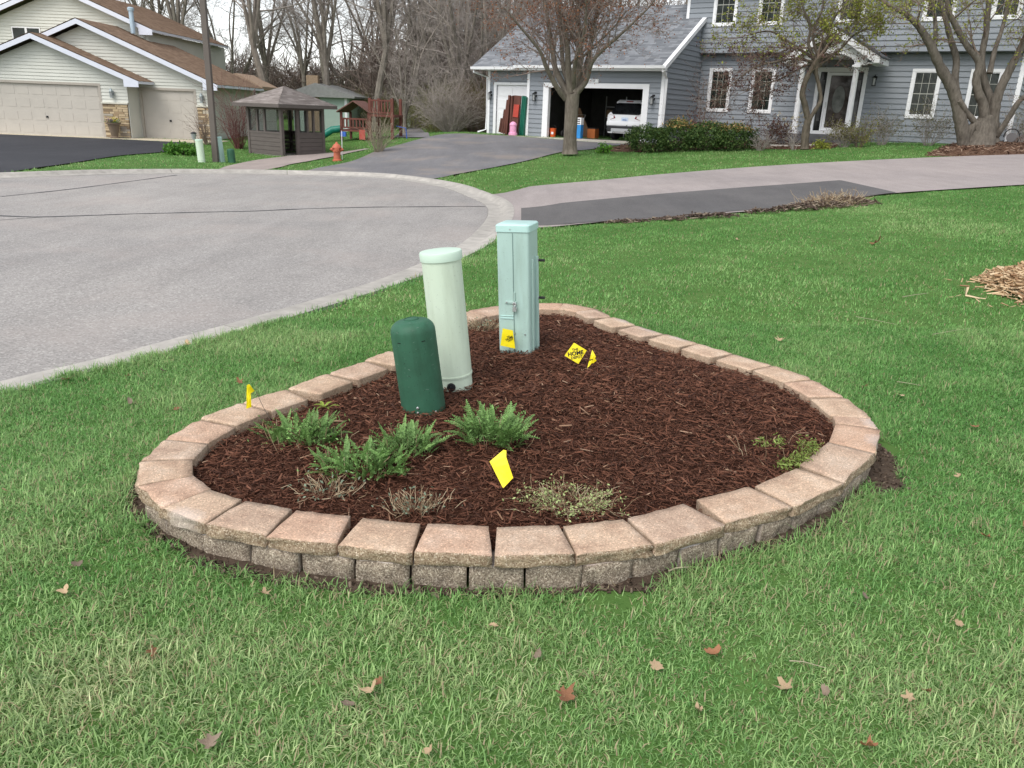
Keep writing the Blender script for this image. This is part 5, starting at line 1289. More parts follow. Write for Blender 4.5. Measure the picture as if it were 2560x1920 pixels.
# small garage gable
g2 = gable(-18.9, 4.42, .42, -24.0, -13.72)
w2 = MB(); w2.prism([(-16.95, -.1), (-16.72, -.1), (-16.72, 2.0), (-14.28, 2.0), (-14.28, -.1), (-13.72, -.1), (-13.72, 2.25), (-18.9, 4.42), (-22, 3.1), (-22, 2.2), (-16.95, 2.2)], SG_Y, SG_Y + .15, 'y'); TB(w2, 'small_garage_wall', M_cream_s)
lap_wall('siding', Rows(lambda z: [(-16.95, -16.72), (-14.28, -13.72)], 1.36, 2.0), SG_Y)
lap_wall('siding', Rows(lambda z: [(max(g2(z)[0][0], -21.5), g2(z)[0][1])], 2.0, 4.40), SG_Y)
sdw = MB().box(-13.87, -13.72, SG_Y + .15, 43, -.1, 2.25); TB(sdw, 'side_wall', M_cream_s)
mb = MB(); z = 0.
while z < 2.2: mb.add([(-13.705, SG_Y + .02, z), (-13.705, 43, z), (-13.718, 43, z + .115), (-13.718, SG_Y + .02, z + .115)], [(0, 1, 2, 3)]); z += .115
tag(TB(mb, 'siding', M_cream_s), kind='stuff')
# upper storey
g3 = gable(-21.46, 6.1, .41, -26, -17.65)
w3 = MB(); w3.prism([(-26, 1.5), (-17.65, 1.5), (-17.65, 4.5), (-21.46, 6.1), (-26, 4.2)], UP_Y, UP_Y + .15, 'y'); TB(w3, 'upper_wall', M_cream_s)
def rows3(z):
    a, b = g3(z)[0]; return [(a, -23.86), (-22.5, b)]
lap_wall('siding', Rows(g3, 2.6, 3.4), UP_Y); lap_wall('siding', Rows(rows3, 3.4, 4.55), UP_Y); lap_wall('siding', Rows(g3, 4.55, 6.08), UP_Y)
TB(MB().box(-17.65, -17.5, UP_Y, 50, 2, 4.5), 'upper_side_wall', M_cream_s)
def wnd(u0, u1, z0, z1, y):
    mb = MB(); t = .05
    mb.box(u0, u1, y - .04, y, z0, z0 + t).box(u0, u1, y - .04, y, z1 - t, z1).box(u0, u0 + t, y - .04, y, z0 + t, z1 - t).box(u1 - t, u1, y - .04, y, z0 + t, z1 - t).box((u0 + u1) / 2 - .05, (u0 + u1) / 2 + .05, y - .04, y, z0 + t, z1 - t)
    w = TB(mb, 'window', M_white)
    for a, b in ((u0 + t, (u0 + u1) / 2 - .05), ((u0 + u1) / 2 + .05, u1 - t)): TB(MB().box(a, b, y - .025, y - .01, z0 + t, z1 - t), 'pane', M_glass, w)
wnd(-23.84, -22.5, 3.4, 4.5, UP_Y)
# roofs: slabs with fascia, shingles on the visible slopes
def gable_roof(ax, az, slope, xl, xr, y0, y1, name, seed, fasc=.2, left=True):
    zr = az - slope * (xr - ax); zl = az - slope * (ax - xl); mb = MB()
    mb.prism([(ax, az), (xr, zr), (xr, zr - .08), (ax, az - .08), (xl, zl - .08), (xl, zl)], y0, y1, 'y'); rf = TB(mb, name, M_deckT)
    f = MB()
    for s_, x, z in ((1, xr, zr), (-1, xl, zl)):
        f.prism([(ax, az - .02), (x, z - .02), (x, z - .02 - fasc), (ax, az - .02 - fasc)], y0 - .03, y0 - .001, 'y')
    f.prism([(xr - .62, zr - .02 - fasc + .62 * slope), (xr, zr - .02 - fasc * .5), (xr, zr - .25), (xr - .62, zr - .25)], y0 - .028, y0 - .004, 'y')
    f.box(xr - .02, xr + .02, y0 - .001, y1, zr - .12, zr - .01); TB(f, 'fascia', M_trimT)
    o = TH0
    shingle_sheet('shingles', (xr + .03 - o[0], y0 - .04 - o[1], zr - .005 - o[2]), (xr + .03 - o[0], y1 - o[1], zr - .005 - o[2]), (ax - o[0], y0 - .04 - o[1], az + .012 - o[2]), M_tanroof, rf, .14, .3, seed)
    if left: shingle_sheet('shingles', (xl - .03 - o[0], y0 - .04 - o[1], zl - .005 - o[2]), (xl - .03 - o[0], y1 - o[1], zl - .005 - o[2]), (ax - o[0], y0 - .04 - o[1], az + .012 - o[2]), M_tanroof, rf, .3, .6, seed + 9)
    return rf
M_deckT = simple('roof_deck_tan', (.16, .12, .09), .9)
gable_roof(-20.35, 3.96, .40, -24.6, -16.08, BG_Y - .45, 38.4, 'front_roof', 11)
gable_roof(-18.9, 4.66, .42, -23.0, -13.15, SG_Y - .45, UP_Y + 2.8, 'garage_roof', 12)
gable_roof(-21.46, 6.36, .41, -26.6, -17.1, UP_Y - .45, 49.5, 'upper_roof', 13)
rr = MB(); rr.prism([(-16.2, 2.5), (-14.6, 2.95), (-13.3, 2.35), (-13.3, 2.2), (-16.2, 2.2)], 43.1, 46, 'y'); TB(rr, 'rear_roof', simple('rear_roof_shingle', (.33, .235, .165), .9, .15, 12))
TB(MB().box(-13.72, -13.5, 43.4, 46, -.1, 2.2), 'rear_wall', M_cream_s)
# garage doors with raised panels
def panel_door(x0, x1, z0, z1, y, cols, rows=4):
    d = TB(MB().box(x0, x1, y + .06, y + .1, z0, z1), 'garage_door', M_gdoor); w, h = (x1 - x0) / cols, (z1 - z0) / rows
    me = None
    for r in range(rows):
        for c in range(cols):
            m = MB(); a, b, e, f = x0 + c * w + .07, x0 + (c + 1) * w - .07, z0 + r * h + .09, z0 + (r + 1) * h - .09
            m.prism([(a, e), (b, e), (b, f), (a, f)], y + .052, y + .06, 'y'); TB(m, 'panel', M_gdoor, d, bevel=.006)
    TB(MB().box((x0 + x1) / 2 - .04, (x0 + x1) / 2 + .04, y + .02, y + .059, z0 + .72, z0 + .8), 'handle', M_blackmetal, d)
    t = MB(); t.box(x0 - .1, x0, y - .03, y + .1, z0, z1).box(x1, x1 + .1, y - .03, y + .1, z0, z1).box(x0 - .1, x1 + .1, y - .032, y + .1, z1, z1 + .1); TB(t, 'door_trim', M_taupe)
panel_door(-22.78, -18.02, -.09, 2.0, BG_Y, 8); panel_door(-16.66, -14.36, -.09, 1.93, SG_Y, 4)
# ledge stone veneer: every stone laid on its own
M_stone = None
def stone_mat():
    m, N, L, b = new_mat('ledge_stone'); oi = N.new('ShaderNodeObjectInfo'); r = ramp(N, [(0, (.16, .115, .075)), (.25, (.40, .29, .17)), (.5, (.55, .44, .29)), (.7, (.46, .35, .21)), (.85, (.24, .21, .18)), (1, (.62, .55, .43))]); L.new(oi.outputs['Random'], r.inputs[0])
    n = noise(N, L, 9, 5, .7, 'Generated'); r2 = ramp(N, [(.3, (.75, .75, .75)), (.7, (1.2, 1.2, 1.2))]); L.new(n.outputs['Fac'], r2.inputs[0]); L.new(mixc(N, L, 1, r.outputs[0], r2.outputs[0], 'MULTIPLY'), b.inputs['Base Color']); b.inputs['Roughness'].default_value = .9; return m
M_stone = stone_mat(); STONE = unit_box_mesh('stone', M_stone)
def veneer(x0, x1, z0, z1, y, seed):
    rng = random.Random(seed); bk = TB(MB().box(x0, x1, y - .03, y + .02, z0, z1), 'stone_veneer', simple('mortar_shadow', (.12, .09, .06), .95)); z = z0
    while z < z1 - .02:
        h = min(rng.choice((.06, .075, .09, .11)), z1 - z); x = x0
        while x < x1 - .02:
            w = min(rng.uniform(.14, .42), x1 - x)
            if x1 - x - w < .1: w = x1 - x
            o = link('stone', STONE, None, bk); d = rng.uniform(.03, .075); o.scale = (w - .012, d, h - .01); o.location = (x + w / 2 - TH0[0], y - .03 - d / 2 - TH0[1], z + h / 2 - TH0[2]); x += w
        z += h
    TB(MB().box(x0 - .04, x1 + .04, y - .12, y + .02, z1, z1 + .06), 'stone_cap', simple('cap_stone', (.56, .54, .46), .8, .08, 6))
veneer(-17.90, -16.84, -.06, 1.30, BG_Y, 3); veneer(-14.24, -13.74, -.06, 1.30, SG_Y, 4)
def tlamp(x, y, z):
    m = MB(); m.lathe([(.10, .06), (.06, .13), (.015, .2)], 6, (x, y - .14, z), smooth=False); m.lathe([(.07, -.2), (.07, -.17)], 6, (x, y - .14, z), smooth=False); m.box(x - .05, x + .05, y - .03, y, z - .08, z + .08); m.tube([(x, y - .03, z), (x, y - .14, z + .08)], .012, 5)
    for k in range(6): a = R(60 * k); m.tube([(x + .066 * math.cos(a), y - .14 + .066 * math.sin(a), z - .19), (x + .08 * math.cos(a), y - .14 + .08 * math.sin(a), z + .07)], .007, 4)
    o = TB(m, 'lantern', simple('pewter_lamp', (.36, .41, .42), .5, .05, 5)); TB(MB().lathe([(.05, -.16), (.062, .05)], 8, (x, y - .14, z)), 'lamp_glass', M_lampglass, o)
tlamp(-17.43, BG_Y, 1.74); tlamp(-14.0, SG_Y, 1.68)
fl = MB().lathe([(.10, 0), (.10, .95), (.14, .95), (.15, 1.06), (.10, 1.1)], 14, (-17.92, 39.4, 4.35)); TB(fl, 'flue_pipe', simple('flue_metal', (.42, .52, .60), .4, .05, 4, metal=.2))
TB(MB().box(-24, -13.0, 35.1, 36.9, -.3, -.085), 'garage_apron', M_slab).data.materials[0] = simple('warm_apron', (.58, .50, .38), .85, .08, 3)
# flower pot by the stone
pp = at_depth(288, 347, 35.35); pot = empty('flower_pot', (pp[0], pp[1], -.085), 0, 'brown flared planter with yellow and purple flowers by the stone', 'flower pot')
MB().lathe([(.20, 0), (.20, .05), (.13, .08), (.24, .56), (.29, .57), (.30, .63), (.26, .63), (.25, .58)], 20).build('pot', simple('brown_resin', (.17, .125, .09), .6), pot)
_r = np.random.default_rng(3); _pts = np.c_[_r.normal(0, .14, 240), _r.normal(0, .12, 240), .64 + np.abs(_r.normal(0, .07, 240))]
leaf_bits('leaves', _r, _pts[:150], .035, simple('pot_leaf', (.09, .15, .04), .6), pot); leaf_bits('purple_flowers', _r, _pts[150:200] + np.array([-.1, 0, .02]), .035, simple('purple_petal', (.12, .03, .15), .6), pot); leaf_bits('yellow_flowers', _r, _pts[200:] * np.array([.6, .6, 1]) + np.array([.08, 0, .05]), .035, simple('yellow_petal', (.75, .6, .04), .6), pot)

# ------------------------------------------------------------------ street-side furniture on the far side
M_pole = simple('brown_pole_paint', (.125, .105, .092), .6, .08, 3)
lp = empty('lamp_post', (-9.93, 26.8, -.31), 0, 'tall square dark brown street lamp post', 'lamp post')
MB().box(-.085, .085, -.085, .085, -.1, 5.6).build('pole', M_pole, lp, bevel=.01); MB().box(-.2, .2, -.2, .2, 5.6, 5.9).build('lamp_head', M_pole, lp, bevel=.03)
def far_ped(f, name, px, Y, h, r, label):
    p = at_depth(*px, Y); return f(name, (p[0], p[1], tz(p[0], p[1]) - .01), h, r, 3, label, detail=False)
far_ped(tube_pedestal, 'tall_round_utility_pedestal', (505, 409), 26.4, .72, .115, 'pale green tube pedestal left of the lamp post')
p = at_depth(553, 405, 27.0); square_pedestal('square_utility_pedestal', (p[0], p[1], tz(p[0], p[1])), .80, .2, 5, R(-25), 'blue-green square pedestal right behind the lamp post', detail=False)
far_ped(dome_pedestal, 'dome_utility_pedestal', (580, 405), 27.0, .46, .12, 'dark green dome pedestal beside the walk to the shelter')
# hydrant
M_hyd = simple('faded_red_paint', (.48, .13, .075), .55, .12, 6, .1, 40)
p = at_depth(843, 403, 29.0); hy = empty('fire_hydrant', (p[0], p[1], tz(p[0], p[1])), R(12), 'faded red fire hydrant in the grass beside the driveway', 'fire hydrant')
MB().lathe([(.17, -.05), (.17, .03), (.125, .05), (.115, .30), (.15, .31), (.15, .345), (.115, .355), (.12, .42), (.16, .43), (.16, .46), (.14, .5), (.10, .55), (.05, .58), (.035, .62), (.03, .64)], 20).build('barrel', M_hyd, hy)
for a, r0 in ((0, .055), (180, .055), (-90, .075)):
    M = Matrix.Rotation(R(a), 4, 'Z') @ Matrix.Translation((.10, 0, .385)) @ Matrix.Rotation(R(90), 4, 'Y')
    n = MB().lathe([(r0 * .85, 0), (r0 * .85, .05), (r0, .055), (r0, .10), (r0 * .9, .11)], 12, M=M).build('nozzle_cap', M_hyd, hy)
    MB().lathe([(.02, .11), (.02, .14)], 5, M=M, smooth=False).build('nut', M_hyd, n)
p = at_depth(855, 376, 29.3); tag(MB().tube([(0, 0, 0), (.01, 0, 1.0)], .012, 6).build('marker_rod', M_white, loc=(p[0], p[1], tz(p[0], p[1]) - .02)), 'thin white marker rod standing behind the hydrant', 'marker rod')
# shelter
M_brown = simple('brown_shelter_paint', (.115, .096, .088), .7, .12, 3, .15, 40, stretch=(1, 1, 4))
M_scr = glass_mat('shelter_plexiglass', (.16, .17, .17), .25)
gzb = empty('bus_shelter', (-8.93, 31.0, -.31), R(0), 'small brown wooden shelter with hipped shingle roof and window panes', 'shelter')
S = 1.95; ca, sa = math.cos(R(36)), math.sin(R(36))
eL = Vector((-ca, sa, 0)); eR = Vector((sa, ca, 0))           # along the left face and along the right face, from the near corner
def gpt(a, b, z): v = eL * a + eR * b; return (v.x, v.y, z)
def gbox(a0, a1, b0, b1, z0, z1):
    return MB().add([gpt(a, b, z) for z in (z0, z1) for a, b in ((a0, b0), (a1, b0), (a1, b1), (a0, b1))], ((0, 3, 2, 1), (4, 5, 6, 7), (0, 1, 5, 4), (1, 2, 6, 5), (2, 3, 7, 6), (3, 0, 4, 7)))
def gfix(o):
    bm = bmesh.new(); bm.from_mesh(o.data); bmesh.ops.recalc_face_normals(bm, faces=bm.faces); bm.to_mesh(o.data); bm.free(); return o
for a, b in ((0, 0), (S, 0), (0, S), (S, S), (0, .62), (0, .72)): gfix(gbox(a - .06, a + .06, b - .06, b + .06, 0 if (a, b) != (0, .62) else 1.7, 1.86).build('post', M_brown, gzb))
def lower(a0, a1, b0, b1):
    for k in range(5): gfix(gbox(a0, a1, b0, b1, .04 + k * .155, .04 + k * .155 + .145).build('board', M_brown, gzb))
lower(.06, S - .06, -.035, .0); lower(-.035, .0, .78, S - .06); lower(.06, S - .06, S, S + .035); lower(S, S + .035, .06, S - .06)
for a0, a1, b0, b1 in ((.06, S - .06, -.05, .05), (-.05, .05, .78, S - .06), (.06, S - .06, S - .05, S + .05), (S - .05, S + .05, .06, S - .06)):
    gfix(gbox(a0, a1, b0, b1, .8, .87).build('sill', M_brown, gzb)); 
for a0, a1, b0, b1 in ((.06, S - .06, -.05, .05), (-.05, .05, .06, S - .06), (.06, S - .06, S - .05, S + .05), (S - .05, S + .05, .06, S - .06)):
    gfix(gbox(a0, a1, b0, b1, 1.66, 1.84).build('header', M_brown, gzb))
for a in (.98, 1.42): gfix(gbox(a - .05, a + .05, -.04, .04, .87, 1.66).build('mullion', M_brown, gzb)); gfix(gbox(a - .05, a + .05, S - .04, S + .04, .87, 1.66).build('mullion', M_brown, gzb))
for b in (1.2, 1.5): gfix(gbox(-.04, .04, b - .04, b + .04, .87, 1.66).build('mullion', M_brown, gzb))
def clear_pane(n, col_, rough):
    m, N, L, b = new_mat(n); b.inputs['Base Color'].default_value = (*col_, 1); b.inputs['Roughness'].default_value = rough; b.inputs['Transmission Weight'].default_value = .96; b.inputs['IOR'].default_value = 1.08
    nz = noise(N, L, 1.5, 3, .5); r = ramp(N, [(.3, tuple(x * .9 for x in col_)), (.7, col_)]); L.new(nz.outputs['Fac'], r.inputs[0]); L.new(r.outputs[0], b.inputs['Base Color']); return m
M_plex = clear_pane('scratched_plexiglass', (.86, .87, .86), .03)
for a0, a1 in ((.07, .92), (1.04, 1.36), (1.48, S - .07)): gfix(gbox(a0, a1, -.006, .006, .875, 1.655).build('pane', M_plex, gzb)); gfix(gbox(a0, a1, S - .006, S + .006, .875, 1.655).build('pane', M_plex, gzb))
for b0, b1 in ((.79, 1.15), (1.25, 1.45), (1.55, S - .07)): gfix(gbox(-.006, .006, b0, b1, .875, 1.655).build('pane', M_plex, gzb))
gfix(gbox(S - .006, S + .006, .07, S - .07, .875, 1.655).build('pane', M_plex, gzb))
gfix(gbox(.0, S, .0, S, -.1, .035).build('floor', M_slab, gzb))
gfix(gbox(.5, 1.5, S - .55, S - .1, .42, .47).build('bench', M_brown, gzb))
O = .42; rz0, rz1 = 1.86, 2.52
rfm = MB(); c4 = [gpt(-O, -O, 0), gpt(S + O, -O, 0), gpt(S + O, S + O, 0), gpt(-O, S + O, 0)]; ap = gpt(S / 2, S / 2, rz1)
rfm.add([(x, y, rz0 - .12) for x, y, _ in c4] + [(x, y, rz0) for x, y, _ in c4] + [ap], [(0, 3, 2, 1), (0, 1, 5, 4), (1, 2, 6, 5), (2, 3, 7, 6), (3, 0, 4, 7), (4, 5, 8), (5, 6, 8), (6, 7, 8), (7, 4, 8)])
sr = gfix(rfm.build('roof', M_brown, gzb))
for k in range(4):
    A, B = np.array(c4[k][:2] + (rz0,)), np.array(c4[(k + 1) % 4][:2] + (rz0,)); W = np.linalg.norm(B - A); m = (A + B) / 2; Hs = np.linalg.norm(np.array(ap) - m); top = A + (np.array(ap) - m)
    def clip(a, b, s, W=W, Hs=Hs): e = W / 2 * s / Hs; return max(a, e), min(b, W - e)
    shingle_sheet('shingles', A, B, top, M_brownroof, sr, .13, .28, 30 + k, clip)

# ------------------------------------------------------------------ trees
class Tree:
    """limbs as tubes, twigs as fine prisms, buds and leaves at the tips"""
    def __init__(s, seed): s.rng = np.random.default_rng(seed); s.limbs = MB(); s.seg = []; s.tips = []
    def limb(s, pts, r0, r1, n=8, smooth_n=5, children=8, L=(1.2, 2.2), levels=3, start=.3, ang=(30, 60), up=.25, crook=.12):
        P = catmull(pts, smooth_n); m = len(P); t = np.linspace(0, 1, m); r = r0 + (r1 - r0) * t ** .8
        r = r * (1 + .05 * s.rng.normal(size=m)); s.limbs.tube(P, r, n)
        for k in range(children):
            q = start + (1 - start) * (k + s.rng.uniform(.2, .8)) / children; i = min(int(q * (m - 1)), m - 2); d = P[i + 1] - P[i]; d /= np.linalg.norm(d)
            s.branch(P[i], s.turn(d, *ang), s.rng.uniform(*L) * (1.15 - .5 * q), r[i] * s.rng.uniform(.3, .5), levels, up, crook)
        if levels >= 0: s.branch(P[-1], (P[-1] - P[-2]) / np.linalg.norm(P[-1] - P[-2]), np.mean(L), r1, levels, up, crook)
        return P
    def turn(s, d, a0, a1):
        e = s.rng.normal(size=3); e -= d * (e @ d); e /= np.linalg.norm(e) + 1e-9; a = R(s.rng.uniform(a0, a1)); return d * math.cos(a) + e * math.sin(a)
    def branch(s, p, d, L, r, lev, up=.25, crook=.12):
        n = 4 if lev >= 2 else 3 if lev == 1 else 2
        pts = [p]
        for k in range(n):
            d = d + s.rng.normal(size=3) * crook + np.array([0, 0, up * .25]); d = d / np.linalg.norm(d); p = p + d * L / n; pts.append(p)
        r1 = max(r * .35, .004)
        for k in range(n):
            a = r + (r1 - r) * k / n; b = r + (r1 - r) * (k + 1) / n; s.seg.append((*pts[k], *pts[k + 1], max(a, .004), max(b, .0035)))
        if lev <= 0: s.tips.append(pts[-1]); s.tips.append(pts[-2]); return
        nc = s.nc[lev] if lev < len(s.nc) else s.nc[-1]
        for k in range(nc):
            q = .25 + .75 * (k + s.rng.uniform(0, 1)) / nc; i = min(int(q * n), n - 1); c = pts[i] + (pts[i + 1] - pts[i]) * (q * n - i)
            dd = pts[i + 1] - pts[i]; dd /= np.linalg.norm(dd)
            s.branch(c, s.turn(dd, 25, 62), L * s.rng.uniform(.42, .7), max(r * (1 - q * .6) * .5, .004), lev - 1, up, crook * 1.15)
    nc = [3, 4, 4, 4]
    def build(s, root, bark, twigbark=None, base=(0, 0, 0)):
        s.limbs.shift(base).build('trunk', bark, root)
        A = np.array(s.seg); b = np.array(base)
        V, F = prisms(A[:, :3] - b, A[:, 3:6] - b, A[:, 6], A[:, 7], 3)
        tag(link('crown', np_mesh('crown', V, [F], smooth=True), twigbark or bark, root), kind='stuff')
        s.tp = np.array(s.tips) - b
        return s
def bark_mat(name, c, c2, scale=14):
    m, N, L, b = new_mat(name); n1 = noise(N, L, scale, 6, .7, stretch=(1, 1, .22)); r = ramp(N, [(.3, c), (.7, c2)]); L.new(n1.outputs['Fac'], r.inputs[0])
    n3 = noise(N, L, 1.7, 4, .6); r3 = ramp(N, [(.35, (.8, .8, .78)), (.65, (1.15, 1.15, 1.12))]); L.new(n3.outputs['Fac'], r3.inputs[0])
    L.new(mixc(N, L, 1, r.outputs[0], r3.outputs[0], 'MULTIPLY'), b.inputs['Base Color']); b.inputs['Roughness'].default_value = .9; b.inputs['Specular IOR Level'].default_value = .15
    bp = N.new('ShaderNodeBump'); bp.inputs['Strength'].default_value = .8; bp.inputs['Distance'].default_value = .03; L.new(n1.outputs['Fac'], bp.inputs['Height']); L.new(bp.outputs[0], b.inputs['Normal']); return m
M_bark = bark_mat('maple_bark', (.10, .083, .066), (.225, .195, .165)); M_barkd = bark_mat('dark_bark', (.075, .06, .048), (.18, .15, .12)); M_barkg = bark_mat('grey_bark', (.085, .072, .06), (.20, .175, .15))
M_barkw = bark_mat('woodland_bark', (.15, .128, .11), (.31, .275, .24)); M_twigc = simple('maple_twigs', (.22, .175, .15), .9, .2, 3); M_twigg = simple('grey_twigs', (.35, .305, .275), .9, .2, 2); M_twigb = simple('brown_twigs', (.19, .14, .11), .9, .2, 2)
M_bud = attr_mat('red_buds', 'rnd', [(0, (.12, .045, .03)), (.5, (.24, .09, .045)), (1, (.36, .16, .07))], .7, .2, .25)
M_purp = attr_mat('purple_buds', 'rnd', [(0, (.045, .022, .022)), (.6, (.10, .045, .042)), (1, (.16, .075, .06))], .7, .2, .2)
M_lime = attr_mat('lime_leaves', 'rnd', [(0, (.16, .19, .03)), (.5, (.27, .30, .05)), (1, (.40, .40, .10))], .6, .2, .35)
Z3 = lambda x, y: (1080 + x / 3.352, y / 3.352)
Z4 = lambda x, y: (1560 + x / 3.814, y / 3.814)
Z5 = lambda x, y: (2040 + x / 4.148, y / 4.148)
def tp(zf, pts, Y, dy=None):
    out = []
    for k, (x, y) in enumerate(pts): out.append(at_depth(*zf(x, y), Y + (0 if dy is None else dy * k / max(1, len(pts) - 1))))
    return np.array(out)

# maple in front of the garage
Y0 = 29.4
b0 = at_depth(*Z3(1155, 1265), Y0); b0[2] = tz(b0[0], b0[1]) - .05
mp = empty('maple_tree', tuple(b0), 0, 'budding maple with upswept limbs in front of the open garage', 'tree')
T = Tree(101); T.nc = [3, 4, 4, 4]
tr_ = tp(Z3, [(1155, 1290), (1157, 1150), (1165, 1000), (1172, 880), (1175, 790)], Y0); T.limbs.tube(catmull(tr_, 5), np.interp(np.linspace(0, 1, 21), [0, .08, .3, .8, 1], [.30, .25, .225, .24, .25]), 16)
for pts, r0, r1, dy in (([(1120, 830), (1040, 720), (960, 570), (900, 420), (760, 250), (600, 60)], .11, .03, -1.5), ([(1150, 800), (1080, 680), (1030, 560), (1010, 420), (985, 250), (930, -60), (880, -400)], .13, .04, 1.2),
                        ([(1160, 780), (1140, 560), (1130, 350), (1060, 0), (1010, -420)], .15, .05, -.5), ([(1190, 780), (1240, 500), (1230, 300), (1220, 0), (1230, -500)], .16, .05, .8),
                        ([(1190, 800), (1290, 680), (1340, 520), (1450, 400), (1600, 270), (1800, 80)], .12, .03, -1.2), ([(1215, 760), (1300, 540), (1330, 350), (1370, 150), (1450, -150), (1500, -450)], .13, .04, 1.5),
                        ([(1160, 740), (1100, 560), (1080, 300), (1020, -50), (900, -350)], .10, .03, 2.2), ([(1180, 760), (1200, 520), (1280, 250), (1290, -100)], .10, .03, -2.0)):
    T.limb(tp(Z3, pts, Y0, dy), r0, r1, 10, 5, 11, (1.3, 2.5), 3, .22, (30, 62), .15, .16)
T.build(mp, M_bark, M_twigc, b0)
rng = T.rng; k = rng.random(len(T.tp)) < .5; leaf_bits('buds', rng, np.repeat(T.tp[k], 2, 0), .032, M_bud, mp, .05, .6)
# crooked small tree before the porch
Y1 = 29.6
b1 = at_depth(*Z4(1722, 1400), Y1); b1[2] = tz(b1[0], b1[1]) - .05
ct = empty('crabapple_tree', tuple(b1), 0, 'crooked crabapple with dark buds before the porch column', 'tree')
T = Tree(202); T.nc = [3, 4, 4, 4]
T.limb(tp(Z4, [(1720, 1420), (1728, 1300), (1745, 1190), (1760, 1130)], Y1), .15, .12, 12, 5, 0, levels=-1)
T.limb(tp(Z4, [(1755, 1140), (1725, 1000), (1700, 900), (1735, 760), (1800, 640), (1850, 560)], Y1, -.2), .105, .085, 10, 5, 2, (.8, 1.2), 2, .6)
T.limb(tp(Z4, [(1765, 1140), (1830, 1040), (1875, 950), (1860, 820), (1830, 680), (1850, 560)], Y1, -.2), .075, .06, 10, 5, 2, (.8, 1.2), 2, .6)
for pts, r0, dy in (([(1840, 590), (1760, 430), (1775, 250), (1700, 50), (1650, -250)], .07, -.4), ([(1860, 560), (1930, 380), (1990, 200), (2100, 50), (2250, -150)], .06, -.8), ([(1830, 600), (1650, 560), (1450, 590), (1250, 640), (1080, 760)], .055, -1.0),
                    ([(1860, 580), (2050, 480), (2200, 330), (2400, 250)], .05, .5), ([(1840, 580), (1600, 420), (1400, 300), (1200, 330)], .055, .8), ([(1850, 560), (1800, 300), (1900, 50), (1850, -300)], .06, .6), ([(1830, 600), (1700, 640), (1500, 750), (1330, 800)], .04, .3)):
    T.limb(tp(Z4, pts, Y1, dy), r0, .018, 8, 5, 10, (.8, 1.6), 3, .15, (30, 70), .05, .18)
T.build(ct, M_barkd, M_twigb, b1); rng = T.rng
hi = T.tp[:, 2] + b1[2] > 4.15 + .35 * rng.normal(size=len(T.tp)); k = rng.random(len(T.tp)) < .6
leaf_bits('dark_buds', rng, np.repeat(T.tp[k & ~hi], 2, 0), .033, M_purp, ct, .04, .6); leaf_bits('lime_leaves', rng, np.repeat(T.tp[k & hi], 2, 0), .045, M_lime, ct, .07, .6)
# many-stemmed tree at the right
Y2 = 28.0
b2 = at_depth(*Z5(1700, 1500), Y2); MULCH_T = (b2[0], b2[1]); gz2 = tz(b2[0], b2[1]); b2z = b2[2]
b2[2] = min(b2z, gz2 + .3)
mt = empty('multistem_tree', tuple(b2), 0, 'old many-stemmed tree with grey limbs at the right of the lawn', 'tree')
T = Tree(303); T.nc = [2, 3, 4, 4]
for pts, r0, r1, dy, ch in (([(1545, 1520), (1490, 1200), (1410, 920), (1290, 700), (1220, 540), (1130, 370), (1050, 260), (940, 150), (760, 60)], .23, .06, -.6, 5), ([(1480, 1100), (1440, 850), (1455, 620), (1400, 420), (1350, 220), (1280, -40), (1250, -400)], .14, .06, .5, 5),
                            ([(1216, 535), (1240, 350), (1225, 120), (1180, -200)], .085, .04, .3, 4), ([(1690, 1500), (1660, 1300), (1560, 1160), (1490, 1040)], .12, .08, -.3, 0), ([(1770, 1500), (1740, 1120), (1690, 980), (1660, 830), (1690, 650), (1550, 450), (1430, 230), (1380, 120), (1330, -150)], .18, .06, -.5, 5),
                            ([(1800, 1480), (1830, 1150), (1800, 1000), (1750, 850), (1720, 600), (1770, 300), (1790, 0), (1820, -350)], .16, .06, .6, 5), ([(1830, 1400), (1850, 1150), (1900, 950), (2020, 700), (2150, 450), (2220, 250), (2260, 0)], .19, .08, -.4, 5),
                            ([(1800, 760), (1860, 500), (1930, 300), (2000, 0), (2050, -300)], .09, .04, .8, 4), ([(1870, 1420), (1900, 1370), (2000, 1220), (2100, 1060), (2190, 990), (2300, 930)], .10, .07, -.8, 1), ([(1560, 1500), (1600, 1350), (1680, 1290), (1690, 1480)], .16, .12, -.2, 0), ([(1860, 1480), (1800, 1300), (1760, 1180)], .16, .10, .2, 0)):
    T.limb(tp(Z5, pts, Y2, dy), r0, r1, 12, 5, ch, (.8, 1.9), 3 if ch else -1, .5, (30, 65), .15, .16)
_fl = np.array([[-.05, 0, -.15], [-.03, 0, .12], [0, 0, .4], [.02, 0, .7], [.03, 0, .95]]) + b2; T.limbs.tube(catmull(_fl, 4), np.interp(np.linspace(0, 1, 17), [0, .25, .6, 1], [.56, .47, .38, .22]) * (1 + .02 * np.sin(np.arange(17) * 1.3)), 18)
T.build(mt, M_barkg, M_twigb, b2); rng = T.rng
hi = (T.tp[:, 2] + b2[2] > 4.0 + .5 * rng.normal(size=len(T.tp))) & (rng.random(len(T.tp)) < .5); leaf_bits('lime_leaves', rng, np.repeat(T.tp[hi], 2, 0), .04, M_lime, mt, .09, .6)

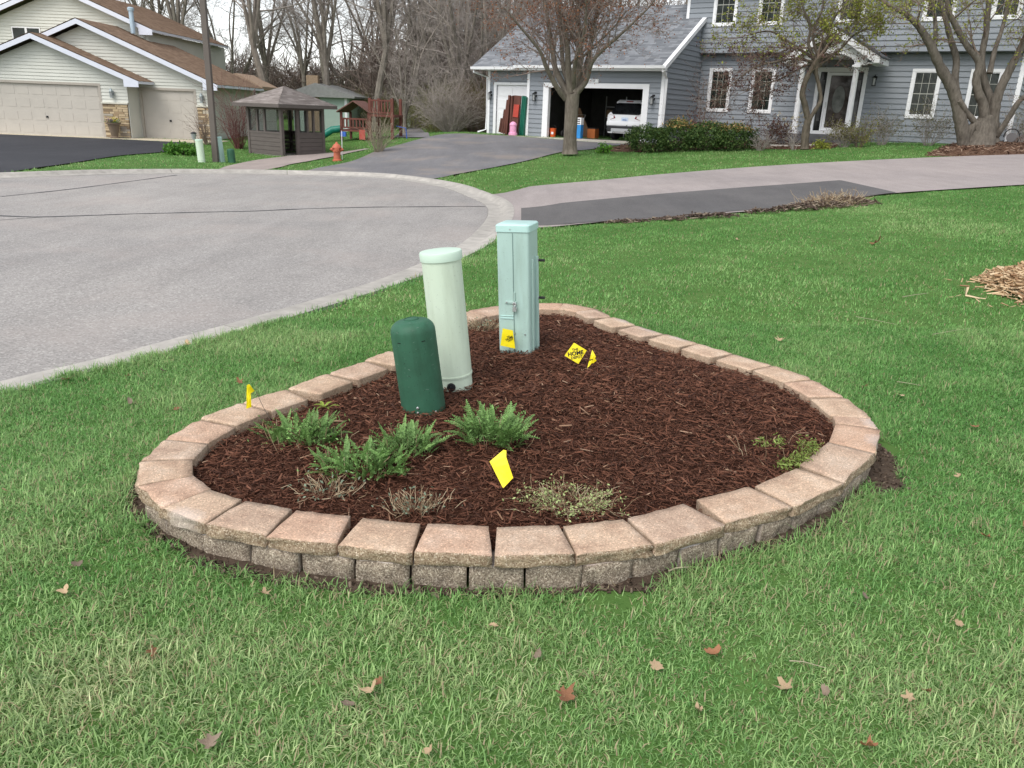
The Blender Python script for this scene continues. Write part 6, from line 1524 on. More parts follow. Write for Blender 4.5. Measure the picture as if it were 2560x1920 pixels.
# ------------------------------------------------------------------ bare trees and woods behind
def bare_tree(seed, h, forks, spread, nc, lev=3, r0=.22, twig=None, lean_=0.0, droop=.2, low=.25):
    t = Tree(seed); t.nc = nc; rng = t.rng
    fz = h * low; base = np.array([[0, 0, -.2], [lean_ * .1, 0, fz * .5], [lean_ * .3, 0, fz]]); t.limbs.tube(catmull(base, 5), np.linspace(r0 * 1.3, r0 * .85, 11), 8)
    for k in range(forks):
        a = 6.283 * k / forks + rng.normal(0, .3); s_ = spread * rng.uniform(.5, 1.1); hh = h * rng.uniform(.75, 1.05)
        pts = [base[-1] - [0, 0, .1], base[-1] + [math.cos(a) * s_ * .25, math.sin(a) * s_ * .25, (hh - fz) * .3], base[-1] + [math.cos(a) * s_ * .55 + rng.normal(0, .3), math.sin(a) * s_ * .55 + rng.normal(0, .3), (hh - fz) * .65], base[-1] + [math.cos(a) * s_, math.sin(a) * s_, hh - fz]]
        t.limb(np.array(pts), r0 * rng.uniform(.6, .8), .03, 6, 4, 9, (h * .13, h * .25), lev, .15, (30, 65), droop, .17)
    return t
def place_tree(t, name, x, y, rz, s, label, group, bark=M_barkw, tw=M_twigg, proto=[{}]):
    z = tz(x, y) - .05
    root = empty(name, (x, y, z), rz, label, 'tree', group); root.scale = (s, s, s)
    if id(t) not in proto[0]:
        t.build(root, bark, tw); proto[0][id(t)] = [c for c in root.children]
    else:
        for c in proto[0][id(t)]: q = c.copy(); col.objects.link(q); q.parent = root
    return root
B1 = bare_tree(1, 13, 5, 3.4, [3, 4, 4, 4], 3, .17); B2 = bare_tree(2, 15, 4, 3.0, [3, 4, 4, 4], 3, .16, lean_=-2); B3 = bare_tree(3, 9, 7, 4.0, [3, 4, 4, 4], 3, .15, droop=-.1, low=.15); B4 = bare_tree(4, 12, 6, 3.6, [3, 4, 4, 4], 3, .16)
GB = 'bare trees behind the houses'
NAMED = [(B2, -13.8, 46, .3, 1.15, 'bare leaning tree just behind the lamp post top'), (B1, -11.6, 50, 1.2, 1.1, 'bare forked tree rising behind the shelter roof'), (B2, -8.6, 49, 3.6, 1.2, 'bare tree with long slanting stems right of the shelter'),
         (B1, -6.6, 52, 4.4, 1.25, 'tall bare tree with paired straight stems above the playset'), (B3, -3.4, 47, .8, 1.3, 'wide grey bare tree with arching branches left of the grey garage'), (B4, -1.2, 50, 2.2, 1.1, 'brownish bare tree beside the grey garage roof'),
         (B3, -6.1, 43.5, 3.9, .62, 'small bare tree leaning over the playset'), (B3, -4.9, 50.5, 2.6, 1.25, 'rounded grey bare crown between the playset and the mounded shrub'), (B3, -1.9, 45.8, 5.1, 1.05, 'grey bare crown overhanging the grey garage corner')]
for t, x, y, rz, s_, lab in NAMED: place_tree(t, 'bare_tree', x, y, rz, s_, lab, GB)
_r = random.Random(8)
for k in range(30):
    t = (B1, B2, B3, B4)[k % 4]; x = (-32 + k * 1.9 if k < 13 else -8 + (k - 13) * 1.7) + _r.uniform(-1, 1); y = _r.uniform(56, 66) + (4 if x > 6 else 0)
    place_tree(t, 'woodland_tree', x, y, _r.uniform(0, 6.28), _r.uniform(.95, 1.3), 'bare woodland tree in the brown mass far behind the houses', 'woodland trees behind the houses')
for k in range(9):
    place_tree((B4, B1, B3)[k % 3], 'woodland_tree', 21 + (k % 5) * 4.5 + _r.uniform(-1, 1), 30 + k * 3.6, _r.uniform(0, 6.28), _r.uniform(.9, 1.2), 'bare tree beyond the right-hand end of the grey house', 'trees beyond the grey house')
def brush(name, boxes, n, seed, mat, label, h=(1.0, 3.0), r=(.006, .016)):
    rng = np.random.default_rng(seed); P0, P1, A, B = [], [], [], []
    for (x0, x1, y0, y1, hh, w) in boxes:
        k = int(n * w); x, y = rng.uniform(x0, x1, k), rng.uniform(y0, y1, k); z = terrain(x, y) + hh * rng.uniform(0, 1, k) ** 1.2; d = rng.normal(size=(k, 3)) * np.array([.6, .6, .4]) + np.array([0, 0, .75]); d /= np.linalg.norm(d, axis=1)[:, None]
        L = rng.uniform(*h, k); p = np.stack([x, y, z], 1); P0.append(p); q = p + d * L[:, None] * .5; P1.append(q); a = rng.uniform(*r, k); A.append(a); B.append(a * .7)
        d2 = d + rng.normal(size=(k, 3)) * .35; d2 /= np.linalg.norm(d2, axis=1)[:, None]; P0.append(q); P1.append(q + d2 * L[:, None] * .5); A.append(a * .7); B.append(a * .3)
    V, F = prisms(np.vstack(P0), np.vstack(P1), np.hstack(A), np.hstack(B), 3); rr = np.repeat(rng.uniform(0, 1, len(P0[0]) if False else len(np.hstack(A))), 3)
    return tag(link(name, np_mesh(name, V, [F], attr={'rnd': rr}), mat), label, 'woods', kind='stuff')
M_brush = attr_mat('brush_twigs', 'rnd', [(0, (.13, .095, .078)), (.5, (.25, .195, .165)), (1, (.36, .30, .26))], .9, .1)
M_brushg = attr_mat('green_brush', 'rnd', [(0, (.13, .115, .06)), (.5, (.21, .20, .09)), (1, (.30, .31, .14))], .9, .1)
brush('woods', [(-34, -9, 62, 80, 3.2, .4), (-9, 26, 62, 80, 7.5, .6), (-10, 2, 53, 62, 4.0, .35)], 15000, 91, M_brush, 'brown winter woods far behind the houses', (1.5, 4), (.014, .045))
brush('undergrowth', [(-5.2, -1.5, 44, 52, 1.6, 1.0), (-12, -3, 50, 56, 1.2, 1.0)], 3600, 92, M_brushg, 'greenish undergrowth at the edge of the woods', (.8, 1.8), (.006, .014))

# ------------------------------------------------------------------ shrubs
def leafy_shrub(name, px, Y, rx, ry, h, n, mat, label, seed, size=.035, stem=M_barkd, group=None, cat='shrub', bits=None, z=None):
    rng = np.random.default_rng(seed); p = at_depth(*px, Y); zz = tz(p[0], p[1]) if z is None else z
    t = empty(name, (p[0], p[1], zz), 0, label, cat, group)
    mb = MB()
    for k in range(7): a = rng.uniform(0, 6.28); mb.tube([(0, 0, -.05), (.3 * rx * math.cos(a), .3 * ry * math.sin(a), h * .35), (.6 * rx * math.cos(a), .6 * ry * math.sin(a), h * .75)], [.02, .014, .006], 5)
    mb.build('stems', stem, t)
    c = rng.normal(size=(n // 26 + 1, 3)); c /= np.linalg.norm(c, axis=1)[:, None]; c *= rng.uniform(.55, 1.0, len(c))[:, None] ** .5
    c = c * np.array([rx, ry, h * .5]) + np.array([0, 0, h * .52]); c[:, 2] = c[:, 2].clip(.05)
    pts = (c[:, None] + rng.normal(size=(len(c), 26, 3)) * np.array([.09, .09, .07])).reshape(-1, 3)
    leaf_bits('foliage', rng, pts, size, mat, t, .01, .5)
    if bits: q = pts[(pts[:, 2] > h * .8) & (rng.random(len(pts)) < bits[1])]; tag(leaf_bits('yellowed_tips', rng, q + np.array([0, -.02, .03]), size, bits[0], t, .03, .5), kind='stuff')
    return t
def twiggy_shrub(name, px, Y, rx, h, n, label, seed, mat=M_twigb, lev=2, tips=None, tsize=.02, cat='shrub', spread=.55, z=None, r=.012):
    rng = np.random.default_rng(seed); p = at_depth(*px, Y); zz = tz(p[0], p[1]) if z is None else z
    t = empty(name, (p[0], p[1], zz), 0, label, cat); T = Tree(seed); T.nc = [2, 3, 3]
    for k in range(n):
        a = rng.uniform(0, 6.28); q = rng.uniform(0, spread); d = np.array([math.cos(a) * math.sin(q), math.sin(a) * math.sin(q), math.cos(q)]); T.branch(np.array([math.cos(a) * rx * .18, math.sin(a) * rx * .18, -.03]), d, h * rng.uniform(.6, 1.0), r, lev, .1, .12)
    A = np.array(T.seg); V, F = prisms(A[:, :3], A[:, 3:6], A[:, 6], A[:, 7], 3); tag(link('stems', np_mesh('stems', V, [F]), mat, t), kind='stuff')
    if tips is not None: leaf_bits('buds', rng, np.repeat(np.array(T.tips), 2, 0), tsize, tips, t, .03, .6)
    return t
M_yew = attr_mat('yew_needles', 'rnd', [(0, (.024, .052, .014)), (.5, (.058, .112, .027)), (1, (.125, .18, .05))], .6, .25, .1)
M_yewy = attr_mat('yellowed_yew', 'rnd', [(0, (.30, .17, .06)), (1, (.55, .40, .17))], .7, .2, .2)
HG = 'yew shrubs of the clipped hedge'
leafy_shrub('yew_shrub', (1615, 374), 31.3, .75, .7, .92, 4200, M_yew, 'dark green yew at the garage end of the hedge', 1, .045, group=HG)
leafy_shrub('yew_shrub', (1690, 372), 31.4, .8, .7, 1.05, 4600, M_yew, 'tall dark green yew with yellowed top in the middle of the hedge', 2, .045, group=HG, bits=(M_yewy, .5))
leafy_shrub('yew_shrub', (1765, 369), 31.2, .75, .7, .98, 4200, M_yew, 'dark green yew below the second window', 3, .045, group=HG, bits=(M_yewy, .12))
leafy_shrub('yew_shrub', (1835, 366), 30.8, .8, .65, .85, 4000, M_yew, 'browned yew at the porch end of the hedge', 4, .045, group=HG, bits=(M_yewy, .45))
M_redb = attr_mat('barberry_buds', 'rnd', [(0, (.06, .02, .018)), (1, (.15, .05, .035))], .8, .1); M_olive = attr_mat('olive_buds', 'rnd', [(0, (.09, .085, .03)), (1, (.20, .19, .07))], .8, .1, .2)
twiggy_shrub('barberry_shrub', (1745, 330), 33.2, .5, 1.0, 26, 'dark red twiggy shrub under the left window', 11, M_twigb, 2, M_redb, .03, spread=.9)
twiggy_shrub('barberry_shrub', (1925, 340), 32.0, .5, 1.0, 26, 'dark red twiggy shrub under the right of the two left windows', 12, M_twigb, 2, M_redb, .03, spread=.9)
twiggy_shrub('bare_shrub', (1752, 325), 34.0, .4, 2.6, 9, 'tall thin bare shrub in the corner by the garage', 13, M_twigb, 2, M_redb, .02, spread=.35)
twiggy_shrub('bare_shrub', (1900, 370), 30.2, .5, .6, 20, 'low tan twiggy shrub beside the hedge end', 14, M_twigg, 2, None, spread=1.0)
M_hydra = attr_mat('dried_flower_heads', 'rnd', [(0, (.35, .30, .20)), (1, (.60, .55, .42))], .8, .1)
for k, (q, l) in enumerate((((1830, 330), 'dried cream hydrangea heads between the two left windows'), ((1960, 335), 'dried cream hydrangea heads beside the porch column'))): twiggy_shrub('hydrangea', q, 32.4, .4, 1.0, 9, l, 20 + k, M_twigg, 1, M_hydra, .06, spread=.6)
twiggy_shrub('forsythia_shrub', (2112, 352), 29.8, .45, .75, 30, 'olive and pale twiggy shrub at the porch steps', 31, M_twigg, 2, M_olive, .032, spread=.8)
twiggy_shrub('forsythia_shrub', (2150, 350), 29.6, .4, .75, 26, 'golden olive shrub beside the pale one at the steps', 32, M_twigb, 2, M_lime, .022, spread=.8)
twiggy_shrub('lilac_shrub', (2205, 354), 30.4, .55, 1.05, 24, 'rounded budding shrub left of the right-hand window', 33, M_twigg, 2, M_olive, .025, spread=.75)
twiggy_shrub('lilac_shrub', (2320, 357), 30.2, .6, 1.2, 26, 'larger budding shrub under the right-hand window', 34, M_twigg, 2, M_olive, .025, spread=.75)
twiggy_shrub('lilac_shrub', (2545, 350), 30.6, .6, 1.3, 22, 'budding shrub behind the many-stemmed tree', 35, M_twigg, 2, M_olive, .025, spread=.7)
twiggy_shrub('perennial_clump', (1985, 366), 29.6, .3, .6, 16, 'dry upright stalks at the crooked tree foot', 36, M_twigg, 1, None, spread=.4)
leafy_shrub('daylily_clump', (2060, 368), 29.4, .25, .2, .22, 260, M_lime, 'pale green clump at the foot of the steps', 37, .05, cat='plant')
leafy_shrub('daylily_clump', (1509, 372), 30.6, .2, .2, .3, 320, attr_mat('bright_leaf', 'rnd', [(0, (.07, .20, .02)), (1, (.16, .34, .05))], .6, .2, .3), 'bright green tuft beside the maple trunk', 38, .06, cat='plant')
twiggy_shrub('dogwood_shrub', (598, 372), 33.6, .7, 2.3, 60, 'red-stemmed bare dogwood beside the shelter', 41, simple('red_stems', (.15, .055, .05), .8, .2, 3), 1, None, spread=.5)
twiggy_shrub('dogwood_shrub', (520, 372), 34.5, .5, 1.3, 36, 'low brown twiggy bush behind the lamp post', 42, M_twigb, 1, None, spread=.7)
leafy_shrub('daylily_clump', (455, 380), 29.5, .6, .35, .32, 900, attr_mat('daylily_leaf', 'rnd', [(0, (.05, .16, .02)), (1, (.14, .30, .05))], .6, .2, .3), 'bright green mound of young leaves at the black driveway end', 43, .07, cat='plant')
twiggy_shrub('spirea_shrub', (945, 374), 30.6, .6, 1.25, 46, 'pale bare shrub at the walk end right of the hydrant', 44, simple('pale_twigs', (.30, .26, .19), .9, .2, 3), 1, M_olive, .012, spread=.65)
twiggy_shrub('mounded_shrub', (1125, 336), 42, 1.3, 2.3, 150, 'big rounded grey bare shrub left of the grey garage', 45, M_twigg, 2, None, spread=.95, r=.014)
twiggy_shrub('mounded_shrub', (1185, 332), 43.5, 1.2, 2.2, 110, 'brown bare shrub tucked against the grey garage corner', 46, M_twigb, 2, M_olive, .02, spread=.9, r=.014)

# ------------------------------------------------------------------ the car in the garage (grey house frame: u along the wall, y inwards)
def gl(u, y, z=0):
    c, s_ = math.cos(GA), math.sin(GA); return (1.13 + c * u - s_ * y, 37.9 + s_ * u + c * y, z)
M_car = simple('white_car_paint', (.74, .75, .77), .28, .02, 3, spec=.6); M_cglass = glass_mat('tinted_glass', (.008, .009, .01), .08); M_cblk = simple('car_black_plastic', (.018, .018, .02), .55); M_tail = simple('tail_light_red', (.20, .012, .014), .2, .1, 6, spec=.6); M_tire = simple('tyre_rubber', (.018, .018, .018), .8, .1, 20, .2, 60)
M_silver = simple('skid_plate_grey', (.34, .35, .36), .45, .05, 5)
car = empty('parked_car', gl(3.60, .55, SLAB), GA, 'white sport utility car parked nose in inside the garage', 'car')
def car_body():
    # stations along the length (y), each a closed half section mirrored: (half width, z) from sill to roof centre
    def sec(y, zt, w, belt, tuck):
        return [(w * .93, .30), (w, .45), (w, .75), (w * .985, belt), (w * .90 if zt > belt + .1 else w * .97, min(belt + .16, zt)), (w * .80 if zt > belt + .2 else w * .9, belt + (zt - belt) * .6 if zt > belt + .2 else zt), (w * .68, zt - .035 if zt > belt + .2 else zt), (w * .45, zt), (0, zt + .012)]
    st = [(0.02, 1.02, .80, .98, 0), (.07, 1.06, .88, 1.0, 0), (.20, 1.28, .915, 1.0, 0), (.42, 1.58, .925, 1.0, 0), (.62, 1.655, .925, .99, 0), (1.4, 1.68, .925, .98, 0), (2.3, 1.64, .925, .97, 0), (2.9, 1.40, .925, .96, 0), (3.35, 1.06, .92, .96, 0), (4.1, .98, .89, .9, 0), (4.42, .80, .78, .72, 0)]
    V = []; F = []; rings = []
    for y, zt, w, b, tk in st:
        h = sec(y, zt, w, b, tk); ring = [(x, y, z) for x, z in h] + [(-x, y, z) for x, z in h[-2::-1]]; rings.append(len(V)); V += ring
    m = len(ring)
    for a, b in zip(rings[:-1], rings[1:]):
        for k in range(m): F.append((a + k, a + (k + 1) % m, b + (k + 1) % m, b + k))
    F.append(tuple(rings[0] + k for k in range(m))[::-1]); F.append(tuple(rings[-1] + k for k in range(m)))
    mb = MB(); mb.add(V, F, True); o = mb.build('body', M_car, car); gfix(o)
    o.data.set_sharp_from_angle(angle=R(40))
car_body()
def patch(name, pts, mat, parent, th=.012):
    mb = MB(); P = [Vector(p) for p in pts]; n = (P[1] - P[0]).cross(P[2] - P[0]).normalized(); n = n if n.y < 0 else -n; k = len(P)
    mb.add([p + n * th for p in P] + [p - n * .02 for p in P], [tuple(range(k)), tuple(range(2 * k - 1, k - 1, -1))] + [(i, i + k, (i + 1) % k + k, (i + 1) % k) for i in range(k)])
    return gfix(mb.build(name, mat, parent))
patch('rear_window', [(-.70, .115, 1.13), (-.62, .07, 1.08), (.62, .07, 1.08), (.70, .115, 1.13), (.60, .345, 1.49), (.5, .375, 1.525), (-.5, .375, 1.525), (-.60, .345, 1.49)], M_cglass, car, .05)
patch('spoiler', [(-.62, .36, 1.56), (.62, .36, 1.56), (.60, .56, 1.66), (-.60, .56, 1.66)], M_car, car, .03)
patch('brake_light', [(-.16, .40, 1.575), (.16, .40, 1.575), (.16, .43, 1.60), (-.16, .43, 1.60)], M_tail, car, .06)
for s_ in (-1, 1):
    patch('tail_light', [(s_ * .93, .34, 1.02), (s_ * .93, .2, .86), (s_ * .70, .035, .84), (s_ * .46, .02, .92), (s_ * .50, .05, 1.02), (s_ * .80, .10, 1.05)], M_tail, car, .035)
    MB().box(s_ * .62 - .12, s_ * .62 + .12, -.012, .03, .40, .46).build('reflector', M_tail, car)
    for y in (.78, 3.5):
        wv = empty('wheel', (s_ * .80, y, .35)) if False else None
        w = MB().lathe([(.30, -.11), (.345, -.10), (.355, -.05), (.355, .05), (.345, .10), (.30, .11)], 24, M=Matrix.Translation((s_ * .80, y, .355)) @ Matrix.Rotation(R(90), 4, 'Y')).build('wheel', M_tire, car)
        MB().lathe([(.23, -.115), (.20, -.09), (.05, -.10)], 16, M=Matrix.Translation((s_ * .80, y, .355)) @ Matrix.Rotation(R(90 if s_ < 0 else -90), 4, 'Y')).build('rim', M_silver, w)
bp = MB(); bp.box(-.84, .84, -.03, .12, .36, .60); bp.build('bumper', M_cblk, car, bevel=.03); MB().box(-.62, .62, -.05, .1, .34, .50).build('skid_plate', M_silver, car, bevel=.03)
MB().box(-.88, .88, -.015, .15, .60, .80).build('bumper_cover', M_car, car, bevel=.05)
lpz = MB().box(-.16, .16, -.005, .02, .82, .96).build('licence_plate', simple('plate_blue_white', (.55, .64, .78), .5, .15, 14), car)
MB().box(-.10, .10, -.012, -.005, .84, .88).build('plate_print', simple('plate_ink', (.12, .2, .4), .5), lpz)
bd_ = MB(); bd_.lathe([(.05, 0), (.045, .012)], 16, M=Matrix.Translation((0, .07, 1.02)) @ Matrix.Rotation(R(90), 4, 'X') @ Matrix.Scale(1.7, 4, (1, 0, 0))); bd_.build('badge', simple('blue_badge', (.03, .05, .16), .3), car)
MB().lathe([(.035, 0), (.035, .06)], 12, M=Matrix.Translation((-.55, -.03, .33)) @ Matrix.Rotation(R(90), 4, 'X')).build('exhaust', M_steel, car)

# ------------------------------------------------------------------ things at the garage doors
def at_g(name, u, y, z, label, cat, rz=0): return empty(name, gl(u, y, z), GA + rz, label, cat)
M_redwood = simple('red_stained_wood', (.105, .038, .026), .7, .2, 5, .2, 30, stretch=(1, 1, .3)); M_grn = simple('green_plastic_panel', (.006, .12, .075), .45, .06, 4); M_redp = simple('red_plastic_sheet', (.42, .05, .03), .45)
fp = at_g('stacked_fence_panels', -1.85, .05, SLAB, 'stack of red-brown wooden playset panels leaning against the small garage door', 'wooden panels')
for k in range(5):
    zt = (1.7, 1.72, 1.5, 1.05, .62)[k]; x = -.08 - k * .13 if k else .0
    m = MB(); m.box(x - .05, x + .05, -.32, -.22, 0, zt).box(x - .05, x + .05, .02, .12, 0, zt); 
    for q in range(int(zt / .28)): m.box(x - .05, x + .05, -.21, .01, .1 + q * .28, .24 + q * .28)
    m.build('panel', M_redwood, fp, rot=(0, R(2 + 2 * k), 0))
MB().box(.05, .42, -.36, -.3, .0, 1.72).build('front_panel', M_redwood, fp, rot=(R(-4), R(3), 0)); MB().box(.12, .40, -.40, -.368, .78, 1.33).build('red_sheet', M_redp, fp, rot=(R(-4), R(3), 0))
gpn = at_g('green_slide_panel', -1.28, .05, SLAB, 'tall green plastic slide leaning beside the wooden panels', 'slide')
for k in range(3): MB().box(-.10 + k * .08, -.03 + k * .08, -.25, .1, 0, 1.72 - .02 * k).build('side_rail' if k != 1 else 'chute', M_grn, gpn, rot=(0, R(3), 0), bevel=.02)
pk = at_g('pink_toy_hydrant', -1.47, -.55, SLAB, 'pink plastic toy with domed top on the driveway edge', 'toy')
MB().lathe([(.20, 0), (.20, .10), (.16, .12), (.15, .42), (.17, .43), (.16, .5), (.10, .57), (.03, .6)], 18).build('body', simple('pink_plastic', (.80, .36, .55), .45), pk)
bk = at_g('orange_bucket', .14, .32, SLAB, 'orange plastic bucket just inside the open garage', 'bucket')
MB().lathe([(.125, 0), (.15, .36), (.16, .36), (.16, .38), (.145, .38), (.12, .02)], 20).build('pail', simple('orange_plastic', (.62, .10, .02), .45), bk)
MB().box(-.05, .05, -.150, -.146, .12, .22).build('print', M_white, bk, rot=(0, 0, R(20)))
MB().tube([(.155 * math.cos(R(a)), .02, .37 + .14 * math.sin(R(a))) for a in range(0, 181, 20)], .006, 6).build('handle', M_blackmetal, bk)
bx = at_g('blue_carton', 1.45, .42, SLAB, 'tall blue and white carton standing beside the maple trunk', 'box')
MB().box(-.14, .14, -.12, .12, 0, .58).build('carton', simple('blue_card', (.03, .24, .58), .5), bx, bevel=.004); m = MB(); m.box(-.14, .14, -.121, .12, .582, .88); q = m.build('white_end', M_white, bx)
for k in range(3): MB().box(-.09, .09, -.126, -.1215, .62 + k * .085, .66 + k * .085).build('vent_slot', M_cblk, q)
def cart(u, y, label, cat, name, mats, seed):
    t = at_g(name, u, y, SLAB, label, cat); return t
t = at_g('push_mower', .75, 1.0, SLAB, 'dark wheeled mower in the garage shade', 'mower')
MB().box(-.25, .25, -.4, .3, .15, .4).build('deck', M_cblk, t, bevel=.05); MB().tube([(-.2, .3, .3), (-.2, .8, 1.0), (.2, .8, 1.0), (.2, .3, .3)], .015, 6).build('handle', M_steel, t)
for sx in (-.28, .28):
    for yy in (-.35, .25): MB().lathe([(.14, -.03), (.15, 0), (.14, .03)], 16, M=Matrix.Translation((sx, yy, .15)) @ Matrix.Rotation(R(90), 4, 'Y')).build('wheel', M_tire, t)
t = at_g('orange_tool_chest', 1.68, 1.3, SLAB, 'low orange chest in the garage beside the blue carton', 'tool chest'); MB().box(-.2, .2, -.2, .2, 0, .42).build('chest', simple('dull_orange', (.40, .12, .03), .6), t, bevel=.02); MB().box(-.21, .21, -.21, .21, .42, .46).build('lid', M_cblk, t, bevel=.015)
t = at_g('brown_plank_bundle', .75, 1.9, SLAB, 'brown planks leaning inside the garage', 'planks')
for k in range(3): MB().box(-.1, .1, -.02, .02, 0, 1.5).build('plank', simple('bare_plank', (.20, .12, .07), .8), t, loc=(.22 * k, 0, 0), rot=(R(-8), R(-25 - 4 * k), 0))
t = at_g('storage_shelf', 1.9, 4.8, SLAB, 'dim metal shelf with boxes at the back of the garage', 'shelf')
for zz in (.4, .9, 1.4): MB().box(-1.4, .9, -.25, .25, zz, zz + .03).build('board', M_steel, t)
for xx in (-1.38, -.3, .88): MB().box(xx - .02, xx + .02, -.25, -.21, 0, 1.9).build('upright', M_steel, t)
_r = random.Random(2)
for k in range(6):
    w = _r.uniform(.25, .45); h = _r.uniform(.2, .35); b = at_g('carton', .75 + k * .4, 4.8, SLAB + (.43 if k % 2 else .93), 'carton %s on the garage shelf' % ('at the low left', 'second along the shelf', 'third along the shelf', 'near the middle of the shelf', 'next to last', 'at the far end')[k], 'box'); MB().box(-w / 2, w / 2, -.2, .2, 0, h).build('carton_body', simple('cardboard_%d' % k, (.28 - .03 * k, .19, .11), .8), b)
# hose reel by the house's right corner
t = at_g('hose_reel', 17.98, 2.9, 0, 'hose reel on a wire frame at the house corner', 'hose reel'); t.location.z = tz(t.location.x, t.location.y) - .02
MB().tube([(-.25 * math.cos(R(a)), 0, .35 + .3 * math.sin(R(a))) for a in range(0, 360, 20)], .02, 6).build('frame', M_blackmetal, t); MB().lathe([(.16, -.1), (.12, -.08), (.12, .08), (.16, .1)], 16, M=Matrix.Translation((0, .1, .35)) @ Matrix.Rotation(R(90), 4, 'X')).build('reel', simple('dull_grey_reel', (.16, .15, .15), .7), t); MB().box(-.3, .3, -.1, .3, 0, .06).build('foot', M_blackmetal, t)
# path light by the black driveway
p = at_depth(486, 360, 31.5); t = empty('path_light', (p[0], p[1], tz(p[0], p[1])), 0, 'small wire path light on a stake by the black driveway', 'path light')
MB().tube([(0, 0, -.05), (0, 0, .42)], .012, 6).build('stake', M_blackmetal, t); MB().lathe([(.10, .64), (.13, .66), (.04, .70)], 10).build('cap', M_blackmetal, t); MB().lathe([(.06, .42), (.11, .64)], 8, smooth=False).build('lamp_glass', M_lampglass, t)

# ------------------------------------------------------------------ planting beds before the grey house
M_bark_m = simple('bark_bed', (.13, .075, .05), .95, .35, 14, .8, 50, spec=.1)
def bed_patch(name, ring_px, mat, lift=.02, hump=.0):
    P = np.array([on_ground(*q) for q in ring_px]); P = resample(catmull(np.vstack([P, P[:1]]), 8), n=40)[:-1]; c = P.mean(0); V = [(c[0], c[1], tz(*c) + lift + hump)]; F = []
    for f in (.5, .85, 1.0):
        for q in P: x, y = c + (q - c) * f; V.append((x, y, tz(x, y) + lift * (1 if f < 1 else .2) + hump * (1 - f * f)))
    n = len(P); F += [(0, 1 + k, 1 + (k + 1) % n) for k in range(n)]
    for r in range(2): F += [(1 + r * n + k, 1 + (r + 1) * n + k, 1 + (r + 1) * n + (k + 1) % n, 1 + r * n + (k + 1) % n) for k in range(n)]
    mb = MB(); mb.add(V, F, True); o = gfix(mb.build(name, mat)); NO_GRASS.append(P); return tag(o, kind='structure'), P
_, RING_H = bed_patch('hedge_bed_ground', [(1480, 373), (1560, 381), (1700, 377), (1850, 371), (1990, 374), (2090, 369), (2060, 352), (1900, 345), (1700, 340), (1560, 362)], M_bark_m, .03)
_, RING_T = bed_patch('tree_bed_ground', [(2310, 391), (2400, 392), (2560, 388), (2680, 384), (2700, 360), (2560, 350), (2420, 356), (2350, 372)], M_bark_m, .04, .12)
bc = RING_T.mean(0)
M_barkchip = attr_mat('bark_chips', 'rnd', [(0, (.06, .035, .025)), (.6, (.16, .09, .06)), (1, (.36, .26, .19))], .9, .1)
def chip_ring(name, P, n, label, seed, hump):
    rng = np.random.default_rng(seed); lo, hi = P.min(0), P.max(0); x, y = rng.uniform(lo[0], hi[0], n), rng.uniform(lo[1], hi[1], n); ok = inside(P, x, y); x, y = x[ok], y[ok]; k = len(x); c = P.mean(0); e = np.clip(1 - dist_poly(P, x, y) / 1.2, 0, 1)
    z = terrain(x, y) + .05 + hump * (1 - e ** 2); az = rng.uniform(0, 6.28, k); pit = rng.normal(0, .3, k); L = rng.uniform(.05, .16, k); ex = np.stack([np.cos(az) * np.cos(pit), np.sin(az) * np.cos(pit), np.sin(pit)], 1); q = np.stack([x, y, z], 1)
    V, F = prisms(q - ex * L[:, None] / 2, q + ex * L[:, None] / 2, L * .14, L * .08, 3); tag(link(name, np_mesh(name, V, [F], attr={'rnd': np.repeat(rng.uniform(0, 1, k), 3)}), M_barkchip), label, 'bark mulch', kind='stuff')
chip_ring('tree_mulch', RING_T, 9000, 'brown bark mulch under the many-stemmed tree', 71, .10)
chip_ring('hedge_mulch', RING_H, 4000, 'brown bark mulch round the hedge', 72, .0)
p0, p1 = on_ground(1925, 368), on_ground(2055, 365); es = MB(); es.tube([(p0[0], p0[1], tz(*p0) + .05), ((p0[0] + p1[0]) / 2, (p0[1] + p1[1]) / 2 - .15, tz(*p0) + .07), (p1[0], p1[1], tz(*p1) + .05)], .06, 6); tag(es.build('stone_edging', M_slab), 'pale stone edging at the foot of the porch bed', 'edging')

# ------------------------------------------------------------------ playset, green house and path end behind the shelter
ps = empty('wooden_playset', (-6.9, 37.2, tz(-6.9, 37.2)), R(-8), 'red-brown wooden playset with railings and a green slide', 'playset')
M_play = simple('playset_redwood', (.135, .046, .034), .75, .2, 4, .1, 30)
for x, y in ((-1.0, -.5), (.25, -.5), (-1.0, .7), (.25, .7)): MB().box(x - .05, x + .05, y - .05, y + .05, -.05, 1.15).build('post', M_play, ps)
for x, y in ((.35, -.6), (1.35, -.6), (.35, .7), (1.35, .7)): MB().box(x - .06, x + .06, y - .06, y + .06, -.05, 1.75).build('post', M_play, ps)
MB().box(-1.05, .3, -.55, .75, .32, .40).build('low_deck', M_play, ps); MB().box(.3, 1.45, -.65, .75, .98, 1.08).build('high_deck', M_play, ps)
for x0, x1, z, y in ((-1.0, .25, .82, -.52), (.35, 1.4, 1.62, -.62), (-1.0, .25, .45, -.52), (.35, 1.4, 1.12, -.62)): MB().box(x0, x1, y - .03, y + .03, z, z + .07).build('rail', M_play, ps)
for k in range(8): MB().box(-.93 + k * .15, -.86 + k * .15, -.545, -.515, .5, .82).build('slat', M_play, ps)
for k in range(7): MB().box(.44 + k * .14, .50 + k * .14, -.645, -.615, 1.18, 1.62).build('slat', M_play, ps)
m = MB(); m.prism([(-1.15, 1.15), (-.38, 1.62), (.38, 1.15), (.38, 1.1), (-.38, 1.57), (-1.15, 1.1)], -.7, .9, 'y'); m.build('roof', simple('play_roof', (.15, .075, .06), .8, .2, 4), ps)
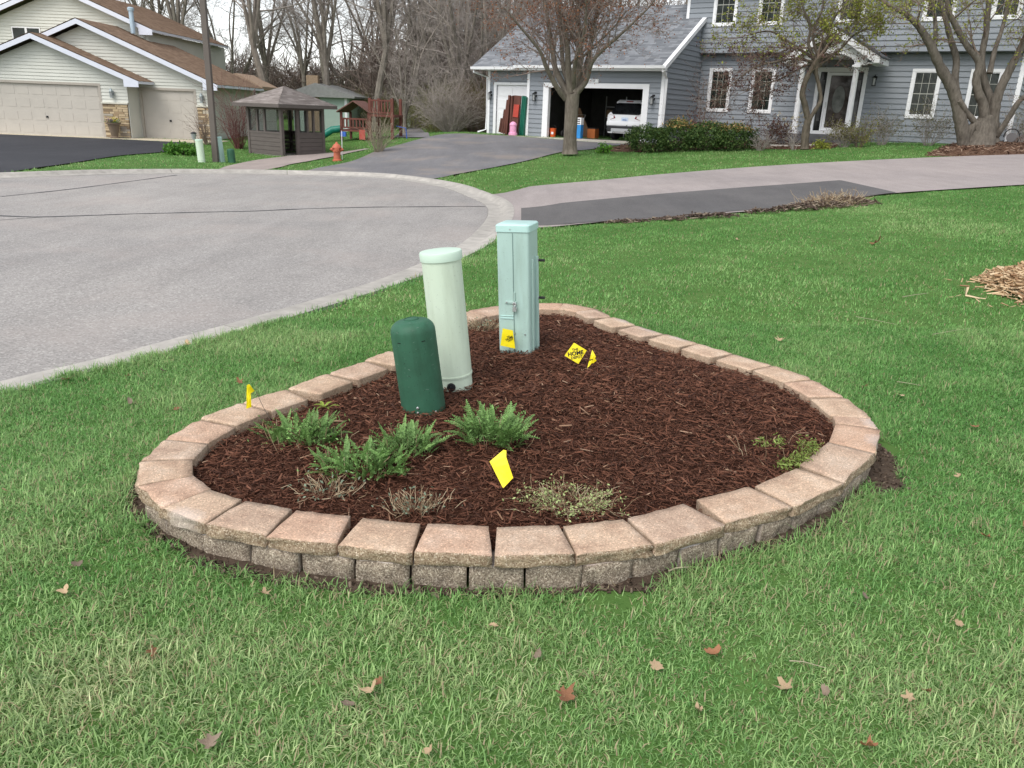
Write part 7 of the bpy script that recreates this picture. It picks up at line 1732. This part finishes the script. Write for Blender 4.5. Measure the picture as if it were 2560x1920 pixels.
MB().tube([(-1.05, -.2, .42), (-1.5, -.35, .35), (-2.0, -.5, .02), (-2.4, -.55, -.05)], [.16, .16, .16, .15], 10).build('slide', simple('slide_green', (.01, .17, .12), .4), ps)
MB().box(-.15, .12, -.64, -.60, .0, .42).build('red_panel', simple('toy_red', (.45, .09, .07), .6), ps); MB().box(-.98, -.75, -.7, -.58, .1, .3).build('blue_toy', simple('toy_blue', (.05, .13, .5), .5), ps)
MB().tube([(1.45, -.3, .62), (1.9, -.4, .55), (1.95, -.4, .05)], .022, 6).build('swing_bar', simple('swing_blue', (.03, .10, .42), .5), ps)
hs = empty('green_cottage', (-11.5, 48, tz(-11.5, 48)), 0, 'pale green house half hidden behind the shelter', 'house')
MB().box(-1.6, 1.6, 0, 5, -.2, 2.0).build('wall', simple('pale_green_boards', (.36, .45, .39), .7, .06, 2), hs); m = MB(); m.prism([(-2.0, 1.95), (-.2, 2.6), (2.0, 1.95), (2.0, 1.85), (-2.0, 1.85)], -.4, 5.4, 'y'); m.build('roof', simple('grey_green_roof', (.25, .25, .24), .9), hs)
MB().box(1.35, 1.5, -.06, -.005, -.1, 1.9).build('downspout', M_white, hs); MB().box(-.75, -.1, -.15, .3, -.1, 3.0).build('brick_chimney', simple('tan_brick', (.33, .24, .16), .9, .3, 30), hs)
tpd = at_depth(1022, 314, 52); tube_pedestal('tall_round_utility_pedestal', (tpd[0], tpd[1], tz(tpd[0], tpd[1])), .95, .12, 0, 'small pale tube pedestal far back beside the path into the woods', detail=False)
_, pw = strip('woodland_path', G([(985, 345), (1010, 332), (1022, 320)]), G([(1075, 345), (1062, 332), (1048, 320)]), M_drive_grey, .03, 14, 4); NO_GRASS.append(pw)

# ------------------------------------------------------------------ grass last: it grows round everything laid above
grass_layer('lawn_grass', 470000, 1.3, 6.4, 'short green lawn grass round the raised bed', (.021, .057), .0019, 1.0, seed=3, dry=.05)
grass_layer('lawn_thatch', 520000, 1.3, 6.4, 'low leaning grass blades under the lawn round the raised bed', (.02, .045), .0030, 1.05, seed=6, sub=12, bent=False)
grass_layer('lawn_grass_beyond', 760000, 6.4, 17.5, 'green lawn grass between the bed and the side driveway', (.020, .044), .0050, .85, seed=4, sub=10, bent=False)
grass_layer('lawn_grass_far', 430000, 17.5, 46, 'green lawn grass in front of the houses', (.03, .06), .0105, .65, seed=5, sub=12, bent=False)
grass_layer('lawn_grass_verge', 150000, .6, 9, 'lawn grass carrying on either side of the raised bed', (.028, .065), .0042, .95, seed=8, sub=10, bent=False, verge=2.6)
